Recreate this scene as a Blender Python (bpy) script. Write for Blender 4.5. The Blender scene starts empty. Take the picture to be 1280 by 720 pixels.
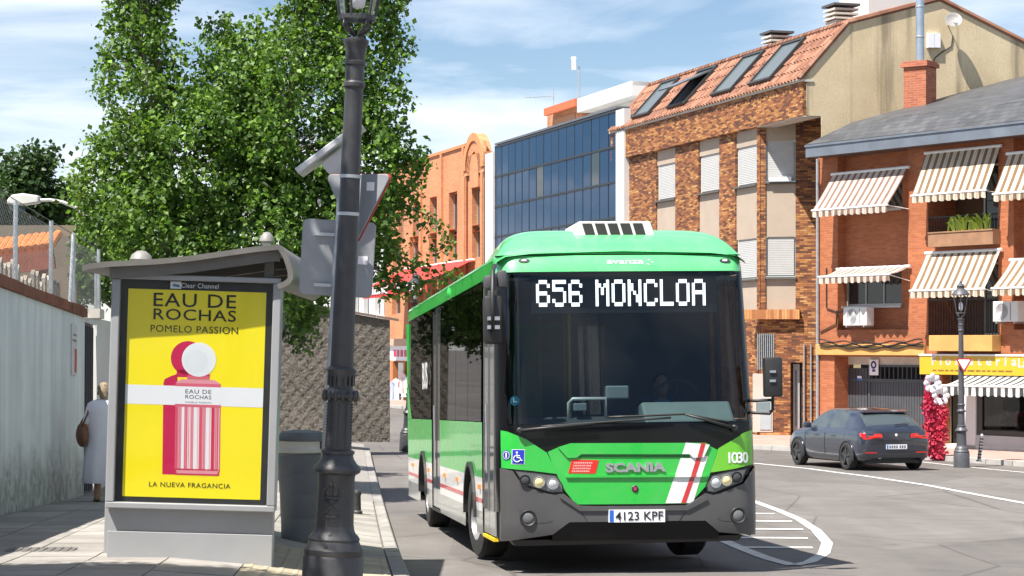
import bpy, bmesh, math, random
import numpy as np
from mathutils import Vector, Matrix
random.seed(7)
R_ = math.radians
SC = bpy.context.scene
COL = SC.collection
# ------------------------------------------------------------------ camera
FPX, HZ, CZ = 2702.0, 430.0, 1.65          # focal length and horizon row in photo pixels, eye height
cam = bpy.data.cameras.new('camera'); cam_o = bpy.data.objects.new('camera', cam); COL.objects.link(cam_o)
cam.sensor_width = 36.0; cam.lens = FPX / 1280 * 36; cam.shift_y = (HZ - 360) / 1280
cam.clip_start = 0.1; cam.clip_end = 4000
cam_o.location = (0, 0, CZ); cam_o.rotation_euler = (R_(90), 0, 0)
SC.camera = cam_o
# ------------------------------------------------------------------ world and sun
SUN_EL, SUN_DX, SUN_DY = 61.0, -0.74, -0.67     # elevation, horizontal direction towards the sun
world = bpy.data.worlds.new('World'); SC.world = world; world.use_nodes = True
def build_world():
    nt = world.node_tree; nt.nodes.clear()
    out = nt.nodes.new('ShaderNodeOutputWorld'); bg = nt.nodes.new('ShaderNodeBackground')
    sky = nt.nodes.new('ShaderNodeTexSky'); sky.sky_type = 'NISHITA'; sky.sun_disc = False
    sky.sun_elevation = R_(SUN_EL); sky.sun_rotation = math.atan2(SUN_DX, SUN_DY)
    sky.altitude = 650; sky.air_density = 1.0; sky.dust_density = 0.4; sky.ozone_density = 2.6
    tc = nt.nodes.new('ShaderNodeTexCoord')
    # streaky high cloud: noise in a plane overhead (direction / height)
    sep = nt.nodes.new('ShaderNodeSeparateXYZ'); nt.links.new(tc.outputs['Generated'], sep.inputs[0])
    def mth(op, a, b=None, clamp=False):
        n = nt.nodes.new('ShaderNodeMath'); n.operation = op; n.use_clamp = clamp
        for i, v in enumerate((a, b)):
            if v is None: continue
            if isinstance(v, (int, float)): n.inputs[i].default_value = v
            else: nt.links.new(v, n.inputs[i])
        return n.outputs[0]
    den = mth('ADD', mth('MAXIMUM', sep.outputs[2], 0.0), 0.16)
    cx = mth('DIVIDE', sep.outputs[0], den); cy = mth('DIVIDE', sep.outputs[1], den)
    comb = nt.nodes.new('ShaderNodeCombineXYZ')
    nt.links.new(mth('MULTIPLY', cx, 0.9), comb.inputs[0]); nt.links.new(mth('MULTIPLY', cy, 1.5), comb.inputs[1])
    n1 = nt.nodes.new('ShaderNodeTexNoise'); n1.inputs['Scale'].default_value = 2.2; n1.inputs['Detail'].default_value = 7
    n1.inputs['Roughness'].default_value = 0.56; n1.inputs['Distortion'].default_value = 0.5
    nt.links.new(comb.outputs[0], n1.inputs['Vector'])
    n2 = nt.nodes.new('ShaderNodeTexNoise'); n2.inputs['Scale'].default_value = 1.1; n2.inputs['Detail'].default_value = 3
    nt.links.new(comb.outputs[0], n2.inputs['Vector'])
    s = mth('ADD', mth('MULTIPLY', n1.outputs[0], 0.6), mth('MULTIPLY', n2.outputs[0], 0.6))
    ramp = nt.nodes.new('ShaderNodeValToRGB'); ramp.color_ramp.elements[0].position = 0.52; ramp.color_ramp.elements[1].position = 0.74
    nt.links.new(s, ramp.inputs[0])
    mix = nt.nodes.new('ShaderNodeMixRGB'); mix.blend_type = 'MIX'
    nt.links.new(mth('MULTIPLY', ramp.outputs[0], 0.68), mix.inputs[0])
    nt.links.new(sky.outputs[0], mix.inputs[1]); mix.inputs[2].default_value = (10.0, 10.3, 11.0, 1)
    nt.links.new(mix.outputs[0], bg.inputs[0]); bg.inputs[1].default_value = 0.060
    nt.links.new(bg.outputs[0], out.inputs[0])
build_world()
sl = bpy.data.lights.new('sun', 'SUN'); sl.energy = 5.0; sl.angle = R_(0.53); sl.color = (1.0, 0.945, 0.86)
so = bpy.data.objects.new('sun', sl); COL.objects.link(so)
_h = math.hypot(SUN_DX, SUN_DY); _c = math.cos(R_(SUN_EL))
TO_SUN = Vector((SUN_DX / _h * _c, SUN_DY / _h * _c, math.sin(R_(SUN_EL))))
so.rotation_euler = TO_SUN.to_track_quat('Z', 'Y').to_euler(); so.location = (-20, -20, 40)
SC.view_settings.view_transform = 'Standard'; SC.view_settings.look = 'None'
SC.view_settings.gamma = 1.0; SC.view_settings.exposure = 1.18; SC.view_settings.use_curve_mapping = False
SC.cycles.max_bounces = 8; SC.cycles.transparent_max_bounces = 12
SC.cycles.use_denoising = True

# ------------------------------------------------------------------ pixel -> place
def ray(px, py): return Vector(((px - 640) / FPX, 1.0, (HZ - py) / FPX))
EYE = Vector((0, 0, CZ))
def P(px, py, y): return EYE + ray(px, py) * y
def interp(tab, v):
    if v <= tab[0][0]: return tab[0][1]
    for (a, fa), (b, fb) in zip(tab, tab[1:]):
        if v <= b:
            t = (v - a) / (b - a); return fa + (fb - fa) * t
    return tab[-1][1]
_R = [(-300, -.05), (0, -.05), (12, -.16), (15, -.30), (20, -.55), (24.3, -.75), (30.3, -.90), (40, -1.10), (50, -1.27), (60, -1.35), (4000, -1.35)]
_S = [(-300, .2), (0, .2), (12, .1), (15.2, 0), (18, -.13), (25, -.33), (32, -.6), (45, -.75), (60, -.98), (100, -1.15), (4000, -1.15)]
def smooth(tab, v, w=1.5): return (interp(tab, v - w) + 2 * interp(tab, v) + interp(tab, v + w)) / 4
def zroad(y): return smooth(_R, y)
def kerb_x(y): return -0.73 - 0.0746 * (y - 16.8)
def zwalk(x, y):
    k = zroad(y) + .13; s = smooth(_S, y)
    t = min(1, max(0, (kerb_x(y) - x) / 2.2)); t = t * t * (3 - 2 * t)
    return max(zroad(y) + .02, k + (s - k) * t)
def road_pt(px, py, fn=None):
    y = 20.0
    for _ in range(60):
        x = (px - 640) / FPX * y
        z = zroad(y) if fn is None else fn(x, y)
        y = y * .5 + .5 * (CZ - z) * FPX / (py - HZ)
    return Vector(((px - 640) / FPX * y, y, z))

# ------------------------------------------------------------------ mesh helper
class MB:
    def __init__(s): s.v = []; s.f = []; s.smooth = False; s.mi = []; s.m = 0
    def add(s, verts, faces, M=None):
        b = len(s.v)
        s.v += [tuple(M @ Vector(q)) if M is not None else tuple(q) for q in verts]
        s.f += [tuple(b + i for i in f) for f in faces]; s.mi += [s.m] * len(faces); return s
    def box(s, a, b, M=None, bev=0):
        (x0, y0, z0), (x1, y1, z1) = a, b
        if bev <= 0:
            vs = [(x0,y0,z0),(x1,y0,z0),(x1,y1,z0),(x0,y1,z0),(x0,y0,z1),(x1,y0,z1),(x1,y1,z1),(x0,y1,z1)]
            return s.add(vs, [(0,3,2,1),(4,5,6,7),(0,1,5,4),(1,2,6,5),(2,3,7,6),(3,0,4,7)], M)
        bm = bmesh.new(); bmesh.ops.create_cube(bm, size=1)
        for q in bm.verts: q.co = Vector(((x0+x1)/2 + q.co.x*(x1-x0), (y0+y1)/2 + q.co.y*(y1-y0), (z0+z1)/2 + q.co.z*(z1-z0)))
        bmesh.ops.bevel(bm, geom=list(bm.edges), offset=bev, segments=2, profile=.5, affect='EDGES')
        bm.verts.index_update(); vs = [q.co.copy() for q in bm.verts]; fs = [tuple(q.index for q in f.verts) for f in bm.faces]; bm.free()
        return s.add(vs, fs, M)
    def prism(s, poly, vec, M=None):            # polygon (3-D points) swept along vec
        n = len(poly); p = [Vector(q) for q in poly]; q = [a + Vector(vec) for a in p]
        return s.add(p + q, [tuple(range(n))[::-1], tuple(range(n, 2*n))] + [(i, (i+1) % n, n + (i+1) % n, n + i) for i in range(n)], M)
    def face(s, poly, M=None): return s.add(poly, [tuple(range(len(poly)))], M)
    def lathe(s, prof, n=24, M=None, cap=True, a0=0, a1=2*math.pi):   # prof: (radius, z)
        vs = []; fs = []; full = abs(a1 - a0 - 2*math.pi) < 1e-6; k = n if full else n + 1
        for r, z in prof:
            for i in range(k):
                a = a0 + (a1 - a0) * i / n; vs.append((r*math.cos(a), r*math.sin(a), z))
        for j in range(len(prof) - 1):
            for i in range(n):
                i2 = (i+1) % k; fs.append((j*k+i, j*k+i2, (j+1)*k+i2, (j+1)*k+i))
        if cap and full:
            if prof[0][0] > 1e-4: fs.append(tuple(range(k))[::-1])
            if prof[-1][0] > 1e-4: fs.append(tuple((len(prof)-1)*k + i for i in range(k)))
        return s.add(vs, fs, M)
    def tube(s, path, r, n=8, M=None, cap=True):
        path = [Vector(q) for q in path]; m = len(path); rs = r if isinstance(r, (list, tuple)) else [r]*m
        vs = []; fs = []; up = None
        for i, q in enumerate(path):
            t = (path[min(i+1, m-1)] - path[max(i-1, 0)]).normalized()
            if up is None: up = t.orthogonal().normalized()
            up = (up - t * up.dot(t)); up = up.normalized() if up.length > 1e-5 else t.orthogonal().normalized()
            w = t.cross(up)
            for k in range(n):
                a = 2*math.pi*k/n; vs.append(q + (up*math.cos(a) + w*math.sin(a)) * rs[i])
        for i in range(m-1):
            for k in range(n): fs.append((i*n+k, i*n+(k+1) % n, (i+1)*n+(k+1) % n, (i+1)*n+k))
        if cap: fs.append(tuple(range(n))[::-1]); fs.append(tuple((m-1)*n+k for k in range(n)))
        return s.add(vs, fs, M)
    def ball(s, c, r, n=12, M=None):
        rx, ry, rz = r if isinstance(r, (list, tuple)) else (r, r, r); vs = []; fs = []; h = n//2
        for j in range(h+1):
            b = math.pi*j/h
            for i in range(n):
                a = 2*math.pi*i/n; vs.append((c[0]+rx*math.sin(b)*math.cos(a), c[1]+ry*math.sin(b)*math.sin(a), c[2]+rz*math.cos(b)))
        for j in range(h):
            for i in range(n): fs.append((j*n+i, (j+1)*n+i, (j+1)*n+(i+1) % n, j*n+(i+1) % n))
        return s.add(vs, fs, M)
    def mesh(s, name):
        me = bpy.data.meshes.new(name); me.from_pydata([tuple(q) for q in s.v], [], s.f); return me
    def build(s, name, mat, parent=None, smooth=False, angle=None, bevel=0, M=None, clean=False):
        me = s.mesh(name); o = bpy.data.objects.new(name, me); COL.objects.link(o)
        if clean or smooth or angle:
            bm = bmesh.new(); bm.from_mesh(me); bmesh.ops.remove_doubles(bm, verts=bm.verts, dist=1e-5)
            if not any(s.mi): bmesh.ops.recalc_face_normals(bm, faces=bm.faces)
            bm.to_mesh(me); bm.free()
        for q in (mat if isinstance(mat, (list, tuple)) else [mat]): me.materials.append(q)
        if any(s.mi) and len(me.polygons) == len(s.mi): me.polygons.foreach_set('material_index', s.mi)
        if smooth or angle:
            me.polygons.foreach_set('use_smooth', [True]*len(me.polygons))
            if not smooth or angle: me.set_sharp_from_angle(angle=R_(angle or 35))
        if bevel:
            b = o.modifiers.new('edges', 'BEVEL'); b.width = bevel; b.segments = 2; b.limit_method = 'ANGLE'; b.angle_limit = R_(40)
        if M is not None: o.matrix_local = M
        if parent is not None: o.parent = parent
        return o
def tag(o, label=None, cat=None, group=None, kind=None):
    if label: o['label'] = label
    if cat: o['category'] = cat
    if group: o['group'] = group
    if kind: o['kind'] = kind
    return o
def empty(name, loc=(0,0,0), rot=(0,0,0), label=None, cat=None, group=None, M=None):
    o = bpy.data.objects.new(name, None); COL.objects.link(o); o.empty_display_size = .2
    if M is not None: o.matrix_world = M
    else: o.location = loc; o.rotation_euler = rot
    return tag(o, label, cat, group)
def dup(o, parent=None, loc=None, label=None):
    c = o.copy(); COL.objects.link(c); c.parent = parent
    if loc is not None: c.location = loc
    if label: c['label'] = label
    for ch in [q for q in bpy.data.objects if q.parent == o]: dup(ch, c)
    return c
def text(body, size, mat, parent, M, name='lettering', sx=1.0, align='CENTER', bold=0.0, ext=.001, space=1.0):
    cu = bpy.data.curves.new(name, 'FONT'); cu.body = body; cu.size = size; cu.align_x = align; cu.align_y = 'CENTER'
    cu.extrude = ext; cu.offset = bold; cu.space_character = space; cu.resolution_u = 3
    cu.materials.append(mat)
    tmp = bpy.data.objects.new(name, cu); COL.objects.link(tmp)
    dg = bpy.context.evaluated_depsgraph_get(); me = bpy.data.meshes.new_from_object(tmp.evaluated_get(dg)); me.name = name
    bpy.data.objects.remove(tmp); bpy.data.curves.remove(cu)
    if not me.materials: me.materials.append(mat)
    ys_ = [v.co.y for v in me.vertices]; cy_ = (min(ys_)+max(ys_))/2
    for v in me.vertices: v.co.y -= cy_
    o = bpy.data.objects.new(name, me); COL.objects.link(o)
    o.parent = parent; o.matrix_local = M @ Matrix.Diagonal((sx, 1, 1, 1))
    return o
def T(x, y, z): return Matrix.Translation((x, y, z))
def RX(a): return Matrix.Rotation(R_(a), 4, 'X')
def RY(a): return Matrix.Rotation(R_(a), 4, 'Y')
def RZ(a): return Matrix.Rotation(R_(a), 4, 'Z')

# ------------------------------------------------------------------ materials
class NT:
    def __init__(s, name):
        s.m = bpy.data.materials.new(name); s.m.use_nodes = True; s.t = s.m.node_tree
        s.b = s.t.nodes['Principled BSDF']; s.out = s.t.nodes['Material Output']
        s.tc = s.t.nodes.new('ShaderNodeTexCoord').outputs['Object']
    def put(s, sock, v):
        if v is None: return
        if isinstance(v, bpy.types.NodeSocket): s.t.links.new(v, sock)
        elif isinstance(v, (tuple, list)) and len(v) == 3 and sock.type == 'RGBA': sock.default_value = (*v, 1)
        else: sock.default_value = v
    def math(s, op, a, b=None, c=None, clamp=False):
        n = s.t.nodes.new('ShaderNodeMath'); n.operation = op; n.use_clamp = clamp
        for i, v in enumerate((a, b, c)): s.put(n.inputs[i], v)
        return n.outputs[0]
    def mix(s, f, a, b, mode='MIX'):
        n = s.t.nodes.new('ShaderNodeMixRGB'); n.blend_type = mode
        s.put(n.inputs[0], f); s.put(n.inputs[1], a); s.put(n.inputs[2], b); return n.outputs[0]
    def noise(s, scale=5, detail=4, vec=None, rough=.55, dist=0):
        n = s.t.nodes.new('ShaderNodeTexNoise'); n.inputs['Scale'].default_value = scale; n.inputs['Detail'].default_value = detail
        n.inputs['Roughness'].default_value = rough; n.inputs['Distortion'].default_value = dist
        s.put(n.inputs['Vector'], vec if vec is not None else s.tc); return n.outputs[0]
    def ramp(s, v, stops, const=False):
        n = s.t.nodes.new('ShaderNodeValToRGB'); cr = n.color_ramp
        while len(cr.elements) < len(stops): cr.elements.new(.5)
        for e, (p, c) in zip(cr.elements, stops):
            e.position = p; e.color = (*c, 1) if isinstance(c, (tuple, list)) else (c, c, c, 1)
        if const: cr.interpolation = 'CONSTANT'
        s.put(n.inputs[0], v); return n.outputs[0]
    def xyz(s, v=None):
        n = s.t.nodes.new('ShaderNodeSeparateXYZ'); s.put(n.inputs[0], v if v is not None else s.tc); return n.outputs
    def comb(s, x=0., y=0., z=0.):
        n = s.t.nodes.new('ShaderNodeCombineXYZ')
        for i, v in enumerate((x, y, z)): s.put(n.inputs[i], v)
        return n.outputs[0]
    def mapv(s, sc=(1,1,1), rot=(0,0,0), loc=(0,0,0), v=None):
        n = s.t.nodes.new('ShaderNodeMapping'); n.inputs['Scale'].default_value = sc; n.inputs['Rotation'].default_value = rot; n.inputs['Location'].default_value = loc
        s.put(n.inputs[0], v if v is not None else s.tc); return n.outputs[0]
    def white(s, v):
        n = s.t.nodes.new('ShaderNodeTexWhiteNoise'); n.noise_dimensions = '3D'; s.put(n.inputs['Vector'], v); return n.outputs
    def vor(s, scale, vec=None, feat='F1'):
        n = s.t.nodes.new('ShaderNodeTexVoronoi'); n.feature = feat; n.inputs['Scale'].default_value = scale
        s.put(n.inputs['Vector'], vec if vec is not None else s.tc); return n.outputs
    def bump(s, h, strength=.3, dist=.02):
        n = s.t.nodes.new('ShaderNodeBump'); n.inputs['Strength'].default_value = strength; n.inputs['Distance'].default_value = dist
        s.put(n.inputs['Height'], h); s.t.links.new(n.outputs[0], s.b.inputs['Normal'])
    def rnd(s): return s.t.nodes.new('ShaderNodeObjectInfo').outputs['Random']
    def set(s, **k):
        names = dict(col='Base Color', rough='Roughness', metal='Metallic', spec='Specular IOR Level', coat='Coat Weight', croug='Coat Roughness', emit='Emission Color', estr='Emission Strength', alpha='Alpha', trans='Transmission Weight', ior='IOR')
        for q, v in k.items(): s.put(s.b.inputs[names[q]], v)
        return s.m
_mats = {}
def M(name, col=None, rough=.6, metal=0., var=.12, scale=4., bump=0., bscale=60., coat=0., spec=.5, obj=0.):
    if name in _mats: return _mats[name]
    t = NT(name); c = col
    if var > 0:
        n = t.noise(scale, 5); f = t.ramp(n, [(.3, 1-var), (.7, 1+var*.6)])
        c = t.mix(1, col, f, 'MULTIPLY')
        t.put(t.b.inputs['Roughness'], t.math('ADD', rough - .06, t.math('MULTIPLY', n, .12)))
    else: t.set(rough=rough)
    if obj > 0: c = t.mix(1, c, t.ramp(t.rnd(), [(0, 1-obj), (1, 1+obj*.5)]), 'MULTIPLY')
    t.set(col=c, metal=metal, coat=coat, spec=spec)
    if coat: t.set(croug=.04)
    if bump > 0: t.bump(t.noise(bscale, 3), bump, .01)
    _mats[name] = t.m; return t.m
def brick_mat(name, stops, mortar, bw=.25, bh=.065, joint=.010, rough=.75, bump=.5, soft=.5, big=.0):
    t = NT(name); x, y, z = t.xyz()
    u = t.math('ADD', x, y)
    row = t.math('FLOOR', t.math('DIVIDE', z, bh))
    uo = t.math('ADD', t.math('DIVIDE', u, bw), t.math('MULTIPLY', t.math('MODULO', t.math('ABSOLUTE', row), 2.), .5))
    colm = t.math('FLOOR', uo); fu = t.math('FRACT', uo); fv = t.math('FRACT', t.math('DIVIDE', z, bh))
    w = t.white(t.comb(colm, row, 3.7))
    jx = t.math('MINIMUM', fu, t.math('SUBTRACT', 1., fu)); jz = t.math('MINIMUM', fv, t.math('SUBTRACT', 1., fv))
    inb = t.math('MULTIPLY', t.math('GREATER_THAN', jx, joint/bw*.5), t.math('GREATER_THAN', jz, joint/bh*.5))
    val = w[0]
    if big > 0:
        val = t.math('ADD', t.math('MULTIPLY', val, 1-big), t.math('MULTIPLY', t.ramp(t.noise(1.6, 4), [(.3, 0.), (.7, 1.)]), big))
    c = t.ramp(val, stops)
    c = t.mix(1, c, t.ramp(t.noise(14, 4), [(.25, 1-.35*soft), (.75, 1+.25*soft)]), 'MULTIPLY')
    c = t.mix(1, c, t.ramp(t.noise(.5, 3), [(.3, .85), (.7, 1.08)]), 'MULTIPLY')
    t.set(col=t.mix(inb, mortar, c), rough=rough)
    t.bump(t.math('ADD', inb, t.math('MULTIPLY', t.noise(40, 3), .5)), bump, .012)
    _mats[name] = t.m; return t.m
# ------------------------------------------------------------------ the materials of the place
CLINKER = brick_mat('clinker_brick', [(0, (.055,.022,.014)), (.22, (.12,.04,.018)), (.45, (.25,.085,.028)), (.65, (.36,.14,.04)), (.84, (.45,.21,.065)), (1, (.56,.35,.15))], (.12,.062,.04), bw=.25, bh=.062, joint=.010, big=.22, soft=.9, bump=.7)
REDBRICK = brick_mat('red_facing_brick', [(0, (.33,.095,.036)), (.5, (.38,.115,.043)), (1, (.43,.14,.055))], (.33,.17,.10), bw=.25, bh=.066, joint=.010, soft=.4)
SOLDIER = brick_mat('soldier_brick', [(0, (.30,.10,.035)), (.5, (.50,.20,.065)), (1, (.64,.34,.13))], (.25,.14,.08), bw=.085, bh=.6, joint=.010, soft=.5)
ORANGEBRICK = brick_mat('orange_facing_brick', [(0, (.46,.19,.085)), (.5, (.52,.22,.10)), (1, (.57,.255,.12))], (.48,.26,.15), bw=.25, bh=.066, joint=.008, soft=.25, bump=.25)
CHIMBRICK = brick_mat('chimney_brick', [(0, (.34,.09,.04)), (1, (.48,.15,.07))], (.36,.24,.18), bw=.25, bh=.07)

def asphalt():
    t = NT('asphalt')
    pos = t.t.nodes.new('ShaderNodeNewGeometry').outputs['Position']
    big = t.noise(.35, 5, pos, .6); mid = t.noise(2.5, 4, pos); fine = t.noise(120, 2, pos)
    stre = t.noise(1.0, 4, t.mapv((1.4, .10, 1), (0, 0, R_(5)), v=pos))
    c = t.ramp(big, [(.3, (.112,.103,.097)), (.7, (.155,.143,.134))])
    c = t.mix(1, c, t.ramp(stre, [(.3, .88), (.7, 1.08)]), 'MULTIPLY')
    c = t.mix(1, c, t.ramp(mid, [(.3, .90), (.7, 1.06)]), 'MULTIPLY')
    c = t.mix(1, c, t.ramp(fine, [(.3, .72), (.7, 1.25)]), 'MULTIPLY')
    # cracks and sealed joints
    ck = t.vor(.42, t.mapv((1, .45, 1), v=t.mix(.12, pos, t.t.nodes.new('ShaderNodeTexNoise').outputs[1])), 'DISTANCE_TO_EDGE')[0]
    crack = t.ramp(ck, [(.0, .55), (.010, 1.)])
    c = t.mix(1, c, crack, 'MULTIPLY')
    spot = t.vor(.9, pos)[0]; drip = t.vor(2.6, pos)[0]
    c = t.mix(1, c, t.ramp(spot, [(.05, .74), (.13, 1.)]), 'MULTIPLY'); c = t.mix(1, c, t.ramp(drip, [(.03, .70), (.07, 1.)]), 'MULTIPLY')
    cell = t.vor(.16, t.mapv((1.2, .5, 1), v=pos))[1]; pn = t.xyz(cell)[0]
    c = t.mix(1, c, t.ramp(pn, [(.2, .88), (.8, 1.07)]), 'MULTIPLY')          # resurfaced patches
    t.set(col=c, rough=t.ramp(stre, [(.3, .72), (.7, .9)]))
    t.bump(fine, .35, .01); return t.m
ASPHALT = asphalt()
def paving():
    t = NT('paving_concrete'); pos = t.t.nodes.new('ShaderNodeNewGeometry').outputs['Position']
    r = t.rnd(); n = t.noise(3, 6, pos, .65); f = t.noise(70, 2, pos)
    c = t.ramp(n, [(.25, (.22,.205,.19)), (.75, (.33,.31,.285))])
    c = t.mix(1, c, t.ramp(r, [(0, .78), (1, 1.12)]), 'MULTIPLY')
    c = t.mix(1, c, t.ramp(f, [(.3, .85), (.7, 1.1)]), 'MULTIPLY')
    st = t.vor(2.3, pos)[0]
    c = t.mix(1, c, t.ramp(st, [(.04, .62), (.10, 1.)]), 'MULTIPLY')
    t.set(col=c, rough=.82); t.bump(f, .25, .01); return t.m
PAVING = paving()
def tactile():
    t = NT('tactile_tile'); r = t.rnd()
    c = t.mix(1, (.36,.31,.22), t.ramp(r, [(0, .82), (1, 1.08)]), 'MULTIPLY')
    c = t.mix(1, c, t.ramp(t.noise(9, 5), [(.3, .8), (.7, 1.08)]), 'MULTIPLY')
    t.set(col=c, rough=.8); return t.m
TACTILE = tactile()
KERB = M('kerb_granite', (.27,.255,.24), .8, var=.3, scale=9, bump=.3, bscale=90, obj=.15)
JOINT = M('joint_mortar', (.17,.155,.14), .9, var=.2, scale=6)
PINKPAVE = M('pink_sidewalk', (.36,.235,.20), .85, var=.18, scale=2)
def roadpaint():
    t = NT('road_paint'); pos = t.t.nodes.new('ShaderNodeNewGeometry').outputs['Position']
    w = t.math('ADD', t.math('MULTIPLY', t.noise(6, 6, pos, .7), .7), t.math('MULTIPLY', t.noise(45, 3, pos), .3))
    c = t.ramp(w, [(.34, (.24,.225,.21)), (.43, (.50,.49,.475)), (.7, (.62,.61,.59))])
    t.set(col=c, rough=.7); return t.m
ROADPAINT = roadpaint()
def white_wall():
    t = NT('white_painted_wall'); x, y, z = t.xyz()
    n = t.noise(1.4, 6, None, .6); s = t.noise(1., 5, t.mapv((3.5, 3.5, .22)), .6)
    c = t.ramp(n, [(.3, (.58,.605,.63)), (.7, (.69,.71,.73))])
    c = t.mix(1, c, t.ramp(s, [(.32, .80), (.6, 1.0)]), 'MULTIPLY')
    # peeling, damp-stained foot of the wall
    edge = t.math('ADD', z, t.math('MULTIPLY', t.math('SUBTRACT', t.noise(1.7, 6, None, .7), .5), 1.4))
    foot = t.ramp(edge, [(.30, 1.), (.85, .0)])
    low = t.math('MULTIPLY', foot, t.ramp(t.noise(5, 6, None, .7), [(.32, .15), (.55, 1.)]))
    c = t.mix(t.math('MULTIPLY', low, .85), c, t.ramp(t.noise(9, 5), [(.3, (.17,.15,.13)), (.7, (.33,.31,.28))]))
    t.set(col=c, rough=.85); t.bump(t.math('ADD', t.noise(30, 4), t.math('MULTIPLY', low, -1.)), .3, .02); return t.m
WHITEWALL = white_wall()
def ochre():
    t = NT('ochre_render'); x, y, z = t.xyz()
    n = t.noise(.7, 6, None, .6); s = t.noise(1., 5, t.mapv((1.6, 1.6, .10)), .65)
    c = t.ramp(n, [(.3, (.52,.42,.265)), (.7, (.66,.545,.36))])
    c = t.mix(1, c, t.ramp(s, [(.30, .50), (.46, 1.0)]), 'MULTIPLY')
    c = t.mix(1, c, t.ramp(t.noise(14, 4), [(.3, .9), (.7, 1.05)]), 'MULTIPLY')
    t.set(col=c, rough=.9); t.bump(t.noise(45, 3), .2, .02); return t.m
OCHRE = ochre()
def stucco():
    t = NT('rough_cast_stucco'); n = t.noise(1.1, 6, None, .6); f = t.noise(16, 6, None, .8); v = t.vor(14, t.mix(.25, t.tc, t.t.nodes.new('ShaderNodeTexNoise').outputs[1]))[0]
    c = t.ramp(n, [(.25, (.105,.092,.078)), (.55, (.155,.137,.115)), (.8, (.20,.178,.148))])
    c = t.mix(1, c, t.ramp(f, [(.3, .75), (.7, 1.15)]), 'MULTIPLY')
    t.set(col=c, rough=.92); t.bump(t.math('ADD', t.math('MULTIPLY', f, .8), t.math('MULTIPLY', v, .6)), .8, .06); return t.m
STUCCO = stucco()
def tiles():
    t = NT('roof_tile'); x, y, z = t.xyz()
    w = t.white(t.comb(t.math('FLOOR', t.math('DIVIDE', x, .24)), t.math('FLOOR', t.math('DIVIDE', t.math('ADD', y, z), .5)), 1.))[0]
    c = t.ramp(w, [(0, (.165,.068,.042)), (.5, (.25,.11,.066)), (1, (.33,.17,.11))])
    c = t.mix(1, c, t.ramp(t.noise(1.5, 5), [(.3, .72), (.7, 1.1)]), 'MULTIPLY')
    t.set(col=c, rough=.85); t.bump(t.noise(30, 3), .2, .02); return t.m
ROOFTILE = tiles()
def slate():
    t = NT('slate'); x, y, z = t.xyz(); row = t.math('FLOOR', t.math('DIVIDE', y, .22))
    uo = t.math('ADD', t.math('DIVIDE', x, .30), t.math('MULTIPLY', t.math('MODULO', t.math('ABSOLUTE', row), 2.), .5))
    w = t.white(t.comb(t.math('FLOOR', uo), row, 2.))[0]
    c = t.ramp(w, [(0, (.052,.054,.060)), (1, (.085,.088,.094))])
    c = t.mix(1, c, t.ramp(t.noise(.8, 5), [(.3, .8), (.7, 1.15)]), 'MULTIPLY')
    fy = t.math('FRACT', t.math('DIVIDE', y, .22)); fu = t.math('FRACT', uo)
    j = t.math('MULTIPLY', t.math('GREATER_THAN', fy, .08), t.math('GREATER_THAN', fu, .05))
    c = t.mix(j, t.mix(1, c, (.4,.4,.4), 'MULTIPLY'), c)
    t.set(col=c, rough=.6); t.bump(t.math('ADD', t.math('MULTIPLY', fy, -1.), w), .5, .02); return t.m
SLATE = slate()
def stripes(name, a, b, pitch, duty, axis=0):
    t = NT(name); c = t.xyz()[axis]
    f = t.math('FRACT', t.math('DIVIDE', t.math('ADD', c, 50.), pitch))
    f2 = t.math('FRACT', t.math('DIVIDE', t.math('ADD', c, 50. + pitch*.28), pitch))
    s = t.math('GREATER_THAN', f, duty)
    thin = t.math('LESS_THAN', f2, .055)
    col = t.mix(s, b, a); col = t.mix(t.math('MULTIPLY', thin, .5), col, b)
    col = t.mix(1, col, t.ramp(t.noise(3, 5), [(.3, .82), (.7, 1.05)]), 'MULTIPLY')
    t.set(col=col, rough=.9)
    tr = t.t.nodes.new('ShaderNodeBsdfTranslucent'); t.put(tr.inputs[0], col)
    mx = t.t.nodes.new('ShaderNodeMixShader'); mx.inputs[0].default_value = .25
    t.t.links.new(t.b.outputs[0], mx.inputs[1]); t.t.links.new(tr.outputs[0], mx.inputs[2]); t.t.links.new(mx.outputs[0], t.out.inputs[0])
    return t.m
AWN_A = stripes('awning_cloth_maroon_stripe', (.64,.58,.50), (.25,.15,.12), .26, .44)
AWN_B = stripes('awning_cloth_tan_stripe', (.66,.60,.50), (.24,.15,.085), .26, .44)
AWN_SHOP = stripes('awning_cloth_black_stripe', (.78,.77,.74), (.07,.075,.075), .26, .5)
def leafmat(name, a, b, trans=.35):
    t = NT(name); g = t.t.nodes.new('ShaderNodeNewGeometry'); r = g.outputs['Random Per Island']
    c = t.ramp(r, [(0, a), (.55, tuple((p+q)/2 for p, q in zip(a, b))), (.85, b), (1, tuple(min(1, q*1.5) for q in b))])
    t.set(col=c, rough=.5, spec=.35)
    tr = t.t.nodes.new('ShaderNodeBsdfTranslucent'); t.put(tr.inputs[0], t.mix(1, c, (1.3, 1.5, .55), 'MULTIPLY'))
    mx = t.t.nodes.new('ShaderNodeMixShader'); mx.inputs[0].default_value = trans
    t.t.links.new(t.b.outputs[0], mx.inputs[1]); t.t.links.new(tr.outputs[0], mx.inputs[2]); t.t.links.new(mx.outputs[0], t.out.inputs[0])
    return t.m
LEAF = leafmat('poplar_leaf', (.042,.092,.020), (.150,.245,.048))
LEAF_D = leafmat('dark_leaf', (.022,.05,.016), (.055,.10,.03), .25)
LEAF_Y = leafmat('yellow_green_leaf', (.10,.16,.02), (.20,.26,.05), .4)
BARK = M('bark', (.26,.23,.18), .9, var=.4, scale=7, bump=.6, bscale=18)
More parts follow.
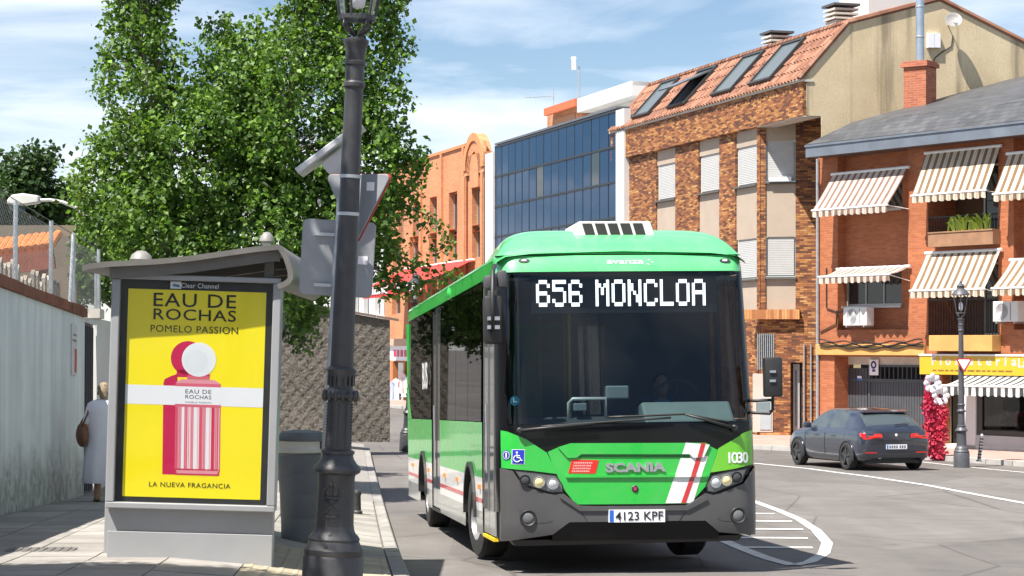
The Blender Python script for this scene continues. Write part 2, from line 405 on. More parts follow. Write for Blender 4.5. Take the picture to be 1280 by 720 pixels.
def paint(name, col, rough=.28, var=.04, coat=.6, metal=0.):
    if name in _mats: return _mats[name]
    t = NT(name); n1 = t.noise(1.3, 5); n2 = t.noise(9, 6, None, .7); film = t.ramp(t.math('MULTIPLY', n1, n2), [(.16, 0.), (.42, 1.)])
    c = t.mix(1, col, t.ramp(n1, [(.3, 1-var*2), (.7, 1+var)]), 'MULTIPLY')
    c = t.mix(t.math('MULTIPLY', film, .16), c, (.30, .28, .25))         # thin road film
    t.set(col=c, metal=metal, coat=coat, croug=.05, rough=t.math('ADD', rough-.04, t.math('MULTIPLY', film, .22)))
    t.bump(t.noise(1.6, 3), .06, .02); _mats[name] = t.m; return t.m
BUSGREEN = paint('bus_green_paint', (.012,.46,.045), .30)
BUSGREEN_R = paint('bus_yellowgreen_paint', (.13,.50,.015), .30)
BUSWHITE = paint('bus_white_paint', (.78,.78,.78), .3)
BUSRED = paint('bus_red_paint', (.55,.012,.02), .35)
BUSSILVER = paint('bus_silver_skirt', (.40,.41,.41), .32, metal=.25, var=.15)
BUMPER = M('bus_grey_bumper', (.075,.074,.076), .42, var=.12, scale=2.5, coat=.15)
BLACKGLOSS = M('black_gloss', (.006,.006,.007), .16, var=0, spec=.28)
BLACKMAT = M('black_plastic', (.022,.022,.023), .5, var=.2, scale=8)
DARKVOID = M('dark_interior', (.012,.012,.013), .7, var=.1)
RUBBER = M('tyre_rubber', (.022,.022,.022), .85, var=.25, scale=12, bump=.2)
CHROME = M('chrome', (.75,.76,.78), .12, 1.0, var=0)
STEEL = M('galvanised_steel', (.47,.49,.51), .42, .7, var=.15, scale=10)
SIGNBACK = M('sign_back_aluminium', (.29,.305,.33), .5, .35, var=.12, scale=5)
CASTIRON = M('grey_cast_iron', (.047,.048,.052), .45, .2, var=.25, scale=9, bump=.12, bscale=50)
CASTGREY = M('light_grey_iron', (.085,.088,.10), .5, .2, var=.18, scale=9)
SHELTERGREY = M('shelter_grey_paint', (.33,.335,.345), .42, .15, var=.08, scale=2.0)
SHELTERROOF = M('shelter_roof_metal', (.18,.17,.155), .5, .3, var=.25, scale=3)
WHITE = M('white_paint', (.78,.78,.77), .55, var=.08)
CREAMPANEL = M('cream_panel', (.40,.325,.26), .75, var=.08, scale=1.5)
SHUTTER = M('white_shutter', (.50,.50,.495), .6, var=.05)
DARKGREY = M('dark_grey_gate', (.075,.08,.09), .5, .2, var=.12)
FASCIA = M('grey_fascia_metal', (.17,.195,.235), .5, .3, var=.2, scale=1.5)
BEIGE = M('beige_stone', (.56,.52,.46), .8, var=.12)
GREYRENDER = M('grey_render', (.42,.42,.42), .85, var=.12, scale=1.2)
WHITERENDER = M('white_render', (.60,.595,.58), .85, var=.1, scale=.8)
PALERENDER = M('pale_render', (.50,.45,.40), .85, var=.12, scale=.8)
OCHREBAND = M('ochre_band', (.55,.30,.09), .8, var=.18, scale=2)
ALU = M('aluminium_frame', (.42,.43,.43), .45, .4, var=.06)
def glassdark(name, col=(.012,.02,.03), rough=.03, spec=.6):
    t = NT(name); t.set(col=col, rough=rough, spec=spec); return t.m
WINGLASS = glassdark('window_glass', (.018,.022,.025))
BLUEGLASS = glassdark('blue_curtain_glass', (.004,.030,.085), .03, .16)
def clearglass(name, tint=(.75,.85,.82), ior=1.5, top=1.):
    t = NT(name); t.t.nodes.remove(t.b)
    tr = t.t.nodes.new('ShaderNodeBsdfTransparent'); tr.inputs[0].default_value = (*tint, 1)
    gl = t.t.nodes.new('ShaderNodeBsdfGlossy'); gl.inputs['Roughness'].default_value = .015; gl.inputs['Color'].default_value = (1, 1, 1, 1)
    lw = t.t.nodes.new('ShaderNodeLayerWeight'); f0 = ((ior-1)/(ior+1))**2        # Schlick, the same from both sides
    fac = t.math('ADD', f0, t.math('MULTIPLY', top-f0, t.math('POWER', lw.outputs['Facing'], 5.)))
    mx = t.t.nodes.new('ShaderNodeMixShader'); t.t.links.new(fac, mx.inputs[0]); t.t.links.new(tr.outputs[0], mx.inputs[1]); t.t.links.new(gl.outputs[0], mx.inputs[2])
    t.t.links.new(mx.outputs[0], t.out.inputs[0]); return t.m
WINDSCREEN = clearglass('windscreen_glass', (.47,.54,.56), 1.46)
SIDEGLASS = clearglass('tinted_side_glass', (.06,.06,.055), 1.45, .45)
CLEARGLASS = clearglass('clear_glass', (.86,.90,.88))
LAMPGLASS = clearglass('frosted_lantern_glass', (.62,.64,.58))
def emit(name, col, st):
    t = NT(name); t.set(col=(.02,.02,.02), emit=col, estr=st); return t.m
LEDWHITE = emit('led_white', (1., .97, 1.), 1.6)
LIGHTLENS = M('lamp_lens', (.62,.64,.66), .12, .3, var=.1, coat=.6)
WARMLENS = M('warm_lamp_lens', (.80,.68,.36), .15, .1, var=.1, coat=.6)
REDLENS = M('red_lamp_lens', (.55,.018,.012), .2, var=.1, coat=.5)
ORANGELENS = M('orange_marker_lens', (.60,.22,.04), .3, var=0)
SKIN = M('skin', (.40,.23,.155), .6, var=.06)
HAIR = M('grey_blond_hair', (.28,.21,.14), .7, var=.4, scale=30)
DARKHAIR = M('dark_hair', (.03,.022,.018), .6, var=.2)
DRESS = M('white_dress_cloth', (.70,.69,.74), .9, var=.05, scale=6)
BLUESHIRT = M('blue_shirt_cloth', (.20,.30,.42), .9, var=.1)
BROWN = M('brown_leather', (.14,.06,.03), .6, var=.2)
def yellowprint(): return M('yellow_print', (.93,.76,.003), .45, var=.03, scale=2, coat=.25)
INK = M('black_ink', (.012,.012,.012), .5, var=0)
CRIMSON = M('crimson_ink', (.55,.008,.075), .4, var=.03)
PRINTWHITE = M('white_ink', (.80,.80,.84), .4, var=.02)
BINGREY = M('bin_dark_grey', (.15,.16,.175), .55, var=.1, scale=4)
BINCREAM = M('bin_cream_rim', (.62,.60,.53), .6, var=.12)
REDCLOTH = M('red_awning_cloth', (.56,.035,.03), .85, var=.12, scale=2)
BUSMINT = paint('bus_mint_green_roof', (.085,.50,.17), .38, coat=.8)  # paler mint green for the roof shell, header band and fairing
THINGLASS = clearglass('thin_poster_glass', (.97,.98,.98), 1.12)
# ------------------------------------------------------------------ road, pavements, kerbs, markings
def build_ground():
    ys = [-300, -60, -10, 0, 4, 8] + [10 + .5*i for i in range(130)] + [80, 100, 140, 250, 600, 2500]
    xs = [-2500, -400, -60, -10, 0, 10, 60, 400, 2500]
    b = MB(); n = len(xs)
    vs = [(x, y, zroad(y)) for y in ys for x in xs]
    fs = [(j*n+i, j*n+i+1, (j+1)*n+i+1, (j+1)*n+i) for j in range(len(ys)-1) for i in range(n-1)]
    b.add(vs, fs); tag(b.build('road', ASPHALT, smooth=True), kind='structure', label='worn grey asphalt road sloping away from the bus stop')
    # left pavement bed and its paved remainder
    e1 = Vector((-.0744, .9972, 0)); e2 = Vector((-.9972, -.0744, 0))
    def strip(name, y0, y1, dz, mat, x_in=.16, wide=40):
        ys = []; y = y0
        while y < y1: ys.append(y); y += .5 if y < 60 else 5
        ys.append(y1); offs = [x_in, .5, 1, 1.5, 2, 2.5, 3, 4, 6, 10, wide]; m = MB(); k = len(offs)
        vs = [(kerb_x(y)-o, y, zwalk(kerb_x(y)-o, y)+dz) for y in ys for o in offs]
        fs = [(j*k+i+1, j*k+i, (j+1)*k+i, (j+1)*k+i+1) for j in range(len(ys)-1) for i in range(k-1)]
        m.add(vs, fs); return m.build(name, mat, smooth=True)
    o1 = strip('pavement', -20, 62, -.014, JOINT); tag(o1, kind='structure', label='pale concrete slab pavement beside the bus stop')
    f = strip('paved_surface', 34.2, 62, 0, PAVING); f.parent = o1
    f = strip('paved_surface', -20, 14.6, 0, PAVING); f.parent = o1
    # slabs: 0.6 m, each a piece of the pavement
    P0 = Vector((kerb_x(14.6), 14.6, 0)); g = .006; L = .62
    kinds = 0
    for j in range(32):
        for i in range(10):
            a0 = P0 + e1*(j*L) + e2*(.17 + i*L)
            far = a0.y
            px = 640 + FPX*a0.x/far
            if px < -120: continue
            tact = i < 2 and (j < 1 or 3 <= j < 11)
            sl = MB(); h = random.uniform(-.002, .002)
            q = [a0 + e1*g + e2*g, a0 + e1*(L-g) + e2*g, a0 + e1*(L-g) + e2*(L-g), a0 + e1*g + e2*(L-g)]
            base = a0 + e1*(L/2) + e2*(L/2); bz = zwalk(base.x, base.y)
            top = [Vector((p.x-base.x, p.y-base.y, zwalk(p.x, p.y)+h-bz)) for p in q]
            low = [t + Vector((0, 0, -.02)) for t in top]
            sl.add(top+low, [(0,1,2,3)] + [(a, a+4, (a+1) % 4+4, (a+1) % 4) for a in range(4)])
            if tact:
                for r in range(5):
                    for c in range(5):
                        cc = a0 + e1*(L*(r+.5)/5) + e2*(L*(c+.5)/5) - base; cz = zwalk(cc.x+base.x, cc.y+base.y)+h-bz
                        cc.z = cz
                        sl.lathe([(.03, 0), (.02, .006), (0, .007)], 6, T(*cc), cap=False)
            o = sl.build('tactile_tile' if tact else 'paving_slab', TACTILE if tact else PAVING, o1, M=T(base.x, base.y, bz))
            o.matrix_parent_inverse = Matrix.Identity(4)
    # kerb stones
    kr = empty('kerb', (0, 0, 0)); tag(kr, 'granite kerb stones edging the bus stop pavement', kind='structure')
    y = 13.0
    while y < 60:
        b = MB(); y1 = y + .992; c = Vector((kerb_x(y), y, 0))
        pts = []
        for yy in (y+.004, (y+y1)/2, y1):
            zz = zroad(yy); x = kerb_x(yy); h = random.uniform(-.002, .002)
            pts.append([(x-.155, yy, zz-.06), (x-.155, yy, zz+.131+h), (x-.02, yy, zz+.130+h), (x, yy, zz+.112), (x+.012, yy, zz-.06)])
        vs = [Vector(p) - c for r in pts for p in r]; k = 5
        fs = [(r*k+i, (r+1)*k+i, (r+1)*k+i+1, r*k+i+1) for r in range(2) for i in range(4)] + [(0,1,2,3,4), (14,13,12,11,10)]
        b.add(vs, fs); b.build('kerb_stone', KERB, kr, M=T(*c)); y += 1.0
    # far pavement in front of the buildings across the road
    far = [road_pt(930, 561), road_pt(1000, 564.5), road_pt(1100, 571), road_pt(1200, 577.5), road_pt(1300, 585)]
    outer = [Vector((-9.2, 113, zroad(113)))] + [Vector((3.2, 73.8, zroad(73.8)))] + far + [Vector((26, 33, zroad(33)))]
    def inset(pts, d):
        out = []
        for i, p in enumerate(pts):
            t = (pts[min(i+1, len(pts)-1)] - pts[max(i-1, 0)]); t.z = 0; t.normalize(); nrm = Vector((-t.y, t.x, 0))
            q = p + nrm*d; q.z = zroad(q.y); out.append(q)
        return out
    inn = inset(outer, .16); deep = inset(outer, 9.0)
    b = MB(); n = len(outer)
    up = Vector((0, 0, .12))
    b.add([p+up for p in inn] + [p+up for p in deep], [(i, i+1, n+i+1, n+i) for i in range(n-1)])
    o2 = b.build('far_pavement', PINKPAVE, clean=True); tag(o2, kind='structure', label='pinkish pavement along the buildings across the road')
    k2 = empty('far_kerb'); tag(k2, 'pale kerb stones across the road', kind='structure')
    for i in range(n-1):
        a, c = outer[i], outer[i+1]; a2, c2 = inn[i], inn[i+1]; m = max(1, round((c-a).length)); 
        if i == 0: m = 12
        for j in range(m):
            t0, t1 = j/m + .004, (j+1)/m - .004
            q = [a.lerp(c, t0), a.lerp(c, t1), a2.lerp(c2, t1), a2.lerp(c2, t0)]
            b = MB(); b.prism([p - q[0] + Vector((0, 0, -.05)) for p in q], (0, 0, .173)); b.build('kerb_stone', M('pale_kerb', (.40,.38,.36), .8, var=.15, obj=.1), k2, M=T(*q[0]))
    # painted markings
    def mark(name, pts, w, parent=None, w1=None, close=False, lab=None, sub=12):
        P_ = [road_pt(*p) for p in pts]; path = []
        if close: P_.append(P_[0])
        for a, c in zip(P_, P_[1:]):
            path += [a.lerp(c, i/sub) for i in range(sub)]
        path.append(P_[-1]); b = MB(); L_, Rr = [], []; N = len(path)
        for i, p in enumerate(path):
            t = path[min(i+1, N-1)] - path[max(i-1, 0)]
            if close and i in (0, N-1): t = path[1] - path[N-2]
            t.z = 0; t.normalize(); nrm = Vector((-t.y, t.x, 0)); ww = w if w1 is None else w + (w1-w)*i/(N-1)
            l = p + nrm*ww/2; r = p - nrm*ww/2
            L_.append(Vector((l.x, l.y, zroad(l.y)+.007))); Rr.append(Vector((r.x, r.y, zroad(r.y)+.007)))
        b.add(L_+Rr, [(i, N+i, N+i+1, i+1) for i in range(N-1)])
        o = b.build(name, ROADPAINT, parent, smooth=True)
        if parent is None: tag(o, lab, kind='structure')
        return o
    isl = empty('traffic_island_marking'); tag(isl, 'white painted hatched traffic island beside the bus', kind='structure')
    mark('border_line', [(860, 656), (886, 668), (930, 687), (965, 700), (992, 707)], .16, isl)
    mark('border_line', [(920, 619), (945, 628), (975, 639), (1000, 650), (1020, 663), (1034, 679), (1030, 692), (1012, 703), (992, 707)], .14, isl)
    for (x0, x1, y_) in ((925, 968, 642), (925, 990, 651.5), (925, 1004, 661.5), (920, 1010, 672.5), (930, 1016, 684.5)):
        mark('hatch_bar', [(x0, y_), (x1, y_+.6)], .27, isl)
    mark('edge_line', [(760, 568), (945, 579.5), (1010, 586), (1080, 595), (1160, 607), (1290, 631)], .15, lab='long white line curving past the parked car')
    mark('bay_line', [(1150, 577.5), (1200, 583), (1300, 592.5)], .12, lab='short white line along the far kerb')
    # drain cover in the pavement
    p = road_pt(50, 688, zwalk); b = MB(); b.box((-.30, -.22, 0), (.30, .22, .006))
    dc = empty('drain_cover', p, (0, 0, .07), 'small dark rectangular drain cover set in the pavement slabs', 'drain cover')
    b.build('frame', M('old_iron', (.16,.15,.14), .7, .4, var=.3), dc)
    for i in range(8):
        b = MB(); b.box((-.27+i*.07, -.18, .006), (-.235+i*.07, .18, .012)); b.build('bar', _mats['old_iron'], dc)
build_ground()
# ------------------------------------------------------------------ facades
class Fac:
    """a vertical facade: local x runs to the viewer's right, y into the building, z up from the base"""
    def __init__(s, name, O, dx, dy, label, cat, group=None):
        s.O = Vector(O); l = math.hypot(dx, dy); s.d = Vector((dx/l, dy/l, 0)); s.n = Vector((-dy/l, dx/l, 0))
        s.root = empty(name, s.O, (0, 0, math.atan2(dy, dx)), label, cat, group)
    def uz(s, px, py, off=0.):
        r = ray(px, py); q = (s.O + s.n*off - EYE).dot(s.n) / r.dot(s.n); p = EYE + r*q - s.O
        return p.dot(s.d), p.z
    def u(s, px, off=0.): return s.uz(px, HZ, off)[0]
    def rect(s, px0, py0, px1, py1, off=0.):       # pixel rectangle given by top-left and bottom-right, heights read at the middle
        u0 = s.u(px0, off); u1 = s.u(px1, off); pm = (px0+px1)/2
        return u0, u1, s.uz(pm, py1, off)[1], s.uz(pm, py0, off)[1]
    def box(s, name, u0, u1, z0, z1, y0, y1, mat, parent=None, bevel=0):
        b = MB(); b.box((min(u0,u1), min(y0,y1), min(z0,z1)), (max(u0,u1), max(y0,y1), max(z0,z1))); return b.build(name, mat, parent or s.root, bevel=bevel)
    def wall(s, name, u0, u1, z0, z1, holes, mat, y=0., depth=.25, parent=None, top=None):
        us = sorted({u0, u1, *[min(max(h[k], u0), u1) for h in holes for k in (0, 1)]}); zs = sorted({z0, z1, *[min(max(h[k], z0), z1) for h in holes for k in (2, 3)]})
        b = MB()
        for a, c in zip(us, us[1:]):
            for e, g in zip(zs, zs[1:]):
                m, q = (a+c)/2, (e+g)/2
                if any(h[0] < m < h[1] and h[2] < q < h[3] for h in holes): continue
                b.face([(a, y, e), (c, y, e), (c, y, g), (a, y, g)])
        for h in holes:
            a, c, e, g = h[:4]
            b.face([(a, y, e), (a, y, g), (a, y+depth, g), (a, y+depth, e)]); b.face([(c, y, e), (c, y+depth, e), (c, y+depth, g), (c, y, g)])
            b.face([(a, y, g), (c, y, g), (c, y+depth, g), (a, y+depth, g)]); b.face([(a, y, e), (a, y+depth, e), (c, y+depth, e), (c, y, e)])
        return b.build(name, mat, parent or s.root, clean=True)
    def window(s, u0, u1, z0, z1, y, nx=2, mat=None, frame=None, parent=None, fw=.06, nz=1, glassmat=None, name='window'):
        w = empty(name); w.parent = parent or s.root
        fr = MB()
        for a, c, e, g in ((u0, u1, z0, z0+fw), (u0, u1, z1-fw, z1), (u0, u0+fw, z0+fw, z1-fw), (u1-fw, u1, z0+fw, z1-fw)): fr.box((a, y-.04, e), (c, y+.03, g))
        fr.build('frame', frame or ALU, w)
        for i in range(nx):
            for k in range(nz):
                a = u0+fw + (u1-u0-2*fw)*i/nx; c = u0+fw + (u1-u0-2*fw)*(i+1)/nx; e = z0+fw + (z1-z0-2*fw)*k/nz; g = z0+fw+(z1-z0-2*fw)*(k+1)/nz
                b = MB(); b.box((a+.012, y-.006, e+.012), (c-.012, y+.006, g-.012)); b.build('pane', glassmat or WINGLASS, w)
        m = MB()
        for i in range(1, nx):
            a = u0+fw + (u1-u0-2*fw)*i/nx; m.box((a-.02, y-.035, z0+fw), (a+.02, y+.025, z1-fw))
        for k in range(1, nz):
            e = z0+fw + (z1-z0-2*fw)*k/nz; m.box((u0+fw, y-.033, e-.02), (u1-fw, y+.023, e+.02))
        if m.v: m.build('glazing_bar', frame or ALU, w)
        b = MB(); b.box((u0, y+.04, z0), (u1, y+.06, z1)); b.build('room_shade', DARKVOID, w)
        return w
def awning(f, name, px_tl, py_tl, px_tr, py_tr, drop_px, out, mat, label, group, wave=.02, folded=False, val=.22, parent_label=None, rods=True, shear=0.):
    """striped awning on facade f: top edge from its two pixel ends, front bar drop_px lower and 'out' metres in front of the wall"""
    u0, z0 = f.uz(px_tl, py_tl, -.08); u1, z1 = f.uz(px_tr, py_tr, -.08); zt = (z0+z1)/2
    ppm = FPX / (f.O + f.d*((u0+u1)/2)).y
    dz = drop_px / ppm
    r = empty(name, (0,0,0)); W = u1-u0
    r.matrix_world = Matrix.Translation(f.O) @ Matrix.Rotation(math.atan2(f.d.y, f.d.x), 4, 'Z') @ T(u0, -.08, zt)
    tag(r, label, 'awning', group)
    b = MB(); nx, ny = 32, 8; vs = []
    for j in range(ny+1):
        t = j/ny
        for i in range(nx+1):
            x = W*i/nx; sag = -.03*math.sin(math.pi*t) - .012*math.sin(math.pi*t)*math.cos(2*math.pi*i/nx*3)
            vs.append((x, -out*t, -dz*t + sag))
    b.add(vs, [(j*(nx+1)+i, j*(nx+1)+i+1, (j+1)*(nx+1)+i+1, (j+1)*(nx+1)+i) for j in range(ny) for i in range(nx)])
    b.build('cloth', mat, r, smooth=True)
    b = MB(); vs = []; k = 96
    for i in range(k+1):
        x = W*i/k; sc = .05*abs(math.sin(math.pi*i/k*W/.26*1.0))
        for t in (0, 1): vs.append((x, -out-.012 - (.02*math.sin(i*.7) if t else 0), -dz-.02 - t*(val+sc-.03)))
    b.add(vs, [(2*i, 2*i+2, 2*i+3, 2*i+1) for i in range(k)]); b.build('valance', mat, r, smooth=True)
    b = MB(); b.tube([(-.03, -out, -dz-.01), (W+.03, -out, -dz-.01)], .03, 8); b.build('front_bar', WHITE, r)
    b = MB(); b.tube([(-.05, .0, .0), (W+.05, .0, .0)], .045, 8); b.build('roller', WHITE, r)
    if rods:
        for x in (.03, W-.03):
            b = MB(); b.tube([(x, -out, -dz-.01), (x, .06, -dz*.9-.2+max(0, .0))], .014, 6); b.build('arm', WHITE, r)
    return r
# ------------------------------------------------------------------ brick apartment house with awnings (right)
def bars(f, name, u0, u1, z0, z1, y, n, r, mat, parent, each=True):
    for i in range(n):
        u = u0 + (u1-u0)*(i+.5)/n; b = MB(); b.box((u-r, y-r, z0), (u+r, y+r, z1)); b.build(name, mat, parent)
def build_right():
    f = Fac('brick_apartment_house', (9.07, 64, -1.25), .559, -.829, 'red brick apartment house with slate roof above the yellow shop sign', 'building')
    W = 13.0; ztop = f.uz(1022, 186)[1]
    hol = []
    bay1 = f.rect(1047, 190, 1135, 412); bay1 = (bay1[0], bay1[1], f.uz(1091, 412)[1], ztop+.1)
    b2u0, b2u1 = f.u(1160), f.u(1248)
    z_sillb = f.uz(1200, 305)[1]; z_ledge = f.uz(1200, 421)[1]; z_b2top = f.uz(1200, 192)[1]; z_b1top = f.uz(1200, 316)[1]
    bay2a = (b2u0, b2u1, z_sillb, z_b2top); bay2b = (b2u0, b2u1, z_ledge, z_b1top)
    b3u0, b3u1 = f.u(1267), f.u(1267)+2.9
    bay3 = (b3u0, b3u1, f.uz(1270, 412)[1], ztop+.1)
    zg = f.uz(1100, 446)[1]
    gar = (f.u(1043), f.u(1157), .0, zg)
    shop = (f.u(1178), W-.4, .0, f.uz(1200, 448)[1])
    wl = f.wall('wall', 0, W, 0, ztop+.1, [bay1, bay2a, bay2b, bay3, gar, shop], REDBRICK, 0, .30)
    # recess back walls
    f.wall('recess_wall', bay1[0]-.2, bay1[1]+.2, bay1[2]-.2, ztop+.2, [f.rect(1056, 336, 1127, 382, .3), f.rect(1060, 222, 1128, 262, .3)], REDBRICK, .30, .15)
    w1 = f.rect(1056, 336, 1127, 382, .3); f.window(*w1, .42, nx=3)
    w0 = f.rect(1060, 222, 1128, 262, .3); f.window(*w0, .42, nx=3)
    b = MB(); b.box((w1[0]-.1, .16, w1[2]-.07), (w1[1]+.1, .44, w1[2]-.005)); b.build('sill', ALU, f.root)
    b = MB(); b.box((w0[0]-.1, .16, w0[2]-.07), (w0[1]+.1, .44, w0[2]-.005)); b.build('sill', ALU, f.root)
    f.box('recess_wall', bay3[0]-.2, bay3[1]+.2, bay3[2]-.2, ztop+.2, .30, .4, REDBRICK)
    f.window(b3u0+.4, b3u1-.3, w1[2]+.1, w1[3]+.2, .27, nx=2)
    # balconies (loggias)
    for (u0, u1, z0, z1) in (bay2a, bay2b):
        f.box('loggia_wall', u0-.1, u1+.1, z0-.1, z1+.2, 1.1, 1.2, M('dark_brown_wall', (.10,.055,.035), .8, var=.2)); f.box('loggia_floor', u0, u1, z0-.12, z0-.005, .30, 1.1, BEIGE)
        f.box('loggia_side', u0-.08, u0-.005, z0, z1, .30, 1.1, REDBRICK); f.box('loggia_side', u1+.005, u1+.08, z0, z1, .30, 1.1, REDBRICK)
        f.box('loggia_ceiling', u0, u1, z1+.005, z1+.1, .30, 1.1, BEIGE)
        f.window(u0+1.2, u1-.15, z0+.05, z1-.25, .98, nx=2, name='balcony_door')
    # upper balcony parapet and railing posts
    u0, u1, z0, z1 = bay2a
    for k in range(26):
        u = u0+.03+(u1-u0-.06)*k/25; b = MB(); b.box((u-.008, .02, z0), (u+.008, .036, z0+.75)); b.build('railing_bar', M('dark_iron', (.035,.035,.04), .5, .3), f.root)
    f.box('handrail', u0, u1, z0+.75, z0+.79, .005, .05, _mats['dark_iron'])
    u0, u1, z0, z1 = bay2b
    for k in range(26):
        u = u0+.03+(u1-u0-.06)*k/25; b = MB(); b.box((u-.009, .02, z0+.04), (u+.009, .038, z0+1.0)); b.build('railing_bar', _mats['dark_iron'], f.root)
    f.box('handrail', u0, u1, z0+1.0, z0+1.045, .005, .05, _mats['dark_iron']); f.box('bottom_rail', u0, u1, z0+.01, z0+.04, .01, .045, _mats['dark_iron'])
    # ochre ledges
    zb0, zb1 = f.uz(1091, 444)[1], f.uz(1091, 430)[1]
    f.box('ledge', -.02, f.u(1158), zb0, zb1, -.10, -.003, OCHREBAND, bevel=.01)
    u_a, u_b, za, zb = f.rect(1161, 419, 1240, 439, -.35)
    f.box('balcony_slab', u_a, u_b, za, zb, -.35, -.003, OCHREBAND, bevel=.01)
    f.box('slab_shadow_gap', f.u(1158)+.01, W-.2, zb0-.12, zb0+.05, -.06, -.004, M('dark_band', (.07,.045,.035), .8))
    # roof: fascia, steep slate band, shallow slate slope
    o = .62
    zf0 = f.uz(1008, 197, -o)[1]; zf1 = zf0+.36; uL = f.uz(1008, 190, -o)[0]
    f.box('soffit', uL+.02, W, zf0+.01, zf0+.05, -o+.03, .35, M('dark_soffit', (.11,.06,.045), .8))
    f.box('fascia', uL, W+.2, zf0, zf1, -o-.03, -o+.02, FASCIA)
    f.box('fascia_lip', uL-.02, W+.2, zf1-.06, zf1, -o-.06, -o-.031, FASCIA)
    b = MB(); b.add([(uL, -o-.05, zf1+.01), (W+.2, -o-.05, zf1+.01), (W+.2, .45, zf1+.66), (uL+.75, .45, zf1+.66), (uL+.75, .45, zf1-.1)], [(0,1,2,3), (0,3,4)]); b.build('slate_band', SLATE, f.root)
    b = MB(); b.add([(uL+.75, .45, zf1+.665), (W+.2, .45, zf1+.665), (W+.2, 14, zf1+4.2), (uL+.75, 14, zf1+4.2)], [(0,1,2,3)]); b.build('roof', SLATE, f.root)
    f.box('end_wall', W-.02, W, 0, ztop, .31, 14, REDBRICK)
    # drain pipe, cables
    b = MB(); b.tube([(.03, -.06, 0), (.03, -.06, zf0)], .045, 8); b.build('drain_pipe', STEEL, f.root)
    zc = f.uz(1091, 431)[1]
    for k in range(3):
        b = MB(); pts = []
        for i in range(31):
            u = .2 + (f.u(1158)-.2)*i/30; pts.append((u, -.13-.02*k, zc+.08*k-.02-.05*math.sin(i*.9+k*2)*.6 - .08*math.sin(math.pi*i/30)))
        b.tube(pts, .022, 6); b.build('cable', BLACKMAT, f.root)
    for pts in ([(1034, 335), (1034, 385), (1047, 390), (1053, 390)], [(1047, 388), (1046, 405), (1036, 410), (1026, 415)]):
        b = MB(); b.tube([(f.uz(*p)[0], -.03, f.uz(*p)[1]) for p in pts], .018, 6); b.build('cable', BLACKMAT, f.root)
    # garage gate
    g = .55; u0, u1, z0, z1 = gar
    zm = f.uz(1120, 473, g)[1]
    dk = DARKGREY
    f.box('garage_soffit', u0, u1, zg, zg+.02, .30, g+.2, BEIGE)
    f.box('lintel', u0, u1, f.uz(1100, 456, g)[1], zg-.004, g, g+.1, BEIGE)
    zl = f.uz(1100, 456, g)[1]
    f.box('reveal', u0-.02, u0, 0, zg, .30, g+.2, REDBRICK); f.box('reveal', u1, u1+.02, 0, zg, .30, g+.2, REDBRICK)
    gd = empty('garage_gate'); gd.parent = f.root
    ug0, ug1 = f.u(1086, g), u1
    f.box('gate_void', u0, u1, 0, zl, g+.5, g+.52, DARKVOID, gd)
    n = 26
    for i in range(n):
        a = ug0+.06 + (ug1-ug0-.1)*i/n; c = ug0+.06 + (ug1-ug0-.1)*(i+1)/n
        f.box('gate_slat', a+.008, c-.008, .04, zm-.12, g, g+.03+.01*(i % 2), dk, gd)
    for a, c, e, h in ((ug0, ug0+.08, .01, zl), (ug0+.081, ug1, zm-.12, zm-.02), (ug0+.081, ug1, zl-.06, zl)): f.box('gate_frame', a, c, e, h, g-.03, g+.05, dk, gd)
    for i in range(16):
        a = ug0+.1 + (ug1-ug0-.15)*i/15; f.box('grille_bar', a, a+.03, zm-.02, zl-.06, g, g+.03, dk, gd)
    pd = empty('pedestrian_door'); pd.parent = f.root
    up0 = f.u(1051, g)
    for i in range(9):
        a = up0 + (ug0-.06-up0)*i/9; c = up0 + (ug0-.06-up0)*(i+1)/9
        f.box('door_slat', a+.008, c-.008, .04, zl-.1, g, g+.03+.012*(i % 2), dk, pd)
    f.box('door_frame', up0-.08, up0-.01, 0, zl, g-.02, g+.04, dk, pd); f.box('door_rail', up0, ug0-.01, f.uz(1070, 473, g)[1]-.08, f.uz(1070, 473, g)[1], g-.02, g-.002, dk, pd)
    a, c, e, h = f.rect(1087, 449.5, 1098, 469, g-.05)
    s = f.box('no_parking_plate', a, c, e, h, g-.06, g-.045, PRINTWHITE)
    b = MB(); cc = Vector(((a+c)/2, g-.066, e+(h-e)*.66)); b.lathe([(.06, 0), (.115, 0), (.115, .005), (.06, .005)], 20, T(*cc) @ RX(90), cap=False); b.build('ring_print', M('navy_ink', (.03,.04,.16), .5), s)
    b = MB(); b.box((a+.12, g-.066, e+.10), (c-.12, g-.061, e+.17)); b.build('word_print', _mats['navy_ink'], s)
    a, c, e, h = f.rect(1072, 470, 1077, 475.5, g-.03); s = f.box('small_plate', a, c, e, h, g-.04, g-.021, PRINTWHITE); f.box('plate_lower', a, c, e, (e+h)/2, g-.046, g-.041, M('blue_ink', (.03,.15,.5), .5), s)
    # shop
    u0, u1, z0, z1 = shop
    f.box('shop_void', u0, u1, 0, z1, 2.4, 2.5, DARKVOID); f.box('shop_ceiling', u0, u1, z1-.25, z1-.2, .05, 2.4, DARKVOID); f.box('shop_floor', u0, u1, .0, .14, .02, 2.4, BEIGE)
    a, c = f.u(1204, .1), f.u(1222, .1)
    f.box('shop_pier', a, c, 0, z1-.3, .02, .4, WHITERENDER)
    zw = f.uz(1250, 545, .05)[1]
    f.box('shop_plinth', c+.003, u1, 0, zw, .03, .35, GREYRENDER)
    sw = empty('shop_window'); sw.parent = f.root
    wu0 = c+.02; wz1 = z1-.3
    for q in ((wu0, wu0+.18, zw+.01, wz1), (wu0+.18, u1, zw+.01, zw+.14), (wu0+.18, u1, wz1-.2, wz1)): f.box('frame', *q, .06, .16, M('shop_frame_dark', (.035,.03,.028), .5), sw)
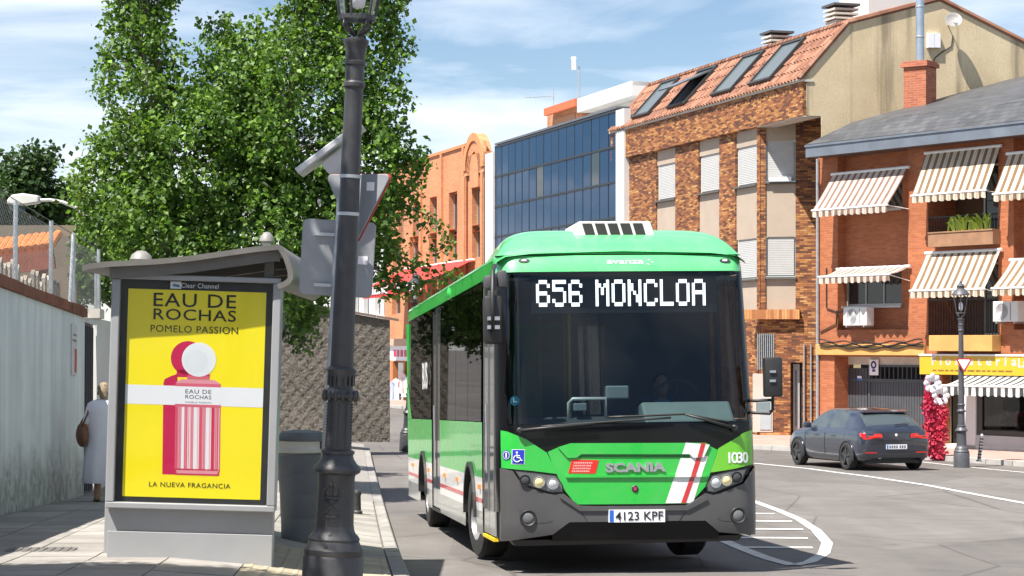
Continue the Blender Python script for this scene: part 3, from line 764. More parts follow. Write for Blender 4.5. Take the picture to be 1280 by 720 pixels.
    f.box('pane', wu0+.18, u1, zw+.14, wz1-.2, .10, .115, clearglass('shop_glass', (.55,.55,.55)), sw)
    f.box('shop_door_jamb', f.u(1176, .1), f.u(1179.5, .1), 0, z1-.3, .02, .4, BEIGE)
    # display things behind the glass: baskets and blooms
    for i in range(7):
        a = wu0+.5+i*.42; b = MB(); b.lathe([(.10, 0), (.14, .22)], 10); p = empty('flower_pot'); p.parent = sw; p.location = (a, .6+.1*(i % 2), zw+.15)
        b.build('pot', M('basket', (.28,.22,.14), .8), p)
        b = MB()
        for k in range(14): b.ball((random.uniform(-.14,.14), random.uniform(-.12,.12), .26+random.uniform(0,.25)), .05, 6)
        b.build('blooms', [M('bloom_white', (.7,.68,.66), .8), CRIMSON, M('bloom_green', (.06,.12,.03), .8)][i % 3], p)
    f.box('display_shelf', wu0+.2, u1, zw+.08, zw+.14, .2, 1.0, BEIGE, sw)
    # sign board with lettering
    sg = Fac('shop_sign', f.O, .559, -.829, 'long yellow shop sign with pale lilac letters over the shop', 'sign')
    a, c, e, h = f.u(1149.5, -.2), W-.3, f.uz(1200, 468.5, -.2)[1], f.uz(1200, 445, -.2)[1]
    sg.box('board', a, c, e, h, -.20, -.11, M('sign_yellow', (.58,.36,.02), .5, var=.05)); sg.box('top_trim', a-.02, c, h+.002, h+.05, -.22, -.1, PRINTWHITE)
    L = M('pale_lilac', (.60,.47,.45), .5, var=.0)
    uu = a+.45; zc_ = e+(h-e)*.50
    for ch in 'Floristería':
        lo = text(ch, .34, L, sg.root, T(uu, -.202, zc_) @ RX(90), 'letter', align='LEFT', bold=.008, sx=1.25)
        mx_ = [v.co for v in lo.data.vertices]; w_ = (max(q.x for q in mx_)-min(q.x for q in mx_))*1.25; hh_ = max(q.y for q in mx_)-min(q.y for q in mx_)
        lo.location.z = zc_ + hh_/2; uu += w_+.15
    text('La', .34, L, sg.root, T(f.u(1272, -.2), -.202, e+(h-e)*.66) @ RX(90), align='LEFT', bold=.008, sx=1.1)
    b = MB(); uu = a+.5; DK = M('sign_small_print', (.22,.12,.02), .6)
    while uu < f.u(1257, -.2):
        w = random.uniform(.10, .26); b.box((uu, -.204, e+.09), (uu+w, -.2005, e+.135)); uu += w+.05
    b.build('small_print', DK, sg.root)
    # awnings
    G = 'striped awnings on the brick apartment house'
    awning(f, 'window_awning', 1041, 217.5, 1135, 209.5, 47, .80, AWN_A, 'lowered striped awning on the upper floor nearest the drain pipe', G, val=.18)
    awning(f, 'window_awning', 1157.5, 191, 1250, 182.5, 55, .55, AWN_B, 'tall striped awning above the balcony with the green plants', G, val=.18)
    awning(f, 'window_awning', 1260, 192, 1345, 184, 52, .55, AWN_B, 'striped upper awning cut by the right picture edge under the slate eave', G, val=.18)
    awning(f, 'window_awning', 1047.5, 336.5, 1136, 333, 10, .75, AWN_A, 'nearly flat striped awning with scalloped edge over the air conditioner', G, val=.18)
    awning(f, 'window_awning', 1158, 316, 1250.6, 312.6, 48, .62, AWN_B, 'striped awning over the railed first floor balcony behind the street lamp', G, val=.18)
    awning(f, 'window_awning', 1264, 325, 1345, 322, 36, .72, AWN_B, 'lower striped awning cut by the right picture edge beside the air conditioner', G, val=.18)
    awning(f, 'shop_awning', 1206, 470.5, 1330, 468, 13, .85, AWN_SHOP, 'black and white striped shop awning below the yellow sign', None, val=.24, rods=False)
    # air conditioners
    def ac(name, px0, py0, px1, py1, lab):
        o = -.36; a, c, e, h = f.rect(px0, py0, px1, py1, o)
        r = empty(name, (0,0,0)); r.matrix_world = Matrix.Translation(f.O) @ Matrix.Rotation(math.atan2(f.d.y, f.d.x), 4, 'Z') @ T(a, o, e); tag(r, lab, 'air conditioner', 'air conditioners on the brick apartment house')
        W_, H_ = c-a, h-e; b = MB(); b.box((0, 0, 0), (W_, .3, H_), bev=.015); b.build('casing', M('ac_casing', (.66,.66,.64), .5, var=.06), r)
        b = MB(); b.lathe([(.0, 0), (H_*.36, 0), (H_*.40, .012), (H_*.40, 0)], 24, T(W_*.36, -.004, H_*.5) @ RX(90), cap=False); b.build('fan_grille', M('ac_grille', (.40,.40,.41), .5), r)
        for k in range(7): b = MB(); b.lathe([(H_*(.05+.05*k), 0), (H_*(.062+.05*k), .006), (H_*(.07+.05*k), 0)], 20, T(W_*.36, -.006, H_*.5) @ RX(90), cap=False); b.build('grille_ring', _mats['ac_grille'], r)
        b = MB(); b.box((W_*.70, -.006, .04), (W_*.72, -.001, H_-.04)); b.build('seam', M('ac_seam', (.12,.12,.12), .6), r)
        for x in (.12, W_-.12): b = MB(); b.box((x-.02, 0, -.05), (x+.02, .38, -.003)); b.build('bracket', STEEL, r)
    ac('air_conditioner', 1054, 384, 1083, 407, 'pale air conditioner below the nearly flat awning')
    ac('air_conditioner', 1241, 376.5, 1272, 402, 'pale air conditioner right of the railed balcony at the picture edge')
    # planter with leaves on the upper balcony
    o = -.30; a, c, e, h = f.rect(1160, 290, 1241, 307, o)
    pr = empty('balcony_planter', (0,0,0)); pr.matrix_world = Matrix.Translation(f.O) @ Matrix.Rotation(math.atan2(f.d.y, f.d.x), 4, 'Z') @ T(a, o, e); tag(pr, 'brown planter box with bright green leaves on the upper balcony', 'planter')
    b = MB(); b.box((0, 0, 0), (c-a, .27, h-e)); b.build('box', M('planter_brown', (.30,.16,.09), .8, var=.2), pr)
    b = MB(); b.box((.0, -.02, h-e+.002), (c-a, .27, h-e+.04)); b.build('box_rim', _mats['planter_brown'], pr)
    for k in range(46):
        x = (c-a)*random.uniform(.26, .90); L_ = random.uniform(.28, .5); lean = random.uniform(-.25, .25); fw = random.uniform(-.15, .1); b = MB()
        pts = [(x, .12, h-e), (x+lean*.3, .12+fw*.4, h-e+L_*.7), (x+lean*.8, .12+fw, h-e+L_*(1.0)), (x+lean*1.1, .12+fw*1.6, h-e+L_*.92)]
        wd = [.03, .05, .04, .004]
        b.add([Vector(p)+Vector((s*w, 0, 0)) for p, w in zip(pts, wd) for s in (-1, 1)], [(2*i, 2*i+1, 2*i+3, 2*i+2) for i in range(3)])
        b.build('leaf', M('planter_leaf', (.30,.42,.03), .5, obj=.3), pr)
    # chimney with flue on the slate roof
    ch = empty('brick_chimney', (0,0,0), label='red brick chimney with tall steel flue on the slate roof', cat='chimney')
    q = P(1150, 131, 64.6); ch.location = (q.x, q.y, q.z-.9); ch.rotation_euler = (0, 0, math.atan2(-.829, .559) + .35)
    b = MB(); b.box((-.36, -.36, 0), (.36, .36, 2.0)); b.build('stack', CHIMBRICK, ch)
    b = MB(); b.box((-.43, -.43, 2.003), (.43, .43, 2.12)); b.box((-.39, -.39, 2.121), (.39, .39, 2.18)); b.build('cap', CHIMBRICK, ch)
    b = MB(); b.lathe([(.125, 2.18), (.125, 5.6)], 20); b.build('flue', M('zinc_flue', (.42,.49,.56), .35, .7, var=.12), ch, smooth=True, angle=40)
    for z in (2.9, 3.8, 4.7): b = MB(); b.lathe([(.127, z), (.137, z+.01), (.137, z+.05), (.127, z+.06)], 20); b.build('flue_joint', STEEL, ch)
build_right()
# ------------------------------------------------------------------ the row of buildings going away on the left of the apartment house
LX, LY = .2970, -.9549
def on_row(s): return Vector((9.07 - .297*s, 64 + .9549*s, -1.25))
def build_clinker():
    O = on_row(18.3)
    f = Fac('clinker_brick_house', O, LX, LY, 'mottled clinker brick house with tiled mansard roof and skylights', 'building')
    y1 = .14
    uA, uB = f.u(763.5), f.u(1003)
    zt = f.uz(1003, 102)[1]; zb = f.uz(950, 157)[1]
    ub0 = f.u(785, y1); uc = f.u(950, y1)
    # cornice band
    b = MB(); b.box((uA, 0, zb), (uB, .13, zt)); b.box((uc+.05, .131, zb), (uB-.01, .61, zb+.25)); b.box((uA, .131, zb), (ub0, .5, zb+.2)); b.build('cornice_band', CLINKER, f.root)
    b = MB(); b.box((uA-.05, -.06, zt+.003), (uB+.05, .35, zt+.07)); b.build('eave_edge', BEIGE, f.root)
    f.box('soffit', uc+.05, uB, zb-.03, zb-.004, .02, .61, BEIGE)
    zs = [f.uz(932, p, y1)[1] for p in (163, 184, 231, 300, 348, 388)]     # panel top, window top/bottom, next window top/bottom, panel foot
    cols = [(820, 844), (873, 899), (919, 946)]
    holes = [(f.u(a, y1), f.u(c, y1), zs[5], zs[0]) for a, c in cols]
    f.wall('wall', ub0, uc+.02, 0, zb+.0, holes, CLINKER, y1, .10)
    def column(u0, u1, y, lab=None):
        p = empty('window_bay'); p.parent = f.root
        for z0, z1 in ((zs[1]+.03, zs[0]), (zs[3]+.03, zs[2]-.09), (zs[5], zs[4]-.09)): f.box('spandrel_panel', u0, u1, z0, z1, y+.05, y+.12, CREAMPANEL, p)
        for z0, z1 in ((zs[2], zs[1]+.02), (zs[4], zs[3]+.02)):
            f.box('frame', u0, u1, z0, z1, y+.13, y+.2, ALU, p)
            b = MB(); n = 22; h = z1-z0
            for k in range(n): b.box((u0+.06, y+.085, z0+.03+h*k/n), (u1-.06, y+.115+.0, z0+.03+h*(k+.82)/n))
            b.build('roller_shutter', SHUTTER, p)
            f.box('sill', u0-.03, u1+.03, z0-.085, z0-.03, y-.06, y+.13, M('dark_sill', (.10,.09,.085), .6), p)
        return p
    for (a, c) in cols: column(f.u(a, y1), f.u(c, y1), y1)
    # entrance bay in the corner, turned towards the stop
    A = f.O + f.d*uc + f.n*y1
    g = Fac('corner_bay', (A.x, A.y, -1.25), .97, -.24, None, None)
    g.root.parent = f.root; g.root.matrix_parent_inverse = Matrix.Identity(4)
    g.root.matrix_basis = (Matrix.Translation(f.O) @ Matrix.Rotation(math.atan2(LY, LX), 4, 'Z')).inverted() @ Matrix.Translation(g.O) @ Matrix.Rotation(math.atan2(-.24, .97), 4, 'Z')
    zz = [g.uz(975, p)[1] for p in (150, 177, 226, 297, 345, 388)]
    bayc = (g.u(957), g.u(994.5)); door = g.rect(988, 453, 1003, 549); win = g.rect(946, 417, 968, 462); met = g.rect(941, 467, 966, 540)
    zg_ = g.uz(975, 548)[1]
    g.wall('wall', -.02, g.u(1026), -.2, g.uz(975, 140)[1], [(bayc[0], bayc[1], zz[5], zz[0]), (door[0], door[1], -.1, door[3]), win], CLINKER, 0, .10)
    p = empty('window_bay'); p.parent = g.root; u0, u1 = bayc
    for z0, z1 in ((zz[1]+.03, zz[0]), (zz[3]+.03, zz[2]-.09), (zz[5], zz[4]-.09)): g.box('spandrel_panel', u0, u1, z0, z1, .05, .12, CREAMPANEL, p)
    for z0, z1 in ((zz[2], zz[1]+.02), (zz[4], zz[3]+.02)):
        g.box('frame', u0, u1, z0, z1, .13, .2, ALU, p); b = MB(); n = 22; h = z1-z0
        for k in range(n): b.box((u0+.06, .085, z0+.03+h*k/n), (u1-.06, .115, z0+.03+h*(k+.82)/n))
        b.build('roller_shutter', SHUTTER, p); g.box('sill', u0-.03, u1+.03, z0-.085, z0-.03, -.06, .13, _mats['dark_sill'], p)
    g.box('rail_box', u0+.12, u1-.12, zz[2]-.02, zz[2]+.12, -.12, -.02, PRINTWHITE)
    g.box('brick_ledge', -.5, g.u(1000), g.uz(975, 399)[1], g.uz(975, 387)[1], -.20, -.003, SOLDIER)
    w = g.window(*win, .08, nx=1); bars(g, 'grille_bar', win[0], win[1], win[2], win[3], .01, 9, .015, STEEL, w)
    d = empty('front_door'); d.parent = g.root
    g.box('leaf', door[0]+.05, door[1]-.12, -.05, door[3]-.05, .3, .34, ALU, d); g.box('glass', door[0]+.13, door[1]-.22, .3, door[3]-.25, .28, .295, WINGLASS, d); g.box('void', door[0], door[1], -.1, door[3], .36, .38, DARKVOID, d)
    g.box('reveal', door[0]-.02, door[0], -.1, door[3], .1, .4, CLINKER, d); g.box('reveal', door[1], door[1]+.02, -.1, door[3], .1, .4, CLINKER, d)
    mc = g.box('meter_cupboard', met[0], met[1], met[2], met[3], -.03, -.003, PALERENDER)
    a, c, e, h = g.rect(950, 498, 964, 537, -.04); g.box('cupboard_door', a, c, e, h, -.05, -.031, M('grey_blue_door', (.36,.40,.43), .5), mc)
    g.box('plinth', .0, door[0]-.02, -.15, g.uz(960, 541)[1], -.05, -.004, SOLDIER)
    for px in (1014, 1005.5):
        b = MB(); b.tube([(g.u(px), -.06, -.1), (g.u(px), -.06, g.uz(px, 430)[1])], .03, 8); b.build('pipe', STEEL, g.root)
    # mansard roof with tile ridges; gable wall
    prof = [(-.10, zt+.05), (1.52, f.uz(1060, 29, 1.52)[1]), (4.6, f.uz(1170, 1, 4.6)[1]), (7.6, f.uz(1281, 55, 7.6)[1]), (12, f.uz(1281, 55, 7.6)[1]-1.7)]
    b = MB(); nu = int((uB-uA)/.24)*6; rows = 5
    for seg in (0, 1):
        (ya, za), (yb, zb_) = prof[seg], prof[seg+1]; ln = math.hypot(yb-ya, zb_-za); nx, nz = -(zb_-za)/ln, (yb-ya)/ln
        R = rows if seg == 0 else 8; vs = []
        for k in range(R):
            for t, lift in ((k/R, .045), ((k+1)/R, .0)):
                for i in range(nu+1):
                    u = uA+.1 + (uB-uA-.1)*i/nu; hgt = lift + .05*math.cos(2*math.pi*i/6)
                    vs.append((u, ya+(yb-ya)*t + nx*hgt, za+(zb_-za)*t + nz*hgt))
        n = nu+1; b.add(vs, [(r*n+i, r*n+i+1, (r+1)*n+i+1, (r+1)*n+i) for r in range(2*R-1) for i in range(nu)])
    roof = b.build('roof', ROOFTILE, f.root, smooth=True, angle=50)
    b = MB()
    for i in range(int((uB-uA)/.3)): b.lathe([(.10, 0), (.12, .28)], 8, T(uA+.1+i*.3, prof[1][0], prof[1][1]+.02) @ RY(90))
    b.build('ridge_tiles', ROOFTILE, roof)
    gx = uB
    b = MB(); pl = [(gx, y, z-.02) for y, z in prof]; pl += [(gx, 12, 0), (gx, .62, 0), (gx, .62, zb), (gx, .135, zb), (gx, .135, zt)]
    b.prism(pl, (.02, 0, 0)); b.build('gable_wall', OCHRE, f.root)
    b = MB()
    for (ya, za), (yb, zb_) in zip(prof, prof[1:]): b.tube([(gx+.0, ya, za+.04), (gx+.0, yb, zb_+.04)], .09, 6)
    b.build('verge_tiles', ROOFTILE, roof)
    b = MB(); b.tube([(uA+.1, prof[0][0]+.12, prof[0][1]+.12), (uA+.1, prof[1][0], prof[1][1]+.06)], .09, 6); b.build('verge_tiles', ROOFTILE, roof)
    b = MB(); b.add([(uA+.1, y, z-.03) for y, z in prof] + [(uA+.1, 12, zt), (uA+.1, .1, zt)], [tuple(range(7))]); b.build('side_wall', OCHRE, f.root)
    # skylights on the steep slope
    (ya, za), (yb, zb_) = prof[0], prof[1]; ang = math.degrees(math.atan2(zb_-za, yb-ya))
    SKG = glassdark('skylight_glass', (.10,.12,.125), .15, .25)
    for i, (px, py) in enumerate(((822, 121), (868, 106), (925, 89), (974, 75))):
        u = f.u(px, .75); s = empty('skylight'); s.parent = roof
        s.matrix_local = T(u, ya+(yb-ya)*.52, za+(zb_-za)*.52) @ RX(ang)
        b = MB()
        for q in ((-.85, .85, -.92, -.82), (-.85, .85, .82, .92), (-.85, -.75, -.82, .82), (.75, .85, -.82, .82)): b.box((q[0], q[2], .05), (q[1], q[3], .16))
        fr = b.build('frame', M('skylight_frame', (.05,.05,.052), .5, .3), s)
        b = MB(); b.box((-.76, -.83, .09), (.76, .83, .115)); g = b.build('pane', DARKVOID if i == 1 else SKG, s)
        if i == 1:
            b = MB(); b.box((-.8, -.9, .0), (.8, .9, .05)); b.build('open_sash', SKG, s, M=T(0, .12, .36) @ RX(-24))
    # roof furniture
    def chim(px, py, off, w, h, mat, name='chimney'):
        u, z = f.uz(px, py, off); c = empty(name); c.parent = roof; c.location = (u, off, z)
        b = MB(); b.box((-w, -w, -h), (w, w, .0)); b.build('stack', mat, c)
        for k in range(3): b = MB(); b.box((-w-.06, -w-.06, .03+k*.14), (w+.06, w+.06, .09+k*.14)); b.build('louvre', BEIGE, c)
        b = MB(); b.box((-w-.1, -w-.1, .45), (w+.1, w+.1, .52)); b.build('cap', M('dark_cap', (.08,.08,.08), .7), c)
    chim(971, 60, 1.9, .33, 1.2, BEIGE); chim(1051, 27, 2.3, .35, 1.6, BEIGE)
    u, z = f.uz(1098, 8, 4.2); f.box('lift_house', u-1.2, u+.9, z-1, z+.7, 3.4, 5.0, WHITERENDER, roof)
    # dish, boxes and cable on the gable
    def gp(px, py):
        r = ray(px, py); nn = f.d; t = (f.O + f.d*(gx+.02) - EYE).dot(nn)/r.dot(nn); p = EYE + r*t - f.O; return p.dot(f.n), p.z
    y, z = gp(1185, 28)
    ds = empty('satellite_dish', label='white satellite dish mounted on the ochre gable wall', cat='satellite dish'); ds.matrix_world = f.root.matrix_world if False else Matrix.Translation(f.O) @ Matrix.Rotation(math.atan2(LY, LX), 4, 'Z') @ T(gx+.35, y, z)
    b = MB(); b.lathe([(0, 0), (.10, .010), (.19, .04), (.25, .075), (.26, .075), (.19, .035), (0, -.01)], 20, RY(60) @ RX(20)); b.build('reflector', M('dish_grey', (.26,.25,.24), .5), ds, smooth=True, angle=50)
    b = MB(); b.tube([(-.33, 0, -.1), (-.05, 0, -.05)], .02, 6); b.tube([(0, 0, 0), (.35, -.1, -.15)], .012, 6); b.build('arm', STEEL, ds)
    b = MB(); b.box((.33, -.13, -.19), (.41, -.07, -.11)); b.build('receiver', STEEL, ds)
    for k in (0, 1):
        y, z = gp(1162+k*7.5, 51); o = f.box('meter_box', gx+.03, gx+.13, z-.22, z+.22, y-.11, y+.11, PRINTWHITE)
    b = MB(); pts = [gp(1191, 45), gp(1189, 58), gp(1176, 66), gp(1168, 73), gp(1166, 84)]; b.tube([(gx+.03, y, z) for y, z in pts], .02, 6); b.build('cable', BLACKMAT, f.root)
build_clinker()

def build_glass():
    O = on_row(34.4)
    f = Fac('glass_office_block', O, LX, LY, 'blue glass curtain wall office block between white piers', 'building')
    u0, u1 = f.u(619), f.u(771.5); zt = f.uz(619, 183)[1]; uw0, uw1 = f.u(609), f.u(782)
    f.box('pier', uw0, u0-.004, 0, zt-.25, -.10, .6, WHITERENDER); f.box('pier', u1+.004, uw1, 0, f.uz(776, 137)[1], -.06, .2, WHITERENDER)
    rows = [zt, f.uz(619, 220.5)[1], f.uz(619, 258.7)[1]]; h = rows[0]-rows[1]
    zz = [zt-.03 - h*k for k in range(7)]
    N = 16; du = (u1-u0)/N
    fr = M('curtain_frame', (.018,.024,.034), .5, 0.)
    for r in range(6):
        for i in range(N):
            a = u0+i*du; opn = (r == 1 and i in (6, 13)); t = random.uniform(-.006, .006)
            b = MB(); b.add([(a+.03, t, zz[r+1]+.03), (a+du-.03, -t, zz[r+1]+.03), (a+du-.03, -t + random.uniform(-.003, .003), zz[r]-.03), (a+.03, t, zz[r]-.03)], [(0,1,2,3)])
            b.build('pane', BLUEGLASS if not opn else WINGLASS, f.root)
    for i in range(N+1): f.box('mullion', u0+i*du-.03, u0+i*du+.03, zz[6], zt, -.012, .06, fr)
    for r in range(7): f.box('transom', u0, u1, zz[r]-.04, zz[r]+.04, -.03, .05, fr)
    f.box('spandrel_backing', u0, u1, 0, zt, .1, .15, DARKVOID); f.box('parapet', u0, u1, zt+.045, zt+.13, -.03, .5, M('parapet_dark', (.10,.11,.13), .5))
    f.box('base_wall', u0, u1, 0, zz[6]-.05, -.01, .09, GREYRENDER)
    f.box('roof_slab', u0, u1, zt-.3, zt-.05, .6, 10, GREYRENDER)
    # roof room with orange fascia
    o = 2.6; rr = empty('roof_room'); rr.parent = f.root
    a0, z0 = f.uz(684, 142, o); a1, _ = f.uz(727, 130, o); zf0 = f.uz(682, 146, o)[1]; zf1 = f.uz(682, 136, o)[1]
    ORR = M('orange_fascia', (.62,.13,.05), .6, var=.08)
    um0, um1 = f.u(681, o-.4), f.u(720, o-.4); zfa, zfb = f.uz(681, 145, o-.4)[1], f.uz(681, 136, o-.4)[1]
    f.box('fascia', um0, um1, zfa, zfb, o-.45, o-.3, ORR, rr)
    f.box('wall', a0, f.u(727, o), zt-.4, zfa+.2, o, o+.3, ORANGEBRICK, rr)
    f.box('panel', f.u(692, o-.02), f.u(719, o-.02), zt-.2, zfa-.15, o-.03, o-.004, M('brown_panel', (.42,.22,.12), .7), rr)
    f.box('roof_edge', um1+.004, f.u(800, o), zfb-.6, zfb-.02, o-.35, o+.4, WHITERENDER, rr); f.box('side_wall', f.u(727, o)+.01, f.u(800, o), zt-.4, zfb-.61, o+.3, o+.5, WHITERENDER, rr)
    f.box('slab', um0, f.u(800, o), zfb-.2, zfb-.03, o-.29, o+6, WHITERENDER, rr)
    a, c, e, g = f.rect(757, 113, 780, 121, o+1.5); f.box('roof_plant', a, c, e-.3, g, o+1.5, o+2.5, STEEL, rr)
    u, z = f.uz(724, 119, o); b = MB(); b.tube([(u, o, z-.3), (u, o, z+1.25)], .045, 8); b.build('floodlight_pole', STEEL, rr)
    b = MB(); b.box((-.10, -.3, -.05), (.10, .45, .05)); fl = b.build('floodlight', PRINTWHITE, rr, M=T(u-.15, o-.2, z+1.42) @ RZ(70) @ RX(-32))
    u, z = f.uz(692, 133, o); b = MB(); b.tube([(u, o, z-.6), (u, o, z+.85)], .02, 6); b.tube([(u-.9, o-1., z+.45), (u+.1, o, z+.45)], .014, 5)
    for k in range(6): b.tube([(u-.9+.16*k-.1, o-1+.16*k+.1, z+.45), (u-.9+.16*k+.1, o-1+.16*k-.1, z+.45)], .01, 4)
    b.build('tv_antenna', STEEL, rr)
build_glass()

def build_orange():
    O = on_row(54.5)
    f = Fac('orange_brick_house', O, LX, LY, 'orange brick house with arched gable and red awning', 'building')
    ua, ub = f.u(481), f.u(608); zt = f.uz(580, 184)[1]
    ut = f.u(583)
    top = f.rect(590, 234, 599.5, 290); m1 = f.rect(561, 240, 571.5, 294); m2 = f.rect(536, 257, 547, 285); m3 = f.rect(511.5, 268, 522, 294)
    zw = (m1[2], m1[3])
    wins = [(f.u(a), f.u(c), zw[0], zw[1]) for a, c in ((590, 599.5), (561, 571.5), (537, 546), (516, 524), (498, 505))]
    z2 = (f.uz(516, 312)[1], f.uz(516, 296)[1]); z2 = (z2[1]-1.5, z2[1])
    wins += [(f.u(a), f.u(c), *z2) for a, c in ((590, 600), (561, 571), (536, 546), (512, 523), (491, 501))]
    low = (f.uz(495, 393)[1], f.uz(495, 366)[1])
    wins += [(f.u(a), f.u(c), *low) for a, c in ((490, 500.5), (510, 521), (540, 552), (570, 582))]
    sh = (f.u(489.5), f.u(600), 0, f.uz(500, 452)[1])
    f.wall('wall', ua, ub, 0, zt, wins+[sh], ORANGEBRICK, 0, .35)
    for w in wins: f.window(*w, .30, nx=2)
    f.box('parapet_cap', ua, ut-.01, zt+.003, zt+.14, -.08, .3, M('orange_cap', (.60,.24,.10), .7))
    for px in (553, 527, 580.5): u = f.u(px); f.box('pilaster', u-.15, u+.15, 0, zt-.002, -.10, -.003, ORANGEBRICK)
    # arched tower front
    w = (ub-ut)/2; uc = (ut+ub)/2; r2 = w*.42; zc = f.uz(597, 166)[1] - w - .25
    tw = empty('arched_gable'); tw.parent = f.root
    b = MB(); outer = [(uc+w*math.cos(a), zc+.25+w*1.0*math.sin(a)) for a in [math.pi*i/24 for i in range(25)]]; inner = [(uc+r2*math.cos(a), zc+r2*1.5*math.sin(a)) for a in [math.pi*i/24 for i in range(25)]]
    vs = [(u, -.12, z) for u, z in outer] + [(u, -.12, z) for u, z in inner] + [(u, .3, z) for u, z in outer] + [(u, .3, z) for u, z in inner]
    n = 25; fs = []
    for i in range(24): fs += [(i, i+1, n+i+1, n+i), (2*n+i, 3*n+i, 3*n+i+1, 2*n+i+1), (i, 2*n+i, 2*n+i+1, i+1), (n+i, n+i+1, 3*n+i+1, 3*n+i)]
    b.add(vs, fs); zl = zc-.6
    b.box((ut, -.12, zt-.5), (uc-r2, .3, zc)); b.box((uc+r2, -.12, zt-.5), (ub, .3, zc)); b.box((uc-r2, -.12, zt-.5), (uc+r2, .3, zl+.0))
    b.prism([(ut, -.119, zc), (uc-r2, -.119, zc), (uc-w, -.119, zc+.25)], (0, .41, 0))
    b.prism([(uc+r2, -.119, zc), (ub, -.119, zc), (uc+w, -.119, zc+.25)], (0, .41, 0))
    b.build('arch', ORANGEBRICK, tw)
    b = MB(); k = 18; o2 = [(uc+(w+.02)*math.cos(math.pi*i/k), zc+.25+(w+.02)*math.sin(math.pi*i/k)) for i in range(k+1)]; o3 = [(uc+(w-.35)*math.cos(math.pi*i/k), zc+.25+(w-.35)*math.sin(math.pi*i/k)) for i in range(k+1)]
    for i in range(k): b.prism([(o2[i][0], -.18, o2[i][1]), (o2[i+1][0], -.18, o2[i+1][1]), (o3[i+1][0], -.18, o3[i+1][1]), (o3[i][0], -.18, o3[i][1])], (0, .055, 0))
    b.build('arch_band', _mats['orange_cap'], tw)
    for a in (ut+.05, ub-.30): f.box('tower_pilaster', a, a+.25, 0, zc, -.2, -.125, ORANGEBRICK, tw)
    # shop at street level
    f.box('shop_void', sh[0], sh[1], 0, sh[3], 1.6, 1.7, M('shop_inside', (.25,.09,.05), .8)); f.box('shop_ceiling', sh[0], sh[1], sh[3]-.05, sh[3], .05, 1.6, DARKVOID); f.box('shop_floor', sh[0], sh[1], .02, .13, .02, 1.6, BEIGE)
    for px in (489.5, 504.5, 520): u = f.u(px); f.box('shop_post', u, u+.35, 0, sh[3], -.02, .25, M('shop_orange', (.45,.17,.06), .7))
    sb = empty('shop_board', label='white shop board with red lettering below the orange facade', cat='sign'); sb.matrix_world = Matrix.Translation(f.O) @ Matrix.Rotation(math.atan2(LY, LX), 4, 'Z')
    a, c, e, g = f.rect(488.5, 432, 530, 451, -.3); f.box('board', a, c, e, g, -.35, -.05, PRINTWHITE, sb); f.box('board_roof', a-.2, c, g+.01, g+.35, -.5, -.02, M('board_roof', (.55,.36,.26), .7), sb)
    b = MB(); uu = a+.8
    for k in range(6): wd = random.uniform(.35, .7); b.box((uu, -.36, e+.2), (uu+wd, -.352, e+.55)); uu += wd+.2
    b.build('word_print', CRIMSON, sb)
    # clothes hung at the shop front
    for i, (px, py, cm) in enumerate(((491.5, 489, M('garment_blue', (.35,.42,.62), .9)), (495, 486, PRINTWHITE), (503.5, 478, M('garment_pink', (.75,.55,.52), .9)), (506, 482, PRINTWHITE))):
        u, z = f.uz(px, py, -.15); g = empty('hung_garment', label=['blue dress hung outermost at the orange shop front', 'white blouse hung beside the blue dress at the shop', 'pink dress hung in the shop doorway of the orange house', 'white shirt hung right of the pink dress at the shop'][i], cat='garment', group='clothes hung at the shop front')
        g.matrix_world = Matrix.Translation(f.O) @ Matrix.Rotation(math.atan2(LY, LX), 4, 'Z') @ T(u, -.2, z)
        b = MB(); pf = [(-.10, .45), (-.42, .32), (-.36, .15), (-.26, .2), (-.34, -.5), (.34, -.5), (.26, .2), (.36, .15), (.42, .32), (.10, .45)]
        b.prism([(x*1.6, 0, z*1.15) for x, z in pf], (0, .08, 0)); b.build('cloth', cm, g); b = MB(); b.tube([(-.35, .04, .46), (0, .04, .58), (.35, .04, .46)], .012, 5); b.build('hanger', STEEL, g)
    # red awnings
    for k, (p0, q0, p1, q1, lab) in enumerate(((506, 336, 546, 331, 'faded red awning half nearer the pale house'), (547, 330.5, 592, 324, 'faded red awning half nearer the glass block'))):
        aw = awning(f, 'red_awning', p0, q0, p1, q1, 26, 2.2, REDCLOTH, lab, 'red awnings on the orange house', rods=False, val=.5)
        b = MB(); uu = .6; W = f.u(p1)-f.u(p0)
        while uu < W-.8: wd = random.uniform(.25, .5); b.box((uu, -2.245, -26/FPX*100-.42), (uu+wd, -2.24, -26/FPX*100-.12)); uu += wd+.14
        b.build('word_print', PRINTWHITE, aw)
    # pale neighbour
    O2 = on_row(80)
    g = Fac('pale_house', O2, LX, LY, 'pale rendered house with tall windows left of the orange house', 'building')
    g0, g1 = g.u(300), g.u(480.4); zt2 = g.uz(470, 225)[1]
    ws = []
    for px in (472, 458, 446, 436, 428):
        for p0, p1 in ((262, 290), (346, 394), (300, 330)): 
            u = g.u(px); ws.append((u-.6, u+.6, g.uz(470, p1)[1], g.uz(470, p0)[1]))
    g.wall('wall', g0, g1, 0, zt2, ws, WHITERENDER, 0, .3)
    for w in ws: g.window(*w, .25, nx=2)
    g.box('cornice', g0, g1, zt2+.003, zt2+.3, -.3, .3, PALERENDER)
build_orange()
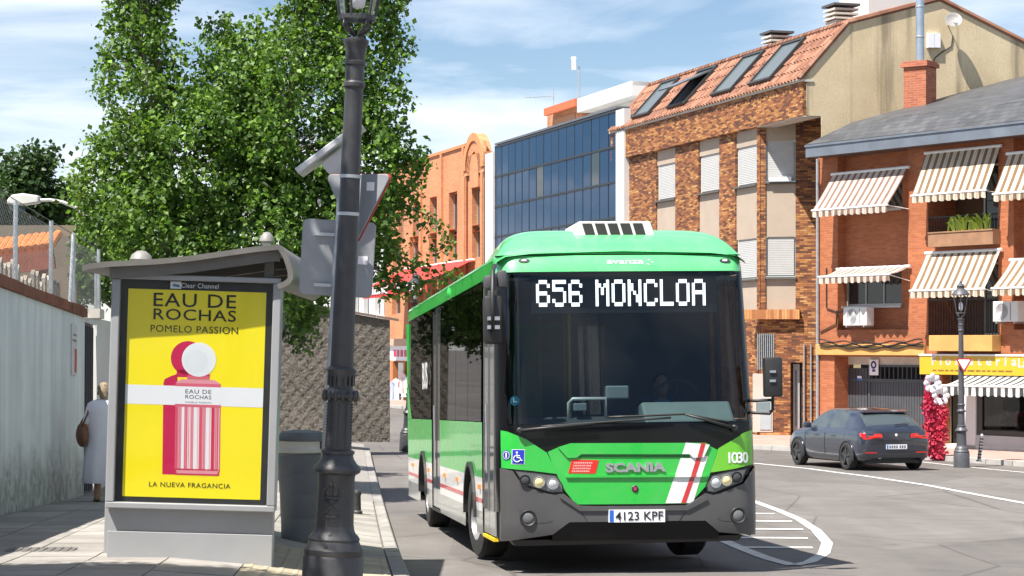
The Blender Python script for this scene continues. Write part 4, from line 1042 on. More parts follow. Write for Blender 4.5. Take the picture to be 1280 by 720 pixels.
# ------------------------------------------------------------------ left side: garden wall, fence, shelter, lamp, bin
def frame_mat(o, xdir, zhint=(0, 0, 1)):
    x = Vector(xdir).normalized(); y = Vector(zhint).cross(x).normalized(); z = x.cross(y)
    m = Matrix((x, y, z)).transposed().to_4x4(); m.translation = Vector(o); return m
def wall_x(y): return -6.34 + .056*(32-y)
def build_left_wall():
    Mw = frame_mat((wall_x(32), 32, -.62), (.056, -1, .039))     # local x towards the camera, y to the street side
    w = empty('garden_wall', M=Mw, label='long white painted garden wall with stained foot and brick coping', cat='wall')
    b = MB(); n = 40
    b.box((0, -.28, -.3), (26, 0, 2.66)); b.build('wall_face', WHITEWALL, w)
    CP = M('coping_brick', (.20,.065,.035), .8, var=.35, scale=8, bump=.4, bscale=25, obj=.25)
    for i in range(64): b = MB(); h = random.uniform(-.006, .006); b.box((i*.4+.004, -.33, 2.664), (i*.4+.396, .05+h, 2.80+h)); b.build('coping_brick', CP, w)
    # wall continues beyond a dark gate
    g = empty('metal_gate', M=frame_mat((wall_x(33.4)-.05, 33.4, -.65), (.056, -1, .039)), label='dark metal gate at the end of the white wall', cat='gate')
    b = MB(); b.box((0, -.06, 0), (1.34, -.02, 2.6)); b.build('leaf', DARKGREY, g)
    for i in range(7): b = MB(); b.box((.08+i*.19, -.019, .05), (.12+i*.19, .0, 2.55)); b.build('bar', DARKGREY, g)
    w2 = empty('white_end_wall', M=frame_mat((wall_x(33.5)-.02-.056*10, 43.5, -.75), (.056, -1, .02)), label='short white wall beyond the dark gate', cat='wall')
    b = MB(); b.box((0, -.25, -.2), (10, 0, 2.6)); b.build('wall_face', WHITERENDER, w2); b = MB(); b.box((9.5, -.3, 2.603), (10.04, .05, 2.75)); b.build('cap', BEIGE, w2)
    # notice on the wall
    s = empty('wall_notice', M=Mw @ T(1.15, .004, 2.14), label='small grey and red notice fixed to the white wall', cat='sign')
    b = MB(); b.box((-.24, 0, -.36), (.24, .015, .36)); b.build('plate', M('notice_grey', (.55,.55,.56), .5), s)
    b = MB(); b.box((-.20, .016, -.32), (-.02, .02, .02)); b.build('red_print', M('notice_red', (.45,.06,.05), .5), s)
    b = MB(); b.box((-.18, .016, .12), (.18, .02, .15)); b.box((-.18, .016, .2), (.12, .02, .23)); b.build('grey_print', M('notice_ink', (.2,.2,.2), .5), s)
    # post and wire fence with stakes above the wall
    fe = empty('wire_fence', M=Mw @ T(0, -.14, 2.80), label='wire mesh fence on galvanised posts above the white wall', cat='fence')
    def along(px, py): # local x on wall top for a pixel column
        k = (px-640)/FPX; y = (-6.34-.14 + .056*32)/(k + .056); return 32-y
    tops = ((17, 236), (62, 262), (90, 279), (122, 300))
    xs = []
    for px, py in tops:
        x = along(px, py); y = 32-x; z = CZ - (py-HZ)/FPX*y; zt = z - (2.18+.14+.039*x); xs.append((x, zt))
        b = MB(); b.tube([(x, 0, -.02), (x, 0, zt)], .03, 8); b.build('post', STEEL, fe)
    b = MB(); b.tube([(xs[2][0]+.35, 0, -.02), (xs[2][0], 0, xs[2][1])], .028, 8); b.build('post', STEEL, fe)
    b = MB()
    (xa, za), (xb, zb) = (xs[0][0]+4, xs[0][1]), xs[3]
    def ztop(x): return za + (zb-za)*(xa-x)/(xa-xb)
    n = int((xa-xb)/.11)
    for i in range(-12, n+2):
        for s_ in (-1, 1):
            pts = []
            for k in range(0, 12):
                x = xb + i*.11 + (k*.13 if s_ > 0 else -k*.13+1.43); z = .1*k
                if xb <= x <= xa and z <= ztop(x): pts.append((x, 0, z))
            if len(pts) > 1: b.tube([pts[0], pts[-1]], .0022, 3, cap=False)
    b.tube([(xa, 0, za), (xb, 0, zb)], .006, 4)
    wm = b.build('wire_mesh', M('fence_wire', (.16,.17,.17), .6, .3), fe); wm['kind'] = 'stuff'
    # weathered stakes behind
    pk = empty('stake_fence', M=Mw @ T(0, -1.1, 1.9), label='row of weathered pale stakes behind the garden wall', cat='fence')
    WD = M('weathered_wood', (.34,.30,.25), .9, var=.35, scale=9, bump=.4, bscale=30, obj=.25)
    for i in range(36):
        x = -4.4 + i*.36; h = 1.55 + random.uniform(-.12, .10); w_ = random.uniform(.075, .11); b = MB(); t = random.uniform(-.02, .02)
        b.prism([(x-w_, 0, 0), (x+w_, 0, 0), (x+w_+t, 0, h-.08), (x+t, 0, h), (x-w_+t, 0, h-.1)], (0, .06, 0)); b.build('stake', WD, pk)
    for z in (.5, 1.25): b = MB(); b.box((-4.6, -.06, z), (8.4, -.003, z+.09)); b.build('rail', WD, pk)
    # shed roof
    sh = empty('garden_shed', P(20, 320, 36), label='open garden shed with orange tiled roof behind the fence', cat='shed'); z0 = -2.0
    b = MB()
    for i in range(22): b.lathe([(.075, 0), (.075, .8)], 8, T(-1.9+i*.12, -.25, -.05+.003*i*0) @ RX(-72), a0=0, a1=math.pi*2)
    b.build('tile_rows', M('orange_tile', (.60,.20,.06), .8, var=.25, scale=6), sh, M=T(0, 0, .12) @ RY(-7))
    b = MB(); b.box((-1.9, -.3, -.3), (.68, -.2, .02)); b.build('fascia', M('red_brown_wood', (.24,.065,.035), .7, var=.2), sh, M=RY(-7))
    for x in (-1.6, .48): b = MB(); b.box((x-.06, -.16, z0-.3), (x+.06, -.04, .1)); b.build('post', _mats['red_brown_wood'], sh)
    b = MB(); b.box((-1.9, 1.6, z0-.3), (.68, 1.7, .6)); b.build('back_wall', M('shed_back', (.20,.16,.12), .8), sh)
    # arm street light
    y = 40.; q = P(122, 268, y); sl_ = empty('arm_street_light', (q.x, q.y, -.72), label='grey street light with curved arm above the garden wall', cat='street light')
    H = q.z+.72; k = y/FPX
    b = MB(); b.tube([(0, 0, 0), (0, 0, H)], .06, 10); b.build('pole', STEEL, sl_, smooth=True, angle=40)
    b = MB(); b.tube([((px-122)*k, 0, H-(py-268)*k) for px, py in ((119, 298), (117, 284), (108, 270), (94, 259), (78, 252.5), (62, 250), (48, 250.5))], .032, 8); b.build('arm', M('pale_arm', (.55,.55,.52), .5, .2), sl_, smooth=True, angle=40)
    b = MB(); pf = [(50, 245), (30, 242), (16, 244), (10, 251), (11, 256), (30, 257), (50, 254)]
    b.prism([((px-122)*k, -.13, H-(py-268)*k) for px, py in pf], (0, .26, 0)); b.build('head', M('lamp_head_grey', (.58,.58,.55), .5, var=.1), sl_, bevel=.03)
    b = MB(); b.prism([((px-122)*k, -.11, H-(py-268)*k-.004) for px, py in ((11, 257), (30, 258), (30, 264), (15, 263))], (0, .22, 0)); b.build('lens', LAMPGLASS, sl_)
    b = MB(); b.tube([((89-122)*k, .1, H-(276-268)*k-.2), ((122-122)*k, .05, H-(303-268)*k)], .02, 6); b.build('stay', STEEL, sl_)
build_left_wall()

# ------------------------------------------------------------------ shelter
SHM = T(*P(236.5, 702, 18.0)) @ RZ(2.0) @ RY(1.75)
def build_shelter():
    s = empty('bus_shelter', M=SHM, label='grey bus shelter with curved roof and backlit advertising panel', cat='bus shelter')
    G = SHELTERGREY
    b = MB(); b.box((-.685, 0, -.06), (.685, .22, .24)); b.build('plinth', G, s, bevel=.006)
    b = MB(); b.box((-.683, .012, .243), (.683, .21, .43)); b.build('plinth_upper', G, s)
    b = MB()
    for q in ((-.70, .70, .433, .485), (-.70, .70, 2.335, 2.38), (-.70, -.632, .485, 2.335), (.632, .70, .485, 2.335)): b.box((q[0], -.07, q[2]), (q[1], .2, q[3]))
    b.build('panel_frame', G, s, bevel=.008)
    b = MB(); b.box((-.632, .0, .485), (.632, .19, 2.335)); b.build('panel_back', BLACKMAT, s)
    post = empty('poster'); post.parent = s
    def C(py): return 236.5 + (702-py)*.0306
    def uv(px, py): return ((px-C(py))/150., (702-py)/150.)
    Z = [0.]
    def flat(name, pts, mat, lay, pix=True):
        b = MB(); pp = [uv(*p) if pix else p for p in pts]; yv = -.001-.0003*lay
        b.face([(u, yv, v) for u, v in pp]); o = b.build(name, mat, post); return o
    def disc(name, cx, cy, r, mat, lay, n=40): u, v = uv(cx, cy); return flat(name, [(u+r*math.cos(2*math.pi*i/n), v+r*math.sin(2*math.pi*i/n)) for i in range(n)], mat, lay, False)
    Y = yellowprint()
    flat('yellow_sheet', [(-.572, .53), (.572, .53), (.572, 2.258), (-.572, 2.258)], Y, 1, False)
    flat('white_band', [(-.572, (702-507)/150.), (.572, (702-507)/150.), (.572, (702-483)/150.), (-.572, (702-483)/150.)], PRINTWHITE, 4, False)
    # crimson shadow, bottle, ball
    disc('shadow_ball', 235, 448, .142, CRIMSON, 2); flat('shadow_bottle', [(203, 594), (222, 594), (222, 468), (214, 471), (206, 475), (204.5, 480)], CRIMSON, 2)
    flat('shadow_neck', [(221, 472), (240, 472), (240, 462), (221, 463)], CRIMSON, 2)
    PK = [M('print_red', (.58,.03,.09), .4, var=0), M('print_pink', (.74,.28,.34), .4, var=0), M('print_pale', (.82,.68,.70), .4, var=0), M('print_rose', (.66,.12,.18), .4, var=0), PRINTWHITE]
    flat('bottle_neck', [(234, 474), (262, 474), (262, 467), (235, 467)], PK[3], 5); flat('neck_line', [(233.5, 470), (262.5, 470), (262.5, 467.5), (234, 467.5)], PK[0], 6)
    flat('bottle_shoulder', [(219.5, 483), (275.8, 483), (275.8, 479), (268, 474.5), (227, 474.5), (220, 479)], PK[1], 5); flat('shoulder_line', [(219.5, 484), (275.8, 484), (275.8, 479.5), (219.8, 479.5)], PK[3], 6)
    disc('white_ball', 248.6, 449.5, .142, PRINTWHITE, 7)
    disc('ball_shade', 247, 450.5, .125, M('ball_tint_pale', (.76,.78,.82), .4, var=.03), 8)
    disc('ball_shade', 245, 452, .098, M('ball_tint', (.72,.745,.785), .4, var=.05), 9)
    x0, x1, n = 218.2, 274.6, 15; order = [3, 1, 4, 3, 2, 1, 4, 2, 3, 1, 4, 2, 0, 1, 3]
    for i in range(n): a = x0+(x1-x0)*i/n; c = x0+(x1-x0)*(i+1)/n; flat('flute', [(a, 592 if 0 < i < n-1 else 589), (c, 592 if 0 < i < n-1 else 589), (c+1.2, 506), (a+1.2, 506)], PK[order[i]], 5)
    for i in range(n): a = x0+(x1-x0)*(i+.5)/n; flat('flute_line', [(a-.35, 589), (a+.35, 589), (a+1.55, 509), (a+.85, 509)], PK[(0, 3, 2, 1)[i % 4]], 6)
    for i in range(0, n, 2): a = x0+(x1-x0)*i/n; flat('flute_line', [(a-.25, 590), (a+.25, 590), (a+1.45, 508), (a+.95, 508)], PK[0], 6)
    flat('bottle_foot', [(219, 594), (273.5, 594), (274.6, 586), (218.2, 586)], PK[0], 6); flat('foot_glint', [(221, 592), (271.5, 592), (272.5, 588), (220.5, 588)], PK[1], 7)
    flat('collar', [(218.6, 509), (276, 509), (276, 505.5), (218.8, 505.5)], PK[3], 6)
    flat('label', [(219.2, 505.5), (276, 505.5), (276.4, 483.5), (219.6, 483.5)], PRINTWHITE, 7)
    def tx(t, px, py, cap, width, mat=INK, name='lettering', bold=0., lay=9):
        u, v = uv(px, py); size = cap/.70
        o = text(t, size, mat, post, T(u, -.001-.0003*lay, v-.0) @ RX(90), name, bold=bold, ext=.0001, space=1.08)
        bpy.context.view_layer.update(); w = o.dimensions.x
        if w > 0: o.matrix_local = T(u, -.001-.0003*lay, v) @ RX(90) @ Matrix.Diagonal((width/w, 1, 1, 1))
        return o
    tx('EAU DE', 243, 376, .112, .685, bold=.001); tx('ROCHAS', 243, 394, .092, .685, bold=.001); tx('POMELO PASSION', 243, 412, .058, .725, bold=0)
    tx('EAU DE', 247.8, 489.5, .034, .215); tx('ROCHAS', 247.8, 496.3, .032, .215); tx('POMELO PASSION', 247.8, 503, .011, .215)
    tx('LA NUEVA FRAGANCIA', 237, 606.5, .040, .675)
    tx('Clear Channel', 250, 357.3, .040, .31, PRINTWHITE); u, v = uv(220, 357.3)
    flat('logo_tile', [(u-.045, v-.03), (u+.045, v-.03), (u+.045, v+.03), (u-.045, v+.03)], PRINTWHITE, 9, False); flat('logo_swoosh', [(u-.03, v-.01), (u+.035, v-.02), (u+.03, v+.002), (u-.02, v+.012)], M('logo_blue', (.10,.22,.35), .5), 10, False)
    # protective glass
    b = MB(); b.box((-.632, -.034, .485), (.632, -.030, 2.335)); b.build('panel_glass', THINGLASS, s)
    # rear frame post, roof, roof post
    b = MB(); b.box((-.795, .55, -.05), (-.70, .70, 2.36)); b.build('post', G, s, bevel=.006)
    b = MB(); b.box((.545, .06, 2.383), (.625, .14, 2.66)); b.build('roof_post', SHELTERROOF, s)
    pf = [(108, 338), (118, 334.5), (140, 331.5), (200, 326.5), (240, 321.5), (280, 314.5), (320, 307.5), (350, 303.5), (356, 308), (361, 315), (365, 326), (368, 337), (368, 346), (364, 352), (356, 357), (350, 359)]
    top = [uv(*p) for p in pf]; m = len(top)
    inn = []
    for i, p in enumerate(top):
        a = Vector(top[max(i-1, 0)]); c = Vector(top[min(i+1, m-1)]); t = (c-a).normalized(); inn.append((p[0]+t.y*.045, p[1]-t.x*.045))
    b = MB(); y0, y1 = -.21, 4.6; vs = [(u, y, v) for y in (y0, y1) for (u, v) in top+inn]; k = 2*m; fs = []
    for i in range(m-1): fs += [(i, k+i, k+i+1, i+1), (m+i, m+i+1, k+m+i+1, k+m+i), (i, i+1, m+i+1, m+i), (k+i, k+m+i, k+m+i+1, k+i+1)]
    fs += [(0, m, k+m, k), (m-1, k+m-1, k+2*m-1, 2*m-1)]
    b.add(vs, fs); b.build('roof', SHELTERROOF, s, angle=40)
    for y in (-.17, 1.5, 3.0, 4.4):
        b = MB(); pts = [(u, y+.05, v) for u, v in inn[2:9]]; pts += [(u, y+.05, v-.09) for u, v in inn[2:9]][::-1]
        b.prism(pts, (0, .06, 0)); b.build('roof_rib', SHELTERROOF, s)
    for y in (2.2, 4.3): b = MB(); b.box((-.795, y, -.05), (-.70, y+.12, 2.3)); b.build('post', G, s)
    for y0, y1 in ((.72, 2.18), (2.34, 4.28)): b = MB(); b.box((-.755, y0, .25), (-.745, y1, 2.1)); b.build('back_glass', CLEARGLASS, s)
    bn = empty('bench'); bn.parent = s
    b = MB(); b.box((-.62, .9, .42), (-.22, 3.6, .46)); b.build('seat', M('bench_wood', (.25,.14,.08), .6), bn, bevel=.01)
    for y in (1.2, 3.2): b = MB(); b.box((-.5, y, -.02), (-.34, y+.06, .417)); b.build('leg', STEEL, bn)
    # little dome vents and a board on the roof
    for (px, py, r, y) in ((327, 306, .065, .5), (152, 331, .10, 1.2)):
        u, v = uv(px, py); d = empty('roof_lamp'); d.parent = s; d.location = (u, y, v+.02)
        b = MB(); b.lathe([(r*.5, -.04), (r*.5, .03)], 12); b.build('stem', STEEL, d); b = MB(); b.lathe([(r*.6, .03), (r, .05), (r*.85, .09), (r*.4, .125), (0, .13)], 14); b.build('cap', M('vent_cap', (.22,.215,.20), .5), d, smooth=True, angle=40)
    u0, v0 = uv(200, 327); u1, v1 = uv(252, 320); b = MB(); b.box((u0, 2.4, v0-.2), (u1, 2.44, v1-.02)); b.build('route_board', M('board_grey', (.50,.50,.50), .5), s)
build_shelter()

# ------------------------------------------------------------------ litter bin, bollards
def build_bin():
    q = road_pt(374, 676, zwalk); b_ = empty('litter_bin', q, (0, R_(.6), 0), 'round dark grey litter bin with cream rim beside the lamp post', 'litter bin'); b_.scale = (1.1, 1.1, 1.1)
    s = q.y/FPX
    b = MB(); b.lathe([(.165, 0), (.170, .01), (.177, .22), (.1775, .225), (.181, .232), (.190, .45), (.1905, .455), (.194, .462), (.203, .64), (.2035, .645), (.207, .652), (.212, .82), (.225, .84)], 32); b.build('body', BINGREY, b_, smooth=True, angle=25)
    b = MB(); b.lathe([(.226, .842), (.24, .85), (.24, .87), (.222, .885), (.222, .95), (.235, .955)], 32, cap=False); b.build('rim', BINCREAM, b_, smooth=True, angle=25)
    b = MB(); b.lathe([(.215, .955), (.225, .958), (.225, 1.0), (.205, 1.035), (.12, 1.05), (0, 1.052)], 32, T(.02, 0, 0)); b.build('lid', BINGREY, b_, smooth=True, angle=25)
    b = MB(); b.box((.19, -.1, .86), (.245, .1, .985)); b.build('opening', BLACKMAT, b_)
    # low bollard behind the lamp base
    q = road_pt(446.5, 643, zwalk); bo = empty('kerb_bollard', q, label='low dark iron bollard behind the lamp post base', cat='bollard')
    b = MB(); b.lathe([(.075, -.03), (.075, .04), (.055, .06), (.05, .26), (.06, .28), (.06, .31), (.045, .34), (0, .36)], 16); b.build('shaft', CASTIRON, bo, smooth=True, angle=35)
    # leaning steel bollard across the road
    q = road_pt(1223.5, 577, lambda x, y: zroad(y)+.12); bo = empty('steel_bollard', q, (0, R_(7), 0), 'thin leaning steel bollard in front of the shop window', 'bollard')
    b = MB(); b.lathe([(.075, 0), (.075, .03), (.045, .032), (.045, .60), (.048, .605), (.048, .63), (.03, .66), (0, .665)], 14); b.build('post', STEEL, bo, smooth=True, angle=35)
    for k in range(7): b = MB(); b.lathe([(.0455, .08+k*.075), (.0465, .085+k*.075), (.0465, .11+k*.075), (.0455, .115+k*.075)], 14, cap=False); b.build('dark_band', BLACKMAT, bo)
build_bin()

# ------------------------------------------------------------------ ornate lamp posts
def lamp_post(name, Mx, label, iron, detail=True):
    r = empty(name, M=Mx, label=label, cat='street lamp', group='ornate cast iron street lamps')
    pf = [(.215, -.35), (.215, .13), (.205, .15), (.21, .165), (.21, .19), (.195, .205), (.185, .235), (.178, .25), (.182, .265), (.172, .285), (.150, .305), (.140, .33), (.136, .36)]
    b = MB(); b.lathe(pf, 36); b.build('base', iron, r, smooth=True, angle=30)
    b = MB(); b.lathe([(.134, .355), (.130, .50), (.128, .70), (.132, .72)], 36); b.build('drum', iron, r, smooth=True, angle=30)
    b = MB(); b.lathe([(.134, .718), (.162, .735), (.168, .755), (.160, .775), (.135, .80), (.115, .83), (.108, .86), (.118, .865), (.118, .885), (.098, .895)], 36); b.build('moulding', iron, r, smooth=True, angle=30)
    b = MB(); n = 48; pr = [(.094, .89), (.090, 1.05), (.088, 1.25)]; vs = []
    b.lathe(pr, 24); b.build('fluted_neck', iron, r, smooth=True, angle=30)
    b = MB(); b.lathe([(.09, 1.245), (.118, 1.262), (.122, 1.285), (.105, 1.30), (.085, 1.33), (.084, 1.40), (.102, 1.44), (.107, 1.455), (.096, 1.47), (.082, 1.48)], 36); b.build('collar', iron, r, smooth=True, angle=30)
    if detail:
        for i in range(14):
            a = 2*math.pi*i/14; b = MB(); b.lathe([(0, -.045), (.013, -.03), (.017, 0), (.012, .03), (0, .04)], 8, T(.115*math.cos(a), .115*math.sin(a), 1.275)); b.build('acanthus_leaf', iron, r, smooth=True)
        for i in range(16):
            a = 2*math.pi*i/16; b = MB(); b.box((-.009, -.008, 1.345), (.009, .008, 1.43), RZ(math.degrees(a)) @ T(.088, 0, 0)); b.build('rib', iron, r)
        bd = MB()
        for i in range(10):
            a = 2*math.pi*(i+.5)/10
            for k in range(15): bd.ball((.0925*math.cos(a), .0925*math.sin(a), .92+.021*k), .0065, 6)
        bd.build('beading', iron, r, smooth=True)['kind'] = 'stuff'
        # crowned cipher and date in relief
        em = empty('emblem'); em.parent = r; em.matrix_local = RZ(-9)
        def rel(name, pts, rad):
            b = MB(); b.tube([(x, -math.sqrt(max(1e-6, .134**2 - x*x))-.002, z) for x, z in pts], rad, 6); b.build(name, iron, em, smooth=True)
        rel('crown_band', [(-.055, .565), (-.02, .56), (.02, .56), (.055, .565)], .009)
        rel('crown_arch', [(-.055, .565), (-.06, .61), (-.03, .635), (0, .61)], .008); rel('crown_arch', [(.055, .565), (.06, .61), (.03, .635), (0, .61)], .008)
        rel('crown_arch', [(0, .56), (0, .635)], .007); rel('crown_cross', [(0, .635), (0, .665)], .007)
        rel('cipher', [(-.045, .54), (.0, .50), (.045, .455), (.05, .435)], .008); rel('cipher', [(.045, .54), (0, .50), (-.045, .455), (-.05, .435)], .008); rel('cipher', [(-.05, .54), (.05, .54)], .007); rel('cipher', [(-.055, .437), (-.02, .425), (.02, .425), (.055, .437)], .008)
        for i, ch in enumerate('1832'):
            a = -20+13*i; text(ch, .055, iron, em, RZ(a) @ T(0, -.1345, .385) @ RX(90), 'date_relief', ext=.004, bold=.001)
    b = MB(); b.lathe([(.082, 1.475), (.074, 2.4), (.064, 3.42), (.064, 3.45)], 28); b.build('shaft', iron, r, smooth=True, angle=30)
    b = MB(); b.lathe([(.064, 3.44), (.078, 3.455), (.078, 3.48), (.066, 3.495), (.066, 3.60), (.076, 3.61), (.076, 3.63), (.068, 3.64), (.07, 3.70), (.078, 3.74), (.090, 3.765), (.090, 3.785), (.06, 3.80), (.02, 3.81)], 28); b.build('capital', iron, r, smooth=True, angle=30)
    # lantern: bracket ring, six raking bars, glass, hood
    la = empty('lantern'); la.parent = r; la.location = (0, 0, 3.8)
    for i in range(4):
        a = math.pi/4 + math.pi/2*i; c, s = math.cos(a), math.sin(a); b = MB()
        b.tube([(.015*c, .015*s, 0), (.05*c, .05*s, .05), (.10*c, .10*s, .085), (.125*c, .125*s, .13)], .010, 6); b.tube([(.03*c, .03*s, .02), (.09*c, .09*s, .045), (.125*c, .125*s, .075), (.12*c, .12*s, .11)], .007, 6); b.build('bracket', iron, la, smooth=True)
    b = MB(); b.lathe([(.118, .125), (.134, .125), (.134, .155), (.118, .155), (.118, .125)], 24, cap=False); b.build('ring', iron, la)
    for i in range(6):
        a = math.pi/3*i + .26; c, s = math.cos(a), math.sin(a); b = MB(); b.tube([(.125*c, .125*s, .14), (.215*c, .215*s, .62)], .010, 6); b.build('bar', iron, la)
        a2 = a + math.pi/3; b = MB(); c2, s2 = math.cos(a2), math.sin(a2)
        b.face([(.121*c, .121*s, .15), (.121*c2, .121*s2, .15), (.208*c2, .208*s2, .61), (.208*c, .208*s, .61)]); b.build('pane', THINGLASS, la)
    b = MB(); b.lathe([(.235, .62), (.245, .635), (.20, .70), (.12, .79), (.10, .80), (.10, .86), (.12, .87), (.06, .93), (.03, .95), (.03, .99), (.0, 1.03)], 24); b.build('hood', iron, la, smooth=True, angle=35)
    b = MB(); b.lathe([(.0, .2), (.05, .22), (.06, .34), (.04, .42), (0, .44)], 12); b.build('bulb', PRINTWHITE, la, smooth=True)
    return r
qL = P(415.5, 720, 15.25)
LM = T(*qL) @ RY(2.55)
lamp_post('ornate_street_lamp', LM, 'large grey cast iron lamp post beside the advertising panel', CASTIRON)
q2 = road_pt(1202, 578, lambda x, y: zroad(y)+.12)
lamp_post('ornate_street_lamp', T(*q2) @ RY(-.3) @ T(0, 0, .1) @ Matrix.Scale(.875, 4), 'grey cast iron lamp post in front of the yellow shop sign', CASTGREY, False)
q3 = P(509, 549, 60.)
lamp_post('ornate_street_lamp', T(*q3) @ RY(3.0) @ Matrix.Scale(.97, 4), 'distant dark lamp post behind the bus by the red awning', CASTIRON, False)

def tri(b, side, t, r=.03, M=None):    # yield triangle, point down, centred on its centroid, in x-z
    h = side*math.sqrt(3)/2; pts = []
    for cx, cz, a0 in ((-side/2+r*1.73, h/3-r, 90), (0, -2*h/3+2*r, 210), (side/2-r*1.73, h/3-r, 330)):
        for k in range(6): a = R_(a0 + 120*k/5); pts.append((cx+r*math.cos(a), 0, cz+r*math.sin(a)))
    b.prism(pts, (0, t, 0), M); return pts
def build_signs():
    # right: yield sign on the lamp across the road
    s = empty('yield_sign', P(1205, 454, q2.y-.16), (0, 0, R_(-8)), 'small red and white yield sign on the lamp before the yellow shop', 'road sign')
    b = MB(); tri(b, .40, .02); b.build('border', M('sign_red', (.42,.02,.025), .45, var=.05), s)
    b = MB(); tri(b, .29, .004, .015, T(0, -.006, .002)); b.build('white_field', PRINTWHITE, s)
    b = MB(); b.box((-.03, .02, -.02), (.03, .12, .02)); b.build('clamp', STEEL, s)
    # near: grey pole with solar box, two sign backs
    y = 15.75; pole = empty('sign_pole', T(0, 0, 0).translation, label='slim grey pole carrying a square sign back and a solar panel', cat='sign pole')
    q = P(398.5, 720, y); pole.matrix_world = T(*q) @ RY(3.5); k = y/FPX
    b = MB(); b.tube([(0, 0, -.2), (0, 0, (720-205)*k)], .0375, 14); b.build('pole', STEEL, pole, smooth=True, angle=40)
    def loc(px, py): v = pole.matrix_world.inverted() @ P(px, py, y); return v.x, v.z
    cx, cz = loc(421, 322.5); w, h = .268, .277; b = MB(); pts = []
    for sx, sz, a0 in ((1, 1, 0), (-1, 1, 90), (-1, -1, 180), (1, -1, 270)):
        for i in range(6): a = R_(a0+18*i); pts.append((cx+sx*(w-.04)+.04*math.cos(a), .055, cz+sz*(h-.04)+.04*math.sin(a)))
    b.prism(pts, (0, .025, 0)); b.build('square_plate', SIGNBACK, pole, bevel=.006)
    for py in (293, 357):
        x, z = loc(416, py); b = MB(); b.box((x-.14, .030, z-.012), (x+.05, .054, z+.012)); b.build('rail', STEEL, pole)
        b = MB(); b.lathe([(.041, -.014), (.043, -.014), (.043, .014), (.041, .014)], 16, T(0, 0, z), cap=False); b.build('clamp_band', STEEL, pole)
    x, z = loc(452, 325); b = MB(); b.box((x-.03, .050, z-.03), (x+.04, .0545, z+.03)); b.build('sticker', PRINTWHITE, pole)
    # solar panel box: tilted slab with triangular bracket
    sp = empty('solar_panel'); sp.parent = pole; x, z = loc(416, 190); sp.matrix_local = T(x, 0, z) @ RY(-40)
    b = MB(); b.box((-.29, -.19, .0), (.29, .19, .045)); b.build('casing', M('solar_casing', (.52,.53,.55), .45, .3, var=.08), sp, bevel=.006)
    b = MB(); b.box((-.275, -.175, .046), (.275, .175, .05)); b.build('cells', glassdark('solar_cells', (.01,.012,.03)), sp)
    b = MB(); A = [loc(403, 207), loc(432, 185), loc(432, 218), loc(412, 218)]; b.prism([(a, -.10, c) for a, c in A], (0, .2, 0)); b.build('bracket', M('solar_casing2', (.50,.51,.53), .45, .3), pole)
    # triangular sign back strapped to the lamp post
    ys = 15.25-.0; sg = empty('triangular_sign', label='grey back of a yield sign strapped to the large lamp post', cat='road sign')
    sg.matrix_world = T(*P(446, 247, ys+.16)) @ RY(2.5) @ RZ(-32) @ RX(0)
    b = MB(); tri(b, .58, .016, .03, T(0, .0, 0)); b.build('plate', SIGNBACK, sg, bevel=.004)
    b = MB(); tri(b, .592, .012, .03, T(0, .018, 0)); b.build('red_face', M('sign_red2', (.40,.03,.025), .45, var=.05), sg)
    b = MB(); tri(b, .42, .003, .02, T(0, .0305, 0)); b.build('white_face', PRINTWHITE, sg)
    b = MB(); b.box((.085, -.004, .05), (.15, -.0005, .11)); b.build('sticker', PRINTWHITE, sg)
    for i, py in enumerate((221, 268)):
        v = LM.inverted() @ P(443, py, 15.25); b = MB(); b.lathe([(.0705+.002*i, -.012), (.0745+.002*i, -.012), (.0745+.002*i, .012), (.0705+.002*i, .012)], 20, cap=False)
        o = b.build('strap', STEEL, sg); o.matrix_world = LM @ T(0, 0, v.z)
        o.parent = sg; o.matrix_parent_inverse = sg.matrix_world.inverted(); o.matrix_basis = LM @ T(0, 0, v.z)
build_signs()

# ------------------------------------------------------------------ rough-cast wall behind the stop
def build_stucco():
    y = 58.; base = -.98
    w = empty('rough_cast_wall', (P(487, 545, y).x, y, base), (0, 0, R_(2)), 'dark brown rough cast wall with sloping coping behind the stop', 'wall')
    k = y/FPX; L = (487-285)*k; zt1 = CZ-(400-HZ)*k-base; zt0 = zt1 + L*.17
    nx, nz = 170, 120; b = MB(); vs = []
    def n3(x, z): return (math.sin(x*15.1+z*13.3)+math.sin(x*19.7-z*17.1+1)+math.sin(x*27+z*23+2))*.006 + random.uniform(-.014, .014)
    for j in range(nz+1):
        for i in range(nx+1):
            x = -L*(1-i/nx); zt = zt1 + (zt0-zt1)*(1-i/nx); z = zt*j/nz; e = 0 if i in (0, nx) or j in (0, nz) else n3(x, z)
            vs.append((x, -e, z))
    b.add(vs, [(j*(nx+1)+i, j*(nx+1)+i+1, (j+1)*(nx+1)+i+1, (j+1)*(nx+1)+i) for j in range(nz) for i in range(nx)])
    b.build('rough_face', STUCCO, w, smooth=True)
    b = MB(); b.prism([(-L, .01, 0), (0, .01, 0), (0, .01, zt1), (-L, .01, zt0)], (0, .35, 0)); b.build('core', STUCCO, w)
    n = 12
    for i in range(n):
        a = -L*(1-i/n)+.01; c = -L*(1-(i+1)/n)-.01+(.25 if i == n-1 else 0); za = zt1+(zt0-zt1)*(-a/L); zc = zt1+(zt0-zt1)*(-c/L)
        b = MB(); b.prism([(a, -.1, za+.01), (c, -.1, zc+.01), (c, -.1, zc+.07), (a, -.1, za+.07)], (0, .55, 0)); b.build('coping_slab', M('coping_brown', (.16,.11,.09), .8, var=.25, obj=.2), w)
build_stucco()

